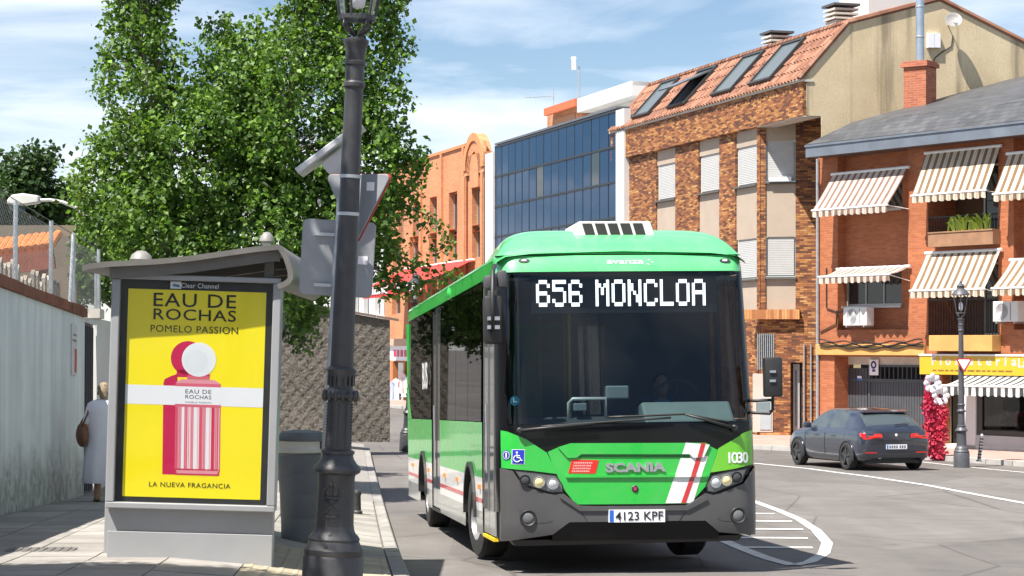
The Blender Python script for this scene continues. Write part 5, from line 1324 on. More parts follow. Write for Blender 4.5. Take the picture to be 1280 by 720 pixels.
# ------------------------------------------------------------------ flower column by the shop
def build_flowers():
    q = road_pt(1165, 570, lambda x, y: zroad(y)+.12); k = q.y/FPX; H = 98*k
    r = empty('flower_column', q, (0, 0, R_(20)), 'tall column of red ruffled flowers with two white blooms beside the shop', 'decoration')
    b = MB(); b.box((-.17, -.1, 0), (.17, .1, H)); b.build('post', M('column_red', (.30,.008,.05), .8), r)
    RD = [M('petal_red', (.58,.012,.05), .7, obj=.3), M('petal_dark', (.40,.006,.05), .7, obj=.3), M('petal_rose', (.68,.05,.09), .7, obj=.3)]
    for i in range(110):
        z = H*.78*(i/110) + random.uniform(-.02, .02); x = random.uniform(-.22, .22); yy = -.13 - random.uniform(0, .10) if random.random() < .75 else random.uniform(-.1, .1); x = x if yy < -.1 else math.copysign(.2, x)
        b = MB()
        for p in range(6):
            a = 2*math.pi*p/6 + i; rr = random.uniform(.10, .15)
            c = Vector((0, -.02, 0)); d = Vector((math.cos(a)*rr, -.05*random.random(), math.sin(a)*rr)); e = Vector((math.cos(a+.7)*rr*.9, -.06*random.random(), math.sin(a+.7)*rr*.9)); m = (d+e)*.62 + Vector((0, -.04, 0))
            b.add([c, d, m, e], [(0, 1, 2), (0, 2, 3)])
        b.build('petal_cluster', RD[i % 3], r, M=T(x, yy, z))
    for (x, z) in ((-.14, H*.93), (.10, H*.77)):
        f = empty('white_bloom'); f.parent = r; f.location = (x, -.24, z)
        for p in range(8):
            a = 2*math.pi*p/8; b = MB(); b.ball((0, 0, 0), (.12, .03, .085), 10, RY(-math.degrees(a)) @ T(.15, 0, 0) @ RZ(-15)); b.build('petal', PRINTWHITE, f, smooth=True)
        b = MB(); b.ball((0, -.04, 0), .04, 8); b.build('eye', INK, f)
    for i in range(5):
        b = MB(); b.ball((0, 0, 0), (.06, .02, .1), 8, RY(random.uniform(-60, 60))); b.build('leaf', M('bloom_leaf', (.06,.16,.04), .6), r, M=T(.22, -.15, H*(.5+.05*i)))
build_flowers()
# ------------------------------------------------------------------ bus
ROLL = -0.6; PITCH = -1.75
BM = T(1.180, 21.25, -.618) @ RZ(7.0) @ RX(PITCH) @ RY(ROLL)
BMI = BM.inverted(); BE = BMI @ EYE
HALF = 1.30
def bow(u):
    u = max(-HALF, min(HALF, u)); a = abs(u) - (HALF-.22); y = .05*(u/HALF)**2
    if a > 0: y += .22 - math.sqrt(max(0, .0484 - a*a))
    return y
def rake(z):
    y = 0.
    if z > 1.45: y += .15*(z-1.45)
    if z > 2.95: y += (z-2.95)**2*1.6
    if z < .55: y += (.55-z)**2*.8
    return y
def slim(z): return 1 - max(0, z-1.3)*.02/HALF        # the body leans in towards the roof
def S(u, z, off=0.): return Vector((max(-HALF, min(HALF, u))*slim(z), bow(u)+rake(z)-off, z))
def bray(px, py): return (BMI.to_3x3() @ ray(px, py))
def bf(px, py):
    d = bray(px, py); y = .1
    for _ in range(6):
        t = (y - BE.y)/d.y; p = BE + d*t; y = bow(p.x)*.85 + rake(p.z)
    return (max(-HALF, min(HALF, p.x/slim(p.z))), p.z)
def bs(px, py, x=-HALF):
    d = bray(px, py); t = (x - BE.x)/d.x; p = BE + d*t; return p.y, p.z
def panel(name, poly, off, t, mat, parent, pix=True, fn=S, step=.07, smooth=True, lift=None):
    """a sheet that follows the surface fn: polygon in (u, z), laid 'off' metres proud and t thick"""
    pts = [bf(*p) for p in poly] if pix else poly
    bm = bmesh.new(); vs = [bm.verts.new((u, 0, z)) for u, z in pts]; fc = bm.faces.new(vs)
    bmesh.ops.triangulate(bm, faces=[fc])
    us = [p[0] for p in pts]; zs = [p[1] for p in pts]
    def cuts(lo, hi, ax):
        n = int((hi-lo)/step); co = Vector((0, 0, 0)); no = Vector((1, 0, 0)) if ax == 0 else Vector((0, 0, 1))
        for i in range(1, n+1):
            co = no*(lo + (hi-lo)*i/(n+1)); bmesh.ops.bisect_plane(bm, geom=list(bm.verts)+list(bm.edges)+list(bm.faces), plane_co=co, plane_no=no, dist=1e-6)
    cuts(min(us), max(us), 0); cuts(min(zs), max(zs), 1)
    bmesh.ops.dissolve_limit(bm, angle_limit=1e-4, verts=bm.verts, edges=[e for e in bm.edges if False])
    for v in bm.verts: v.co = fn(v.co.x, v.co.z, off)
    bmesh.ops.recalc_face_normals(bm, faces=bm.faces)
    if t > 0:
        ed = [e for e in bm.edges if len(e.link_faces) == 1]
        r = bmesh.ops.extrude_edge_only(bm, edges=ed)
        for v in [g for g in r['geom'] if isinstance(g, bmesh.types.BMVert)]:
            v.co = v.co + Vector((0, t, 0)) if fn is S else v.co + Vector((t*(1 if v.co.x < 0 else -1), 0, 0))
    me = bpy.data.meshes.new(name); bm.to_mesh(me); bm.free(); me.materials.append(mat)
    if smooth: me.polygons.foreach_set('use_smooth', [True]*len(me.polygons)); me.set_sharp_from_angle(angle=R_(35))
    o = bpy.data.objects.new(name, me); COL.objects.link(o); o.parent = parent; return o
def tangent(u, z, off=0.):
    p = S(u, z, off); a = S(u+.01, z, off)-S(u-.01, z, off); c = S(u, z+.01, off)-S(u, z-.01, off); a.normalize(); n = a.cross(c).normalized(); c = n.cross(a)
    m = Matrix((a, c, n)).transposed().to_4x4(); m.translation = p; return m       # x right, y up, z out
def stext(body, px, py, cap, mat, parent, off, width=None, name='lettering', bold=0., ext=.001, perchar=False):
    if perchar:
        (u0, z) = bf(px, py); n = len(body)
        for i, ch in enumerate(body): text(ch, cap/.7, mat, parent, tangent(bf(px + (i-(n-1)/2)*width, py)[0], z, off), name, bold=bold, ext=ext)
        return
    u, z = bf(px, py); o = text(body, cap/.7, mat, parent, tangent(u, z, off), name, bold=bold, ext=ext)
    if width:
        bpy.context.view_layer.update(); w = o.dimensions.x; o.matrix_local = tangent(u, z, off) @ Matrix.Diagonal((width/w, 1, 1, 1))
    return o
def build_bus():
    bus = empty('city_bus', M=BM, label='green and white city bus with route display pulling out of the stop', cat='bus')
    SIDEF = lambda s: (lambda y, z, off: Vector((s*(HALF+off-max(0, z-1.3)*.02), y, z)))
    FL = SIDEF(-1); FR = SIDEF(1)
    Z0 = .33
    zg = bs(608.5, 599)[1]; zr0 = bs(608.5, 631)[1]; zr1 = bs(608.5, 625.5)[1]; zw0 = bs(608.5, 642)[1]; zwin = bs(596, 527.5)[1]; zc0 = bs(600, 351)[1]; zc1 = bf(780, 319)[1]-.03
    AX = (2.75, 9.15); AR = .585; WR = .485
    def archz(y, z0):
        z = z0
        for a in AX:
            d = abs(y-a)
            if d < AR: z = max(z, WR + math.sqrt(AR*AR-d*d))
        return z
    def strip(name, s, z0, z1, y0, y1, off, mat, parent=None, t=.02):
        b = MB(); n = max(1, int((y1-y0)/.045)); fn = SIDEF(s)
        for i in range(n):
            ya, yb = y0+(y1-y0)*i/n, y0+(y1-y0)*(i+1)/n; za, zb = archz(ya, z0), archz(yb, z0)
            if min(za, zb) >= z1: continue
            za, zb = min(za, z1), min(zb, z1)
            b.face([fn(ya, za, off), fn(yb, zb, off), fn(yb, z1, off), fn(ya, z1, off)][::(1 if s < 0 else -1)])
        return b.build(name, mat, parent or bus, clean=True)
    doors = ((.50, 1.55), (6.55, 7.75))
    for s in (-1, 1):
        segs = [(.42, 12.0)] if s > 0 else [(1.55, 6.55), (7.75, 12.0)]
        for (a, c) in segs:
            strip('skirt_panel', s, Z0, zw0, a, c, 0, BUSSILVER); strip('white_panel', s, zw0, zg, a, c, 0, BUSWHITE); strip('green_panel', s, zg, zwin, a, c, 0, BUSGREEN); strip('red_stripe', s, zr0, zr1, a, c, .003, BUSRED)
        # dark glazing: separate panes with thin gaps
        ys = [1.60, 3.0, 4.4, 5.5, 6.5] if s < 0 else [.54, 1.6, 3.0, 4.4, 5.9, 7.4]
        ys2 = [7.8, 9.2, 10.6, 11.5]
        for q in (ys, ys2):
            for a, c in zip(q, q[1:]):
                panel('side_window', [(a+.012, zwin+.01), (c-.012, zwin+.01), (c-.012, zc0-.01), (a+.012, zc0-.01)], .004, .02, SIDEGLASS, bus, False, SIDEF(s), 5)
                panel('window_pillar', [(c-.035, zwin), (c+.035, zwin), (c+.035, zc0), (c-.035, zc0)], -.03, .03, BLACKMAT, bus, False, SIDEF(s), 5)
        panel('rear_quarter', [(11.5, zwin), (12.0, zwin), (12.0, zc0), (11.5, zc0)], .002, .02, BLACKGLOSS, bus, False, SIDEF(s), 5)
        panel('rear_green_flash', [(11.2, zwin), (12.0, zwin), (12.0, zwin+.55)], .006, .0, BUSGREEN, bus, False, SIDEF(s), 5)
        panel('cantrail', [(.60, zc0), (12.0, zc0), (12.0, zc1), (.60, zc1)], .004, .02, BUSGREEN, bus, False, SIDEF(s), 5)
        # arches and lamps
        for a in AX:
            b = MB(); k = 20; fn = SIDEF(s); ring = []
            for i in range(k+1):
                t = math.pi*i/k; ring.append((a+AR*math.cos(t), WR+AR*math.sin(t), a+(AR-.05)*math.cos(t), WR+(AR-.05)*math.sin(t)))
            vs = []
            for (y1, z1, y2, z2) in ring: vs += [fn(y1, z1, .004), fn(y1, z1, .03), fn(y2, z2, .03), fn(y2, z2, -.3)]
            b.add(vs, [(4*i+j, 4*i+j+1, 4*i+4+j+1, 4*i+4+j) for i in range(k) for j in range(3)]); b.build('wheel_arch', BLACKMAT, bus, clean=True)
        for y in (1.75, 4.2, 5.8, 8.2, 11.0): b = MB(); b.box((-.02, -.05, -.025), (.02, .05, .025)); b.build('marker_lamp', ORANGELENS, bus, M=T(s*(HALF+.004), y, zr1+.12))
    # front and middle doors (kerb side): frame, two glazed leaves, silver foot
    for di, (a, c) in enumerate(doors):
        d = empty('door'); d.parent = bus; m = (a+c)/2
        panel('door_frame', [(a, Z0+.02), (c, Z0+.02), (c, zc0), (a, zc0)], -.035, .02, BLACKMAT, d, False, FL, 5)
        for q0, q1 in ((a+.03, m-.015), (m+.015, c-.03)):
            lf = empty('door_leaf'); lf.parent = d
            panel('leaf_glass', [(q0+.05, .62), (q1-.05, .62), (q1-.05, zc0-.10), (q0+.05, zc0-.10)], -.008, .015, glassdark('door_glass', (.05,.055,.06), .05, .9) if 'door_glass' not in bpy.data.materials else bpy.data.materials['door_glass'], lf, False, FL, 5)
            panel('leaf_foot', [(q0, Z0+.04), (q1, Z0+.04), (q1, .62), (q0, .62)], -.012, .015, BUSSILVER, lf, False, FL, 5)
            for e0, e1 in ((q0, q0+.05), (q1-.05, q1)): panel('leaf_stile', [(e0, .62), (e1, .62), (e1, zc0-.05), (e0, zc0-.05)], -.004, .02, M('door_stile', (.16,.165,.17), .4, .4) if di == 0 else BLACKMAT, lf, False, FL, 5)
        b = MB(); b.box((-HALF-.005, a+.02, Z0-.01), (-HALF+.05, c-.02, Z0+.02)); b.build('step_edge', M('step_yellow', (.70,.48,.01), .5) if di == 0 else BLACKMAT, d)
        b = MB(); b.tube([(-HALF-.03, m-.2, 1.0), (-HALF-.03, m-.2, 1.7)], .012, 6); b.build('handle', STEEL, d)
    # under-body, floor, ceiling, back
    b = MB(); b.box((-1.2, .5, Z0), (1.2, 2.1, Z0+.06)); b.box((-.85, 2.1, Z0), (.85, 3.4, Z0+.06)); b.box((-1.2, 3.4, Z0), (1.2, 8.5, Z0+.06)); b.box((-.8, 8.5, Z0), (.8, 9.8, Z0+.06)); b.box((-1.2, 9.8, Z0), (1.2, 11.9, Z0+.06)); b.build('floor', DARKVOID, bus)
    b = MB()
    for a in AX:
        for s in (-1, 1): b.box((s*.86-.02, a-.6, Z0), (s*.86+.02, a+.6, 1.1)); b.box((min(s*.86, s*1.24), a-.62, 1.08), (max(s*.86, s*1.24), a+.62, 1.12))
    b.build('wheel_box', DARKVOID, bus)
    b = MB(); b.box((-HALF, 11.98, Z0), (HALF, 12.0, 2.95)); b.build('rear_panel', BUSGREEN, bus)
    b = MB(); b.box((-1.2, .5, zc0-.06), (1.2, 11.9, zc0-.03)); b.build('ceiling', M('bus_ceiling', (.42,.43,.43), .7), bus)
    # roof shell
    b = MB(); sec = [(-HALF+.03, zc1-.004), (-HALF+.045, zc1+.03), (-1.17, zc1+.08), (-.9, zc1+.11), (0, zc1+.13), (.9, zc1+.11), (1.17, zc1+.08), (HALF-.045, zc1+.03), (HALF-.03, zc1-.004)]
    n = len(sec); ys = [.32, .6, 2, 12]
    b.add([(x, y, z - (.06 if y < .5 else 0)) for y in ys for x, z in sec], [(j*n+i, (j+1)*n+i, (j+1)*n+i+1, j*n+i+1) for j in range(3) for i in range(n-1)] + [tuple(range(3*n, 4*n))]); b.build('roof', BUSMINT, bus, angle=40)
    # header band over the windscreen, seam, roof fairing
    zh0 = bf(780, 339)[1]; zh1 = bf(780, 319)[1]
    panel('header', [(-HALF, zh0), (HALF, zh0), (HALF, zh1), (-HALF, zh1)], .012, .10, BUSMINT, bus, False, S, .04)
    b = MB(); st = [(0., zh1+.012, 1.255), (.04, zh1+.08, 1.255), (.14, zh1+.17, 1.25), (.30, zh1+.25, 1.235), (.58, zh1+.305, 1.22), (1.1, zh1+.325, 1.21), (1.8, zh1+.27, 1.2), (2.6, zh1+.13, 1.2), (3.4, zh1-.03, 1.18)]
    K = 41; vs = []
    for dy, zt, w in st:
        for i in range(K):
            x = -w + 2*w*i/(K-1); e = abs(x/w); zz = zh1+.008 - max(0, (dy-.3))*.045
            z = zz + (zt-zz)*(1-e**9.0)**.7 if e < 1 else zz
            base = bow(x*.985) + rake(zh1) + .004
            f = min(1, dy/1.0); y = base*(1-f) + .30*f + dy
            vs.append((x, y, z))
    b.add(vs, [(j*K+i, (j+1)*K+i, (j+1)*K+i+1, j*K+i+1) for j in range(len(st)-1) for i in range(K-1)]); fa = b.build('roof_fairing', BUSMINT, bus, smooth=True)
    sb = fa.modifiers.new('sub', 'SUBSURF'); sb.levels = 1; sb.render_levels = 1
    # white roof vent unit with five dark grilles
    zt = zh1+.165; ac = empty('roof_vent_unit'); ac.parent = bus
    uc = bf(763, 300)[0]+.06; w0, w1 = .43, .37; yb = .60
    b = MB(); b.prism([(uc-w0, yb, zt-.10), (uc+w0, yb, zt-.10), (uc+w0, yb, zt+.02), (uc+w1, yb, zt+.20), (uc-w1, yb, zt+.20), (uc-w0, yb, zt+.02)], (0, .9, 0)); b.build('casing', M('vent_white', (.78,.76,.74), .5, var=.05), ac, bevel=.02)
    for i in range(5):
        x0 = uc-.335+i*.130; b = MB(); b.prism([(x0+.035, yb-.006, zt+.06), (x0+.135, yb-.006, zt+.06), (x0+.10, yb-.006, zt+.18), (x0, yb-.006, zt+.18)], (0, .012, 0)); b.build('grille', M('vent_dark', (.035,.033,.033), .6), ac)
    # black surround of the windscreen and cowl
    zb = bf(780, 528)[1]
    panel('screen_pillar', [(-HALF, Z0+.3), (-HALF+.10, Z0+.3), (-HALF+.10, zh0-.002), (-HALF, zh0-.002)], .0, .08, BLACKGLOSS, bus, False, S, .03)
    panel('screen_pillar', [(HALF-.075, Z0+.3), (HALF, Z0+.3), (HALF, zh0-.002), (HALF-.075, zh0-.002)], .0, .08, BLACKGLOSS, bus, False, S, .03)
    panel('cowl', [(-HALF+.095, Z0+.3), (HALF-.07, Z0+.3), (HALF-.07, zb), (-HALF+.095, zb)], -.002, .06, BLACKGLOSS, bus, False, S, .05)
    panel('windscreen', [(-HALF+.09, zb-.005), (HALF-.07, zb-.005), (HALF-.07, zh0-.004), (-HALF+.09, zh0-.004)], .004, .0, WINDSCREEN, bus, False, S, .05)
    panel('screen_edge', [(-HALF+.098, zb), (-HALF+.13, zb), (-HALF+.13, zh0-.01), (-HALF+.098, zh0-.01)], -.012, .0, BLACKMAT, bus, False, S, .04)
    # destination display
    dz = empty('destination_display'); dz.parent = bus
    u0, zt0 = bf(668, 343); u1, zt1 = bf(898, 389)
    def Sd(u, z, off): p = S(0, (zt0+zt1)/2, off); return Vector((u, p.y+.12, z))
    b = MB(); yb = S(0, zt0).y+.13; b.box((u0, yb, zt1), (u1, yb+.08, zt0)); b.build('housing', M('display_black', (.014,.015,.018), .5, var=0), dz)
    GL = {'6': ('0111', '1000', '1000', '1110', '1001', '1001', '0110'), '5': ('1111', '1000', '1110', '0001', '0001', '1001', '0110'), 'M': ('10001', '11011', '10101', '10101', '10001', '10001', '10001'),
          'O': ('01110', '10001', '10001', '10001', '10001', '10001', '01110'), 'N': ('10001', '11001', '11001', '10101', '10011', '10011', '10001'), 'C': ('01110', '10001', '10000', '10000', '10000', '10001', '01110'), 'L': ('1000', '1000', '1000', '1000', '1000', '1000', '1111'), 'A': ('01110', '10001', '10001', '11111', '10001', '10001', '10001')}
    GL['6'] = ('01110', '10001', '10000', '11110', '10001', '10001', '01110'); GL['5'] = ('11111', '10000', '11110', '00001', '00001', '10001', '01110'); GL['L'] = ('10000',)*6+('11111',)
    ua = bf(675, 365)[0]; ub = bf(883, 365)[0]; za = bf(779, 348.5)[1]; zb_ = bf(779, 381.5)[1]
    chars = list('656 MONCLOA'); cells = sum(6 if c != ' ' else 4 for c in chars)-1; cw = (ub-ua)/cells; chh = (za-zb_)/7; x = 0
    yl = yb-.004
    for c in chars:
        if c == ' ': x += 4; continue
        b = MB()
        for r, row in enumerate(GL[c]):
            for i, v in enumerate(row):
                if v == '1':
                    for sx in (0, 1):
                        for sz in (0, 1):
                            X = ua+(x+i+sx*.5)*cw; Zz = za-(r+sz*.5)*chh; b.face([(X-.02*cw, yl, Zz-.50*chh), (X+.50*cw, yl, Zz-.50*chh), (X+.50*cw, yl, Zz+.0*chh), (X-.02*cw, yl, Zz+.0*chh)])
        b.build('display_character', LEDWHITE, dz); x += 6
    # green corner panels, hood, stripes
    panel('corner_panel', [(626, 538), (634, 539.5), (657.5, 549), (683.5, 566), (697, 592.5), (665, 588.5), (627, 585)], .012, .03, BUSGREEN, bus, True, S, .045)
    panel('corner_panel', [(941, 537), (930, 541), (898, 560.6), (888, 590.6), (915, 586.5), (941, 580)], .012, .03, BUSGREEN_R, bus, True, S, .045)
    panel('hood', [(684.5, 565), (697, 559.5), (713, 555), (881, 554.5), (897, 562.5), (882.5, 607), (862, 629.5), (720, 630.5), (702.5, 609)], .012, .03, BUSGREEN, bus, True, S, .06)
    panel('hood_flap', [(697, 559), (713, 554), (881, 553.4), (887, 556), (879, 571.5), (866, 572), (861, 567.5), (726, 567.5), (720, 572), (709, 572.3)], .026, .016, BUSGREEN, bus, True, S, .05)
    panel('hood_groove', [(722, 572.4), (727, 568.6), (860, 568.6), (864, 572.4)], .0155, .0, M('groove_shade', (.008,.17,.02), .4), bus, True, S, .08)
    panel('hood_ledge', [(706, 594), (884, 593), (883, 596), (707, 597)], .030, .02, BUSGREEN, bus, True, S, .06)
    for P4, mt, o in (([(856.6, 553.2), (886.5, 555.8), (879, 571.5), (866, 572), (861, 567.5), (852, 567.5)], BUSWHITE, .0285), ([(851.3, 570), (884.8, 570), (877, 593.5), (843.6, 593.5)], BUSWHITE, .0145), ([(844, 593), (877, 593), (876, 596), (843, 596.3)], BUSWHITE, .032), ([(842.6, 596), (876, 596), (866, 628.5), (831.5, 629)], BUSWHITE, .0145)):
        panel('white_stripe', P4, o, .0, mt, bus, True, S, .06)
    for P4, o in (([(875.8, 553.6), (881.3, 553.6), (876.5, 571.3), (871, 571.3)], .031), ([(870.8, 571), (876.8, 571), (869.6, 593.5), (863.6, 593.5)], .017), ([(863.7, 593), (869.7, 593), (868.8, 596), (862.8, 596)], .0345), ([(862.6, 596), (868.4, 596), (857, 628.6), (851, 628.7)], .017)):
        panel('red_stripe', P4, o, .0, BUSRED, bus, True, S, .06)
    # bumper with lower lip
    lowl = [(625, 585), (640.6, 588.5), (652, 606.5), (672, 614), (686, 617.5), (704, 617), (724.5, 632), (760, 633), (760, 652), (711, 652.5), (690, 668), (626, 676.5)]
    lowr = [(943, 582), (929, 604), (904, 614.5), (891, 618.5), (882, 616.5), (857, 631.5), (826, 632.3), (826, 651), (880.6, 650.6), (898, 665), (944, 668)]
    mid = [(760, 633), (826, 632.3), (826, 651), (760, 652)]
    panel('bumper_corner', lowl, .045, .12, BUMPER, bus, True, S, .045); panel('bumper_corner', lowr, .045, .12, BUMPER, bus, True, S, .045); panel('bumper_centre', mid, .045, .10, BUMPER, bus, True, S, .05)
    panel('bumper_crease', [(724, 632.5), (857, 631.8), (880, 620), (884, 624), (858, 637.5), (724, 638.5), (699, 622), (703, 618)], .062, .03, BUMPER, bus, True, S, .05)
    for sx in (((726, 640), (733, 651.5)), ((856, 639), (848, 650.5))):
        (a, c) = sx; panel('bumper_seam', [(a[0]-.6, a[1]), (a[0]+.6, a[1]), (c[0]+.6, c[1]), (c[0]-.6, c[1])], .048, .0, BLACKMAT, bus, True, S, .1)
    panel('lower_lip', [(690, 668.5), (711, 653), (880, 651), (898, 665.5), (898, 673), (690, 676)], .02, .2, BLACKGLOSS, bus, True, S, .06)
    panel('chin', [(640, 676), (930, 669), (925, 676), (645, 683)], -.05, .3, BLACKMAT, bus, True, S, .08)
    # head lamps
    hl = ([(642, 587.5), (668, 590.5), (695, 594), (703.5, 607), (703, 615.5), (690, 616), (681, 613.5), (672, 611), (653, 605)], [(655.5, 600.5), (673, 602.5), (690, 604.5)]); hr = ([(933.5, 585), (912, 588.5), (889, 594), (881.5, 606), (883, 614.5), (892, 616), (903, 611), (927, 602)], [(919.5, 596.5), (906.5, 600), (893, 602.5)])
    for (poly, spots) in (hl, hr):
        h = empty('headlight'); h.parent = bus
        panel('housing', poly, .040, .05, M('headlight_black', (.02,.02,.022), .25, var=0), h, True, S, .04)
        cx = sum(p[0] for p in poly)/len(poly); cy = sum(p[1] for p in poly)/len(poly)
        rim = [(cx+(a-cx)*.93, cy+(c-cy)*.90) for a, c in poly]; panel('bezel', rim, .0435, .0, M('headlight_bezel', (.16,.165,.17), .25, .5, var=0), h, True, S, .04)
        for i, sp in enumerate(spots):
            u, z = bf(*sp); mt = tangent(u, z, .046); r = .050
            b = MB(); b.lathe([(r, 0), (r*1.12, .012), (r*1.12, .02), (r, .02), (r*.92, .006)], 20, mt, cap=False); b.build('lamp_ring', CHROME if i else BLACKMAT, h, smooth=True, angle=40)
            b = MB(); b.lathe([(r*.94, .008), (r*.8, .016), (r*.45, .024), (0, .027)], 20, mt); b.build('lens', [glassdark('dark_lens', (.05,.05,.055)) if 'dark_lens' not in bpy.data.materials else bpy.data.materials['dark_lens'], WARMLENS, LIGHTLENS][i], h, smooth=True, angle=60)
    for (px, py) in ((659.5, 647.5), (921.5, 644)):
        u, z = bf(px, py); mt = tangent(u, z, .047); f = empty('fog_lamp'); f.parent = bus
        b = MB(); b.lathe([(.082, 0), (.075, .014), (.060, .006), (.055, -.01)], 24, mt, cap=False); b.build('bezel', BLACKMAT, f, smooth=True, angle=40)
        b = MB(); b.lathe([(.055, .001), (.048, .008), (.02, .013), (0, .014)], 20, mt); b.build('lens', M('fog_lens', (.16,.165,.17), .15, .3, coat=.5), f, smooth=True, angle=60)
    panel('bumper_recess', [(648, 637), (676, 639), (690, 651), (684, 653), (650, 655)], .0475, .0, M('bumper_recess', (.06,.06,.062), .5), bus, True, S, .05)
    panel('bumper_recess', [(935, 633), (910, 637), (895, 648), (902, 651), (935, 651)], .0475, .0, _mats['bumper_recess'], bus, True, S, .05)
    # plate, lettering, stickers
    pl = panel('number_plate', [(759.5, 636.8), (829.5, 636.3), (829.5, 652), (759.5, 652.5)], .075, .03, PRINTWHITE, bus, True, S, .3)
    panel('plate_band', [(760.5, 637.4), (765.6, 637.4), (765.6, 651.9), (760.5, 651.9)], .0765, .0, M('plate_blue', (.015,.12,.55), .5, var=0), bus, True, S, .3)
    stext('4123 KPF', 797.5, 644.3, .082, INK, bus, .0775, .475, bold=.001)
    stext('SCANIA', 793.5, 584, .082, M('badge_chrome', (.55,.56,.58), .25, .8, var=.05), bus, .020, .60, bold=.0055, ext=.008, name='badge_lettering')
    panel('red_badge', [(714.5, 574.5), (748, 575.2), (744, 592), (710, 591.5)], .0155, .002, M('badge_red', (.62,.02,.015), .45, var=0), bus, True, S, .3)
    b = MB()
    for i, py in enumerate((578.5, 582, 585.6, 589)):
        x = 717.-i*.8
        while x < 739-i*.7:
            w = random.uniform(1.2, 2.4); u, z = bf(x, py); u2, _ = bf(x+w, py); p = S(u, z, .0175); b.face([(u, p.y, z-.008), (u2, p.y, z-.008), (u2, p.y, z+.008), (u, p.y, z+.008)]); x += w+.7
    b.build('badge_print', M('badge_print', (.75,.35,.33), .5, var=0), bus)
    u, z = bf(793.5, 611); mt = tangent(u, z, .0155); b = MB(); b.lathe([(.0, .006), (.026, .005), (.032, .003), (.034, 0)], 20, mt); b.build('crest', M('crest_dark', (.10,.03,.07), .3, .4), bus, smooth=True, angle=50)
    b = MB(); b.box((-.012, -.016, .006), (.012, .014, .010), mt); b.build('crest_emblem', M('crest_red', (.4,.05,.12), .4), bus)
    stext('avanza', 781, 327.5, .062, PRINTWHITE, bus, .016, .37, bold=.0005)
    for k, (dx, dy) in enumerate(((811, 324.8), (815, 327.5), (810, 330.2))):
        u, z = bf(dx, dy); mt = tangent(u, z, .016); b = MB(); b.box((-.014, -.003, 0), (.014, .003, .001), mt @ RZ((30, 0, -30)[k])); b.build('logo_stroke', PRINTWHITE, bus)
    stext('1030', 921.5, 572, .105, PRINTWHITE, bus, .016, 6.7, perchar=True, bold=.002)
    ws = panel('wheelchair_sticker', [(639.8, 561.6), (655.8, 561.8), (655.4, 580.6), (639.4, 580.2)], .0145, .0, PRINTWHITE, bus, True, S, .05)
    panel('sticker_field', [(640.4, 562.2), (655.2, 562.4), (654.8, 580), (640, 579.6)], .0158, .0, M('sticker_blue', (.015,.04,.45), .4, var=0), ws, True, S, .05)
    u, z = bf(647.5, 571); mt = tangent(u, z, .0175); b = MB()
    b.ball((-.012, .042, 0), (.011, .011, .001), 10, mt); b.tube([(-.012, .028, 0), (-.010, -.008, 0), (.018, -.010, 0), (.030, -.038, 0), (.042, -.034, 0)], .0055, 6, mt); b.tube([(-.011, .012, 0), (.016, .010, 0)], .005, 6, mt)
    b.tube([(-.018 + .032*math.cos(a) + .006, -.018 + .032*math.sin(a), 0) for a in [R_(110+20*i) for i in range(12)]], .005, 6, mt); b.build('wheelchair_symbol', PRINTWHITE, ws)
    u, z = bf(632.8, 569); mt = tangent(u, z, .0145); b = MB(); b.lathe([(.0, .0015), (.045, .0015), (.05, 0)], 24, mt); st_ = b.build('round_sticker', M('sticker_navy', (.03,.05,.25), .4, var=0), bus); b = MB(); b.lathe([(.036, .002), (.040, .002)], 24, mt, cap=False); b.box((-.006, -.025, .002), (.006, .025, .003), mt); b.build('sticker_symbol', PRINTWHITE, st_)
    u, z = bf(643.5, 501); mt = tangent(u, z, .008); b = MB(); b.lathe([(0, .001), (.048, .001)], 24, mt); st_ = b.build('round_sticker', M('sticker_teal', (.05,.35,.48), .4, var=0), bus); b = MB(); b.tube([(-.012, .025, .002), (-.012, -.01, .002), (.02, -.01, .002)], .005, 6, mt); b.build('sticker_symbol', PRINTWHITE, st_)
    for px in (655, 906):
        u, z = bf(px, 326); mt = tangent(u, z, .014); cl = empty('corner_lamp'); cl.parent = bus; b = MB(); b.lathe([(0, .004), (.055, .004), (.058, 0)], 20, mt @ Matrix.Diagonal((1, .5, 1, 1))); b.build('base', BLACKMAT, cl); b = MB(); b.lathe([(0, .016), (.022, .012), (.03, .004)], 14, mt @ Matrix.Diagonal((1, .55, 1, 1))); b.build('lens', PRINTWHITE, cl, smooth=True)
    # wipers
    for pts, blade in (([(649.5, 538.5), (690, 534), (742, 529.5)], [(676, 533), (742, 528.5), (838, 522)]), ([(917, 535), (880, 524.5), (855, 518)], [(912, 528), (855, 517.5), (760, 521.5)])):
        w = empty('wiper'); w.parent = bus
        q = [bf(*p) for p in pts]; b = MB(); b.tube([S(u, z, .05) for u, z in q], [.020, .014, .010], 8); b.build('arm', BLACKMAT, w, smooth=True); mt = tangent(*q[0], .02); b = MB(); b.lathe([(.034, 0), (.034, .03), (.02, .045), (0, .046)], 14, mt); b.build('pivot', BLACKMAT, w, smooth=True, angle=40)
        q = [bf(*p) for p in blade]; b = MB(); b.tube([S(u+(v-u)*t, z+(y-z)*t, .03) for (u, z), (v, y) in zip(q, q[1:]) for t in (0, .25, .5, .75)] + [S(*q[-1], .03)], .011, 6); b.build('blade', BLACKMAT, w, smooth=True)
    # mirrors
    m = empty('mirror'); m.parent = bus; D = BMI
    def at(px, py, y): d = bray(px, py); t = (y-BE.y)/d.y; return BE + d*t
    a = at(603.5, 370, -.05); c = at(633, 430, -.05); b = MB(); b.box((a.x, -.16, c.z), (c.x-.05, .0, a.z), bev=.03); b.build('housing', BLACKMAT, m, smooth=True, angle=40)
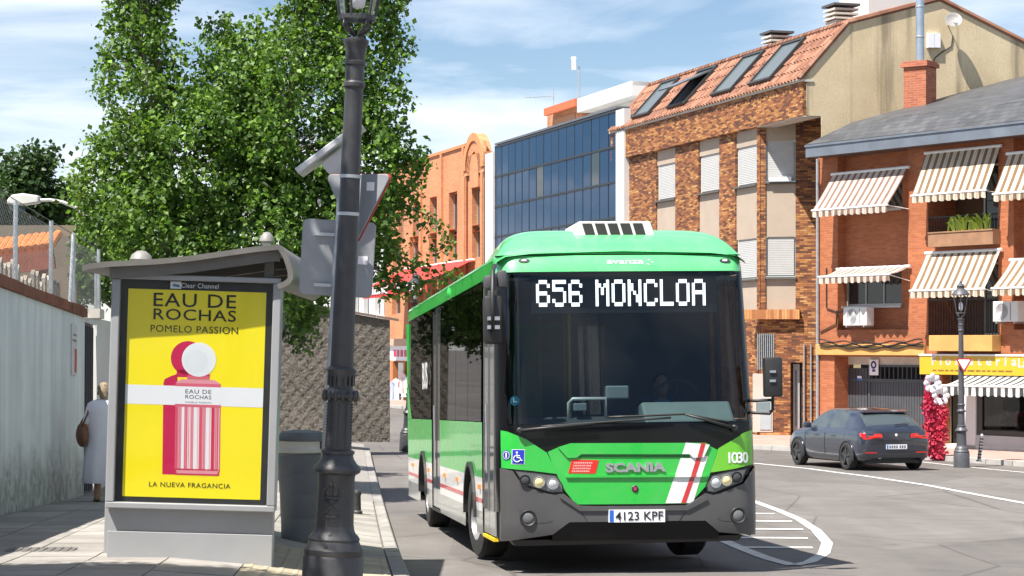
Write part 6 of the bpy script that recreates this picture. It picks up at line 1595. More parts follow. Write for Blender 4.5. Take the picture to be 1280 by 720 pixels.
    b = MB(); a2 = at(603.5, 363, -.05); a3 = at(634, 347, -.05); b.box((a.x+.01, -.13, a2.z-.0), (a.x+.13, .0, a3.z+.02), bev=.025); b.box((a3.x-.10, -.11, a2.z+.02), (a3.x-.01, .0, a3.z+.07), bev=.02); b.build('upper_housing', M('mirror_grey', (.07,.07,.075), .45), m, smooth=True, angle=40)
    b = MB(); p = [at(618, 332, .15), at(616, 340, -.12), at(615.5, 380, -.19), at(616, 415, -.19)]; b.tube(p, .022, 8); b.build('arm', BLACKMAT, m, smooth=True)
    for py in (398, 409): q = at(617, py, -.19); b = MB(); b.box((q.x-.06, -.20, q.z-.018), (q.x+.06, -.165, q.z+.018)); b.build('clamp', STEEL, m)
    m = empty('mirror'); m.parent = bus
    a = at(952.5, 447, .0); c = at(975.5, 496, .0); b = MB(); b.box((a.x, -.12, c.z), (c.x, .0, a.z), bev=.02); b.build('housing', BLACKMAT, m, smooth=True, angle=40)
    for py in (464.5, 476): q = at(966, py, -.13); b = MB(); b.box((q.x-.03, -.135, q.z-.012), (q.x+.03, -.121, q.z+.012)); b.build('clamp', STEEL, m)
    b = MB(); b.tube([at(934, 500, .3), at(942, 501, .05), at(964, 500, .05), at(966, 504, .05), at(966, 512, .05), at(962, 517, .05), at(942, 516, .05), at(934, 514, .3)], .016, 8); b.build('arm', BLACKMAT, m, smooth=True)
    b = MB(); b.tube([at(966, 504, .05), at(966, 494, -.06)], .016, 8); b.build('stem', BLACKMAT, m)
    q0 = at(946, 503, .07); q1 = at(963, 515, .07); b = MB(); b.box((q0.x, .07, q1.z), (q1.x, .09, q0.z)); b.build('kerb_mirror', M('mirror_glass', (.45,.47,.50), .1, .9, var=0), m)
    # green side camera pods on the cantrail
    yy, zz = bs(553, 372, -HALF-.05); b = MB(); b.ball((-HALF+.05, yy, zz+.05), (.05, .12, .085), 14); b.build('side_pod', BUSGREEN, bus, smooth=True)
    # interior: dash, handrails, ticket machine, steering wheel, seats, partition
    it = empty('interior'); it.parent = bus; DS = M('dash_grey_green', (.20,.25,.235), .6, var=.1)
    b = MB(); b.prism([(-1.1, .30, zb-.02), (-1.1, .55, zb+.06), (-1.1, .72, zb+.05), (-1.1, .72, .5), (-1.1, .30, .5)], (2.25, 0, 0)); b.build('dashboard', M('dash_dark', (.06,.065,.065), .6), it)
    b = MB(); b.prism([(.22, .34, zb+.0), (.22, .58, zb+.20), (.22, .80, zb+.16), (.22, .80, .6)], (.92, 0, 0)); b.build('binnacle', DS, it, bevel=.03)
    q0, q1 = at(711, 512, .5), at(757, 498, .5); b = MB(); b.tube([(q0.x, .5, q0.z-.15), (q0.x, .5, q1.z-.04), (q0.x+.04, .5, q1.z), (q1.x, .5, q1.z), (q1.x, .5, q0.z-.1)], .018, 8); b.build('handrail', M('pale_rail', (.62,.66,.64), .4, .2), it, smooth=True)
    q0, q1 = at(757, 499, .6), at(785, 482, .6); b = MB(); b.box((q0.x, .55, q0.z), (q1.x, .7, q1.z)); b.build('ticket_machine', M('machine_grey', (.24,.29,.30), .5), it, bevel=.015)
    q0, q1 = at(717, 514, .45), at(733, 504, .45); b = MB(); b.box((q0.x, .42, q0.z), (q1.x, .5, q1.z)); b.build('console', _mats['machine_grey'], it, bevel=.01)
    sw = at(850, 505, .8); b = MB(); ring = [(.23*math.cos(a), .23*math.sin(a), 0) for a in [2*math.pi*i/28 for i in range(29)]]; b.tube(ring, .016, 8, T(.62, .78, zb+.22) @ RX(-62)); 
    for k in range(3): b.tube([(0, 0, -.03), (.22*math.cos(k*2.1+.5), .22*math.sin(k*2.1+.5), 0)], .014, 6, T(.62, .78, zb+.22) @ RX(-62))
    b.build('steering_wheel', BLACKMAT, it, smooth=True)
    SEAT = M('seat_blue', (.05,.08,.16), .8)
    def seat(x, y, z):
        s = empty('seat'); s.parent = bus; s.location = (x, y, z); b = MB(); b.box((-.21, 0, .40), (.21, .42, .48), bev=.02); b.build('cushion', SEAT, s); b = MB(); b.box((-.21, .40, .49), (.21, .48, 1.15), bev=.02); b.build('back', SEAT, s); b = MB(); b.box((-.05, .15, 0), (.05, .25, .40)); b.build('pedestal', BLACKMAT, s)
    seat(.62, 1.15, .62)
    for y in (4.3, 5.2, 6.1, 7.0): seat(.95, y, .4); seat(.48, y, .4)
    for y in (4.3, 5.2): seat(-.95, y, .4)
    b = MB(); b.box((.05, 1.75, .4), (1.2, 1.78, zc0-.07)); b.build('driver_partition', M('partition', (.05,.05,.055), .5), it)
    for x, y in ((-.35, 1.6), (-.35, 3.9), (.3, 6.4)): b = MB(); b.tube([(x, y, .4), (x, y, zc0-.06)], .018, 8); b.build('yellow_pole', M('pole_yellow', (.62,.42,.02), .4), it)
    q = at(699, 496, .6)
    # wheels
    def wheel(x, y, steer, s):
        w = empty('wheel'); w.parent = bus; zc = WR + x*math.tan(R_(-ROLL))*-1.0*0 + (.0 if s > 0 else 0) - x*math.tan(R_(ROLL))*0
        zc = WR - x*(-math.tan(R_(ROLL)))*-1*0
        zc = WR - (x)*math.sin(R_(-ROLL))*(-1)*(-1)
        w.matrix_local = T(x, y, zc) @ RZ(steer) @ RY(90 if s > 0 else -90)
        h = .15
        b = MB(); b.lathe([(.29, -h), (.40, -h), (.455, -h*.95), (WR, -h*.72), (WR, h*.72), (.455, h*.95), (.40, h), (.29, h)], 48, cap=False); b.build('tyre', RUBBER, w, smooth=True, angle=30)
        b = MB(); b.lathe([(.30, h*.95), (.285, h*.7), (.24, h*.35), (.17, h*.2), (.15, h*.55), (.11, h*.6), (.10, h*.95), (0, h*.98)], 32, cap=False); b.build('rim', M('wheel_grey', (.22,.22,.225), .45, .5, var=.2, scale=12), w, smooth=True, angle=35)
        b = MB(); b.lathe([(.30, -h*.9), (0, -h*.9)], 24); b.build('inner', BLACKMAT, w)
        for i in range(10): a = 2*math.pi*i/10; b = MB(); b.lathe([(.018, 0), (.018, .03), (0, .032)], 6, T(.20*math.cos(a), .20*math.sin(a), h*.25)); b.build('wheel_nut', STEEL, w)
    for s in (-1, 1):
        wheel(s*1.10, AX[0], 6, s); wheel(s*1.10, AX[1], 0, s)
    b = MB(); b.tube([(-1, AX[0], .48), (1, AX[0], .48)], .08, 8); b.tube([(-1, AX[1], .48), (1, AX[1], .48)], .11, 8); b.build('axle', DARKVOID, bus)
    # faint writing on the dark side glass
    yy, zz = bs(532, 470)
    text('BUS', .5, M('side_print', (.55,.55,.55), .5, var=0), bus, T(-HALF-.012, yy+.0, zz) @ RZ(-90) @ RX(90), bold=.01)
    return bus
BUS = build_bus()
# ------------------------------------------------------------------ parked hatchback
def build_car():
    c0 = road_pt(1063, 587.5); A = 17.0; Rm = RZ(A)
    o = c0 - (Rm @ Vector((-.79, -1.35, 0))); slope = math.degrees(math.atan((zroad(o.y+1)-zroad(o.y-1))/2))
    car = empty('parked_car', M=T(o.x, o.y, zroad(o.y)) @ Rm @ RX(slope), label='dark blue grey hatchback car seen from behind by the garage gate', cat='car')
    PT = M('car_paint', (.018,.024,.040), .22, 0., var=.0, coat=1., spec=.6)
    st = [
     (-2.11, [(.55,.30),(.66,.31),(.75,.42),(.78,.58),(.76,.74),(.70,.83),(.55,.885),(.30,.90),(0,.905)]),
     (-2.06, [(.62,.26),(.76,.28),(.83,.42),(.855,.60),(.84,.77),(.77,.88),(.60,.935),(.31,.955),(0,.96)]),
     (-1.96, [(.68,.23),(.80,.26),(.875,.43),(.885,.61),(.87,.82),(.79,.935),(.66,1.00),(.34,1.03),(0,1.04)]),
     (-1.86, [(.70,.22),(.82,.25),(.885,.44),(.89,.62),(.87,.85),(.80,.96),(.66,1.07),(.34,1.10),(0,1.11)]),
     (-1.50, [(.70,.20),(.83,.23),(.885,.44),(.89,.62),(.872,.86),(.80,.98),(.61,1.28),(.32,1.32),(0,1.335)]),
     (-1.38, [(.70,.20),(.83,.23),(.885,.44),(.89,.62),(.872,.86),(.80,.98),(.60,1.325),(.32,1.37),(0,1.38)]),
     (-.70, [(.70,.19),(.83,.22),(.88,.44),(.885,.62),(.868,.86),(.80,.965),(.595,1.37),(.31,1.425),(0,1.435)]),
     (.15, [(.70,.19),(.83,.22),(.88,.44),(.883,.62),(.865,.85),(.795,.95),(.60,1.35),(.31,1.405),(0,1.415)]),
     (.50, [(.70,.19),(.83,.22),(.88,.44),(.883,.62),(.865,.84),(.795,.94),(.615,1.27),(.32,1.33),(0,1.345)]),
     (1.12, [(.70,.19),(.83,.22),(.88,.44),(.885,.62),(.865,.82),(.80,.905),(.70,.965),(.37,1.01),(0,1.02)]),
     (1.60, [(.70,.20),(.82,.23),(.88,.44),(.88,.60),(.85,.79),(.77,.865),(.64,.90),(.34,.93),(0,.94)]),
     (2.0, [(.62,.22),(.74,.25),(.80,.42),(.80,.56),(.76,.70),(.68,.77),(.56,.80),(.3,.83),(0,.835)]),
     (2.2, [(.45,.25),(.56,.28),(.62,.40),(.62,.52),(.57,.62),(.5,.68),(.4,.70),(.2,.715),(0,.72)])]
    def cr(p0, p1, p2, p3, t): return tuple(.5*((2*b)+(-a+c)*t+(2*a-5*b+4*c-d)*t*t+(-a+3*b-3*c+d)*t**3) for a, b, c, d in zip(p0, p1, p2, p3))
    SUB = 4; rows = []
    for i in range(len(st)-1):
        g = [st[max(i-1, 0)], st[i], st[i+1], st[min(i+2, len(st)-1)]]
        for k in range(SUB + (1 if i == len(st)-2 else 0)):
            t = k/SUB; rows.append((st[i][0]+(st[i+1][0]-st[i][0])*t, [tuple(p + ((cr(*[q[1][j] for q in g], t)[d]-p)*.5) for d, p in enumerate((g[1][1][j][0]+(g[2][1][j][0]-g[1][1][j][0])*t, g[1][1][j][1]+(g[2][1][j][1]-g[1][1][j][1])*t))) for j in range(9)]))
    # densify across
    def dens(pts):
        out = []
        for j in range(8):
            g = [pts[max(j-1, 0)], pts[j], pts[j+1], pts[min(j+2, 8)]]
            for k in range(3): out.append(cr(*g, k/3))
        return out+[pts[8]]
    G = [(y, dens(p)) for y, p in rows]; NJ = 25; full = []
    for y, p in G: full.append([(-x, y, z) for x, z in p] + [(x, y, z) for x, z in p[:-1][::-1]])
    N = len(full[0]); V = [q for r in full for q in r]
    parts = {}
    def cls(i, j):
        y = (G[i][0]+G[i+1][0])/2; jj = j if j < NJ-1 else N-2-j
        left = j < NJ-1
        if 15 <= jj < 18:
            if -.12 < y < .88: return ('side_window', left, 0)
            if -1.1 < y < -.20: return ('side_window', left, 1)
        if jj >= 18:
            if -1.90 < y < -1.48: return ('rear_window', 0, 0)
            if .48 < y < 1.08: return ('windscreen', 0, 0)
        return ('body', 0, 0)
    for i in range(len(full)-1):
        for j in range(N-1): parts.setdefault(cls(i, j), []).append((i*N+j, (i+1)*N+j, (i+1)*N+j+1, i*N+j+1))
    parts[('body', 0, 0)] += [tuple(range(N)), tuple((len(full)-1)*N+j for j in range(N))[::-1]]
    CG = glassdark('car_glass', (.05,.065,.07), .04, .9)
    for (nm, l, k), fs in parts.items():
        used = sorted({v for f in fs for v in f}); mp = {v: i for i, v in enumerate(used)}; b = MB(); b.add([V[v] for v in used], [tuple(mp[v] for v in f) for f in fs]); b.build(nm, PT if nm == 'body' else CG, car, smooth=True, angle=38)
    b = MB(); b.box((-.70, -1.9, .17), (.70, 2.0, .3)); b.build('underbody', BLACKMAT, car)
    # trim
    for s in (-1, 1):
        lt = empty('tail_light'); lt.parent = car
        b = MB(); b.prism([(s*.36, -2.15, .765), (s*.80, -2.115, .73), (s*.862, -2.06, .79), (s*.855, -2.06, .875), (s*.38, -2.14, .855)], (0, .20, 0)); b.build('lens', REDLENS, lt, bevel=.008)
        b = MB(); b.box((min(s*.45, s*.76), -2.156, .80), (max(s*.45, s*.76), -2.140, .815)); b.build('light_bar', M('tail_bright', (.85,.10,.05), .3), lt)
        b = MB(); b.box((min(s*.50, s*.78), -2.12, .415), (max(s*.50, s*.78), -2.08, .44)); b.build('reflector', REDLENS, car)
        b = MB(); b.box((s*.9-.09, .70, .93), (s*.9+.09, .86, 1.06), bev=.03); b.build('door_mirror', PT, car, smooth=True, angle=40)
        for y in (.30, -.62): b = MB(); b.box((s*.888-.012, y-.09, .77), (s*.888+.012, y+.09, .79)); b.build('door_handle', PT, car)
        for y0 in (.93, -.16, -1.22):
            b = MB(); b.tube([(s*.8835, y0, .30), (s*.8925, y0, .62), (s*.876, y0, .84)], .004, 4); b.build('door_seam', BLACKMAT, car)
    b = MB(); b.prism([(-.58, -1.58, 1.325), (.58, -1.58, 1.325), (.56, -1.36, 1.365), (-.56, -1.36, 1.365)], (0, 0, .03)); b.build('spoiler', PT, car, bevel=.01)
    b = MB(); b.box((-.26, -2.135, .505), (.26, -2.115, .61)); np_ = b.build('number_plate', PRINTWHITE, car)
    b = MB(); b.box((-.255, -2.138, .51), (-.215, -2.1355, .605)); b.build('plate_band', M('plate_blue2', (.02,.15,.5), .5, var=0), np_)
    b = MB(); x = -.19
    for k in range(7): b.box((x, -2.138, .525), (x+.038, -2.1355, .59)); x += .058 if k != 3 else .085
    b.build('plate_characters', M('plate_ink', (.12,.12,.12), .6, var=0), np_)
    b = MB(); b.lathe([(0, .012), (.034, .010), (.04, 0)], 18, T(.0, -2.10, .83) @ RX(90)); b.build('badge', PRINTWHITE, car)
    b = MB(); b.box((-.72, -2.118, .31), (.72, -2.06, .40)); b.build('lower_valance', BLACKMAT, car, bevel=.01)
    b = MB(); b.lathe([(.04, -.05), (.045, 0), (.035, 0)], 14, T(-.42, -2.115, .33) @ RX(90), cap=False); b.build('exhaust', CHROME, car)
    b = MB(); b.tube([(.02, -1.99, 1.06), (.22, -1.965, 1.075), (.38, -1.94, 1.07)], .012, 6); b.build('rear_wiper', BLACKMAT, car)
    b = MB(); b.box((-.42, -2.125, .70), (.42, -2.112, .715)); b.build('tailgate_seam', BLACKMAT, car)
    for x in (-.79, .79):
        for y in (-1.35, 1.34):
            s = math.copysign(1, x); w = empty('wheel'); w.parent = car; w.matrix_local = T(x, y, .32) @ RY(90*s)
            b = MB(); b.lathe([(.22, -.1), (.29, -.1), (.32, -.07), (.32, .07), (.30, .098), (.235, .105), (.225, .08)], 32, cap=False); b.build('tyre', RUBBER, w, smooth=True, angle=30)
            b = MB(); b.lathe([(.225, .08), (.21, .03), (0, .02)], 28, cap=False); b.build('rim_barrel', BLACKMAT, w, smooth=True, angle=30)
            for k in range(5):
                b = MB(); b.box((.03, -.028, .06), (.222, .028, .09), RZ(72*k)); b.build('spoke', M('alloy_dark', (.10,.10,.105), .35, .7), w)
            b = MB(); b.lathe([(.05, .06), (.05, .1), (0, .102)], 14); b.build('hub', _mats['alloy_dark'], w)
            b = MB(); k = 20; R = .375; zz = [(R*math.cos(math.pi*(i/k)*1.16-.25), .32+R*math.sin(math.pi*(i/k)*1.16-.25)) for i in range(k+1)]
            b.face([(s*.896, y+a, max(.2, q)) for a, q in zz]); b.build('wheel_arch', BLACKMAT, car)
            b = MB(); ring = [(s*.897, y+a*1.0, max(.2, q)) for a, q in zz]; b.tube(ring, .016, 5); b.build('arch_lip', PT, car, smooth=True)
            w.matrix_local = T(x+s*.03, y, .32) @ RY(90*s)
build_car()

# ------------------------------------------------------------------ people
def figure(name, caps, balls, mat, parent, voxel=.011, smoothit=6):
    b = MB()
    for p0, p1, r0, r1 in caps:
        p0, p1 = Vector(p0), Vector(p1); pts = [p0.lerp(p1, i/4) for i in range(5)]; b.tube(pts, [r0+(r1-r0)*i/4 for i in range(5)], 12); b.ball(p0, r0, 12); b.ball(p1, r1, 12)
    for c, r in balls: b.ball(c, r, 14)
    o = b.build(name, mat, parent, smooth=True)
    m = o.modifiers.new('skin', 'REMESH'); m.mode = 'VOXEL'; m.voxel_size = voxel; m.use_smooth_shade = True
    s = o.modifiers.new('soft', 'SMOOTH'); s.factor = .5; s.iterations = smoothit
    return o
def hand(wr, d, up, side, s=1.):     # capsule list: palm, four fingers, thumb
    wr, d, up = Vector(wr), Vector(d).normalized(), Vector(up).normalized(); lat = d.cross(up).normalized()*side; out = []
    for k, (off, ln) in enumerate(((-.030, .068), (-.010, .078), (.010, .074), (.030, .058))):
        a = wr + d*.075*s + lat*off*s; c = a + d*ln*.55*s - up*.01*s; e = c + d*ln*.45*s - up*.03*s
        out += [(wr + lat*off*.5*s, a, .014*s, .011*s), (a, c, .0095*s, .0085*s), (c, e, .0085*s, .0075*s)]
    t0 = wr + d*.02*s - lat*.02*s; t1 = t0 + d*.035*s - lat*.035*s - up*.01*s; out += [(t0, t1, .012*s, .0105*s), (t1, t1 + d*.03*s - lat*.008*s - up*.008*s, .0105*s, .009*s)]
    return out
def head(c, f, r=.105):   # face direction f in the x-y plane
    c = Vector(c); f = Vector(f).normalized(); l = Vector((-f.y, f.x, 0)); u = Vector((0, 0, 1))
    balls = [(c + u*.03, (.078, .078, .098)), (c + f*.018 - u*.03, (.062, .062, .075)), (c + f*.092 - u*.005, .016), (c + f*.082 - u*.055, (.022, .022, .010)), (c + f*.075 - u*.085, .024)]
    for s in (-1, 1): balls += [(c + l*s*.078 - u*.008 - f*.01, (.014, .018, .03)), (c + f*.074 + l*s*.03 + u*.025, .013)]
    return balls
def build_woman():
    q = road_pt(130, 627, zwalk); g = q; k = 1.0
    w = empty('person', (g.x, g.y, g.z), (0, 0, R_(20)), 'person in a white dress walking away by the wall with a brown bag', 'person')
    H = 1.60
    caps = [((-.09, 0, .05), (-.085, .01, .45), .045, .055), ((-.085, .01, .45), (-.08, 0, .85), .06, .085), ((.09, .12, .05), (.085, .05, .45), .045, .055), ((.085, .05, .45), (.08, 0, .85), .06, .085),
            ((-.09, .0, .045), (-.09, .14, .035), .036, .030), ((.09, .12, .045), (.09, .26, .035), .036, .030), ((0, 0, .85), (0, 0, 1.25), .15, .14), ((-.14, 0, 1.27), (.14, 0, 1.27), .075, .075), ((0, 0, 1.3), (0, .01, 1.42), .052, .048),
            ((-.19, 0, 1.28), (-.25, -.03, 1.02), .05, .042), ((-.25, -.03, 1.02), (-.18, .12, .90), .04, .03), ((.19, 0, 1.28), (.26, .02, 1.0), .05, .042), ((.26, .02, 1.0), (.24, .10, .78), .04, .028)]
    caps += hand((-.175, .13, .895), (.5, .8, -.3), (0, 0, 1), 1) + hand((.24, .10, .78), (0, .2, -1), (1, 0, 0), 1)
    figure('body', caps, head((0, .03, 1.49), (.2, 1, 0)), SKIN, w, .009, 4)
    b = MB(); n = 40; rows = [(.10, 1.40), (.20, 1.35), (.225, 1.28), (.228, 1.2), (.222, 1.08), (.222, .95), (.225, .80), (.245, .6), (.262, .42), (.275, .27), (.272, .26)]; vs = []
    for j, (r, z) in enumerate(rows):
        for i in range(n):
            a = 2*math.pi*i/n; fold = 1 + (.05*math.sin(a*9+j*.3)+.03*math.sin(a*5+1))*max(0, (1.1-z)) ; vs.append((r*1.08*math.cos(a)*fold, r*.86*math.sin(a)*fold + .01, z))
    b.add(vs, [(j*n+i, j*n+(i+1) % n, (j+1)*n+(i+1) % n, (j+1)*n+i) for j in range(len(rows)-1) for i in range(n)]); b.build('dress', DRESS, w, smooth=True)
    figure('sleeves', [((-.17, 0, 1.30), (-.235, -.02, 1.10), .068, .062), ((.17, 0, 1.30), (.235, .0, 1.10), .068, .062), ((-.14, 0, 1.30), (.14, 0, 1.30), .088, .088)], [], DRESS, w, .014)
    figure('hair', [], [((0, 0, 1.545), (.094, .095, .095)), ((0, -.05, 1.50), (.085, .06, .09)), ((0, -.07, 1.45), (.06, .04, .05))], HAIR, w, .012, 3)
    for x, y in ((-.09, .05), (.09, .17)): b = MB(); b.ball((x, y, .02), (.05, .13, .022), 12); b.build('sandal', BROWN, w, smooth=True)
    bg = empty('shoulder_bag', (0, 0, 0), label='brown leather bag carried under the arm of the person', cat='bag'); bg.matrix_world = T(*g) @ RZ(20) @ T(-.30, -.03, .92)
    b = MB(); b.ball((0, 0, 0), (.085, .17, .17), 16); b.build('bag_body', BROWN, bg, smooth=True); b = MB(); b.tube([(-.02, -.12, .12), (.06, -.06, .28), (.09, 0, .36), (.06, .06, .28), (-.02, .12, .12)], .012, 6); b.build('strap', BROWN, bg, smooth=True)
build_woman()
def build_seated():
    # on the shelter bench, mostly hidden behind the advertising panel
    Mx = SHM @ T(.235, 2.5, -.05) @ RZ(180)
    w = empty('person', M=Mx, label='person in a blue shirt standing behind the advertising panel', cat='person')
    caps = [((-.09, 0, .05), (-.085, .01, .45), .045, .055), ((-.085, .01, .45), (-.08, 0, .85), .06, .085), ((.09, .02, .05), (.085, .02, .45), .045, .055), ((.085, .02, .45), (.08, 0, .85), .06, .085), ((-.09, 0, .045), (-.09, .15, .035), .036, .03), ((.09, .02, .045), (.09, .17, .035), .036, .03),
            ((0, 0, .85), (0, 0, 1.1), .14, .15), ((-.15, 0, 1.12), (.15, 0, 1.12), .075, .075), ((0, 0, 1.15), (0, .01, 1.28), .05, .048), ((-.2, 0, 1.12), (-.26, 0, .88), .05, .042), ((-.26, 0, .88), (-.24, .12, .68), .04, .03), ((.2, 0, 1.12), (.26, 0, .88), .05, .042), ((.26, 0, .88), (.24, .12, .68), .04, .03)]
    caps += hand((-.24, .12, .68), (0, .3, -1), (1, 0, 0), -1) + hand((.24, .12, .68), (0, .3, -1), (1, 0, 0), 1)
    figure('body', caps, head((0, .03, 1.36), (0, 1, 0)), SKIN, w, .010, 4)
    figure('shirt', [((0, 0, .80), (0, 0, 1.08), .165, .168), ((-.16, 0, 1.12), (.16, 0, 1.12), .086, .086), ((-.2, 0, 1.12), (-.25, 0, .95), .064, .058), ((.2, 0, 1.12), (.25, 0, .95), .064, .058)], [], BLUESHIRT, w, .014)
    figure('trousers', [((-.09, 0, .10), (-.085, .01, .45), .06, .07), ((-.085, .01, .45), (-.08, 0, .84), .073, .10), ((.09, .02, .10), (.085, .02, .45), .06, .07), ((.085, .02, .45), (.08, 0, .84), .073, .10)], [], DARKGREY, w, .014)
    figure('hair', [], [((0, 0, 1.42), (.09, .092, .085)), ((0, -.04, 1.37), (.08, .06, .08))], DARKHAIR, w, .012, 3)
build_seated()
def build_driver():
    Mx = BM @ T(.60, 1.42, .62) @ RZ(180)       # faces the windscreen
    w = empty('person', M=Mx, label='bus driver in a blue shirt holding the steering wheel', cat='person')
    caps = [((-.1, .05, .50), (-.14, .42, .52), .085, .06), ((-.14, .42, .52), (-.14, .5, .12), .055, .042), ((.1, .05, .50), (.14, .42, .52), .085, .06), ((.14, .42, .52), (.14, .5, .12), .055, .042), ((-.14, .5, .1), (-.14, .66, .08), .038, .03), ((.14, .5, .1), (.14, .66, .08), .038, .03),
            ((0, 0, .52), (0, -.02, .95), .14, .155), ((-.16, -.02, 1.0), (.16, -.02, 1.0), .075, .075), ((0, -.02, 1.03), (0, .0, 1.16), .052, .05),
            ((-.21, -.02, .99), (-.27, .10, .76), .052, .042), ((-.27, .10, .76), (-.17, .42, .88), .04, .03), ((.21, -.02, .99), (.27, .10, .76), .052, .042), ((.27, .10, .76), (.17, .42, .88), .04, .03)]
    caps += hand((-.17, .42, .88), (.2, .8, .4), (0, -.4, 1), 1) + hand((.17, .42, .88), (-.2, .8, .4), (0, -.4, 1), -1)
    figure('body', caps, head((0, .03, 1.24), (0, 1, 0)), SKIN, w, .010, 4)
    figure('shirt', [((0, 0, .50), (0, -.02, .94), .165, .178), ((-.17, -.02, .99), (.17, -.02, .99), .088, .088), ((-.21, -.02, .98), (-.255, .07, .82), .068, .06), ((.21, -.02, .98), (.255, .07, .82), .068, .06)], [], M('driver_shirt', (.22,.36,.58), .9, var=.08), w, .014)
    figure('trousers', [((-.1, .03, .50), (-.14, .42, .52), .10, .075), ((-.14, .42, .52), (-.14, .5, .14), .072, .06), ((.1, .03, .50), (.14, .42, .52), .10, .075), ((.14, .42, .52), (.14, .5, .14), .072, .06)], [], DARKGREY, w, .016)
    figure('hair', [], [((0, -.01, 1.30), (.09, .092, .085)), ((0, -.04, 1.25), (.08, .06, .08))], DARKHAIR, w, .012, 3)
build_driver()
# ------------------------------------------------------------------ trees
def leaf_mesh(name, centers, size, mat, parent, rng, flat=.35, aspect=.8):
    """thousands of folded leaf blades, each two triangles-pairs about a midrib"""
    n = len(centers); c = np.asarray(centers, dtype=np.float64)
    nrm = rng.normal(size=(n, 3)); nrm[:, 2] = np.abs(nrm[:, 2])*(.6+flat) + .15; nrm /= np.linalg.norm(nrm, axis=1)[:, None]
    t = rng.normal(size=(n, 3)); t[:, 2] -= .9; t -= nrm*np.sum(t*nrm, axis=1)[:, None]; t /= np.linalg.norm(t, axis=1)[:, None]
    s = np.cross(nrm, t); L = size*rng.uniform(.45, 1.35, size=(n, 1)); W = L*aspect*.5
    a = c; tip = c + t*L; m1 = c + t*L*.42 + s*W + nrm*L*.10; m2 = c + t*L*.42 - s*W + nrm*L*.10
    V = np.stack([a, m1, tip, m2], axis=1).reshape(-1, 3)
    idx = np.arange(n)[:, None]*4; Fc = np.concatenate([idx+np.array([[0, 1, 2]]), idx+np.array([[0, 2, 3]])], axis=1).reshape(-1)
    me = bpy.data.meshes.new(name); me.vertices.add(4*n); me.vertices.foreach_set('co', V.reshape(-1)); me.loops.add(6*n); me.loops.foreach_set('vertex_index', Fc.astype(np.int32))
    me.polygons.add(2*n); me.polygons.foreach_set('loop_start', np.arange(2*n, dtype=np.int32)*3); me.update(calc_edges=True); me.validate()
    me.materials.append(mat); o = bpy.data.objects.new(name, me); COL.objects.link(o); o.parent = parent; return o
def tree(name, base, lumps, leafsize, nleaf, mat, label, seed, trunk_r=.16, group=None, sprays=(), droop=.35, stems=4, twig=True, per=26, spread=.20):
    """lumps: (x, y, z, rx, ry, rz, weight) in the tree's own frame; leaves hang in clusters along twigs filling the lumps"""
    rng = np.random.default_rng(seed); rr = random.Random(seed)
    t = empty(name, base, label=label, cat='tree', group=group)
    wt = np.array([l[6]*l[3]*l[4]*l[5] for l in lumps])**.8; wt /= wt.sum()
    nc = nleaf//per; cl = []; tips = []
    pick = rng.choice(len(lumps), size=nc, p=wt)
    for k in pick:
        x, y, z, rx, ry, rz, _ = lumps[k]
        d = rng.normal(size=3); d /= np.linalg.norm(d); r = rng.uniform(.35, 1.0)**.55
        # uneven outline: radius modulated by a few lobes
        lob = 1 + .16*math.sin(d[0]*7+k*2)+.12*math.sin(d[2]*9+k)+.10*math.sin(d[1]*8+1.7*k)
        p = np.array([x, y, z]) + d*np.array([rx, ry, rz])*r*lob; cl.append(p); tips.append((p, k))
    for pts in sprays:
        P_ = [Vector(p) for p in pts]
        for a, b_ in zip(P_, P_[1:]):
            for i in range(max(2, int((b_-a).length/.10))):
                q = a.lerp(b_, rr.random()); cl.append(np.array(q) + rng.normal(size=3)*.07)
    cen = []
    for p in cl:
        m = per if True else per
        ax = rng.normal(size=3); ax[2] -= droop*2; ax /= np.linalg.norm(ax)
        u = rng.uniform(-1, 1, size=(m, 1)); cen.append(p + ax*u*spread*1.5 + rng.normal(size=(m, 3))*spread*.42)
    leaf_mesh('crown', np.concatenate(cen), leafsize, mat, t, rng)
    b = MB(); zs = [l[2] for l in lumps]; top = max(l[2]+l[5]*.5 for l in lumps)
    heads = []
    for s in range(stems):
        l = lumps[s % len(lumps)]; e = Vector((l[0], l[1], l[2]+l[5]*.5)); st = Vector((rr.uniform(-.1, .1), rr.uniform(-.1, .1), -.2)); n = 9; pts = []; rad = []
        for i in range(n+1):
            f = i/n; q = st.lerp(e, f); q.x = st.x+(e.x-st.x)*f**.7; q += Vector((math.sin(f*5+s), math.cos(f*4+s), 0))*.10*f; pts.append(q); rad.append(trunk_r*(1-.85*f)*(1 if s == 0 else .72))
        b.tube(pts, rad, 9); heads.append(pts)
    b.build('trunk', BARK, t, smooth=True, angle=60)
    b = MB()
    for p, k in (tips if twig else [])[::3]:
        p = Vector(p); h = heads[k % len(heads)]; q = min(h, key=lambda c: (Vector((c.x, c.y, c.z+.6))-p).length); mid = q.lerp(p, .5)+Vector((0, 0, .10))
        if (q-p).length < 1.3: b.tube([q, mid, p], [.018, .010, .004], 4, cap=False)
    for pts in sprays: b.tube(pts, [.022*(1-.8*i/(len(pts)-1)) for i in range(len(pts))], 5)
    if b.v: b.build('branches', BARK, t)['kind'] = 'stuff'
    return t
def lumps_px(base, lst, yc):
    """lump list from picture columns/rows at depth yc+dy: (px, py, rx_px, rz_px, dy, ry)"""
    out = []
    for px, py, rx, rz, dy, ry, w in lst:
        q = P(px, py, yc+dy); k = (yc+dy)/FPX; out.append((q.x-base.x, q.y-base.y, q.z-base.z, rx*k, ry, rz*k, w))
    return out
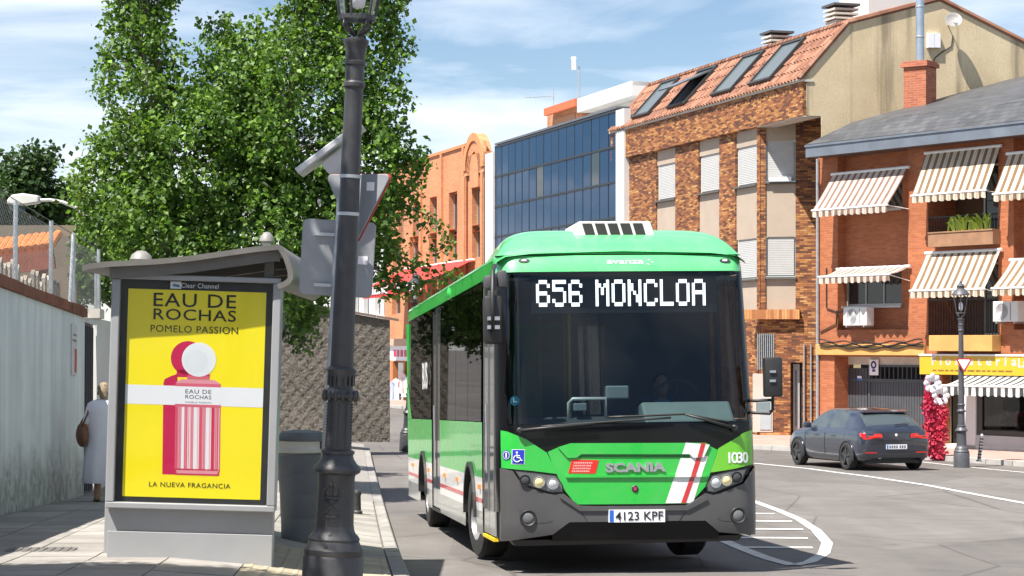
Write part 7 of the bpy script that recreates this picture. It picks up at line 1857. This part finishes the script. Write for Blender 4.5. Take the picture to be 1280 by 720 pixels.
def build_trees():
    yc = 37.; gx = P(255, 600, yc).x; base = Vector((gx, yc, zwalk(gx, yc)))
    L = [(180, -50, 45, 130, 0, .9, 1), (405, -70, 62, 150, .3, 1.1, 1), (300, 120, 62, 105, .8, 1.2, .9), (455, 40, 45, 120, -.2, .8, .8),
         (175, 110, 45, 110, -.4, .8, 1), (370, 150, 85, 140, -.3, 1.2, 1), (250, 190, 95, 120, -.6, 1.2, 1), (150, 240, 52, 85, .2, .9, 1), (450, 210, 62, 110, -.5, 1.0, 1), (215, 290, 95, 60, -.4, 1.2, 1), (340, 290, 90, 90, -.7, 1.2, 1), (455, 285, 45, 55, .2, .8, .5), (505, 215, 26, 45, .1, .5, .22), (380, 365, 40, 45, .6, .8, .6), (130, 310, 45, 35, .8, .8, .7), (500, 60, 12, 80, .2, .35, .35)]
    k = yc/FPX
    def sp(*pts): return [tuple(P(px, py, yc+dy)-base) for px, py, dy in pts]
    sprays = [sp((470, 250, 0), (505, 255, -.2), (535, 270, -.3), (552, 290, -.3), (558, 318, -.3)), sp((460, 300, 0), (490, 315, -.1), (520, 330, -.2), (548, 350, -.3), (575, 352, -.3)), sp((450, 320, .0), (470, 335, -.2), (490, 360, -.3), (520, 368, -.3)), sp((440, 180, 0), (480, 170, -.1), (505, 175, -.2), (525, 200, -.3), (530, 225, -.3)), sp((470, 60, 0), (490, 40, 0), (497, 0, 0), (500, -40, 0)), sp((480, 70, 0), (500, 62, 0), (515, 66, -.1)), sp((120, 200, 0), (105, 215, -.1), (98, 240, -.2)), sp((380, 360, .3), (370, 390, .3), (385, 415, .3), (402, 418, .3)), sp((150, 60, 0), (135, 80, -.1), (128, 110, -.1)), sp((470, 345, 0), (500, 350, 0), (530, 360, 0))]
    tree('street_tree', base, lumps_px(base, L, yc), .098, 80000, LEAF, 'large poplar tree with dense glossy leaves behind the bus shelter', 3, .20, sprays=sprays, stems=6, per=24, spread=.17)
    # garden trees behind the fence
    for i, (px, yc, lst, n, mt, lab, ls) in enumerate((
        (30, 46., [(40, 215, 24, 26, 0, .8, 1), (20, 250, 34, 40, 0, 1., 1), (60, 262, 28, 34, .2, .8, 1), (30, 300, 50, 40, .2, 1.2, 1), (8, 205, 14, 14, 0, .4, .4), (58, 200, 12, 16, 0, .4, .4)], 16000, LEAF_D, 'small dark garden tree above the wire fence', .11),
        (88, 50., [(88, 245, 22, 20, 0, .8, 1), (80, 290, 34, 40, 0, 1., 1), (105, 320, 40, 50, 0, 1., 1), (60, 330, 60, 30, .5, 1, 1)], 14000, LEAF_Y, 'yellow green bushy garden tree behind the street light', .10),
        (-70, 48., [(-70, 230, 60, 60, 0, 1.5, 1), (-30, 290, 50, 50, 0, 1.2, 1)], 9000, LEAF_D, 'dark garden tree beyond the left picture edge', .12),
        (150, 46., [(150, 330, 70, 60, 0, 1.2, 1), (240, 350, 80, 60, 0, 1.2, 1), (330, 370, 70, 60, 0, 1.2, 1)], 22000, LEAF_D, 'low dark hedge of garden trees behind the shelter roof', .11))):
        gx = P(px, 600, yc).x; b0 = Vector((gx, yc, -.8)); tree('garden_tree', b0, lumps_px(b0, lst, yc), ls, n, mt, lab, 20+i, .10, 'garden trees behind the wall', stems=3, per=22, spread=.16)
    # street tree on the near pavement, left of the picture: its shade crosses the foot of the picture
    b0 = Vector((-5.4, 13.7, .05)); tree('street_tree', b0, [(0, 0, 5.2, 1.6, 1.3, 1.3, 1), (.9, .1, 6.2, 1.5, 1.1, 1.1, 1), (1.9, .15, 5.9, 1.2, .9, .9, .8), (-.9, 0, 6.2, 1.2, 1.1, 1.0, 1)], .11, 22000, LEAF, 'street tree on the near pavement left of the shelter', 44, .12, stems=4, per=22, spread=.2)
    for i, (x, y) in enumerate(((-8.5, -15), (-4.6, -19), (8.5, -17), (12.5, -14))):  # trees out of view, added to darken the reflection in the bus windscreen
        b0 = Vector((x, y, .1)); tree('street_tree', b0, [(0, 0, 5.0, 2.2, 2.0, 2.6, 1), (.8, 0, 7.6, 1.8, 1.8, 2.2, 1), (-1, .3, 6.6, 1.6, 1.6, 2, 1)], .22, 9000, LEAF_D, ('unseen leafy tree added behind the viewer nearest the garden wall side', 'unseen leafy tree added behind the viewer farthest back on the stop side', 'unseen leafy tree added behind the viewer farthest back on the shop side', 'unseen leafy tree added behind the viewer closest to the shops')[i], 60+i, .16, 'unseen trees added behind the viewer', stems=3, per=22, spread=.35, twig=False)
build_trees()
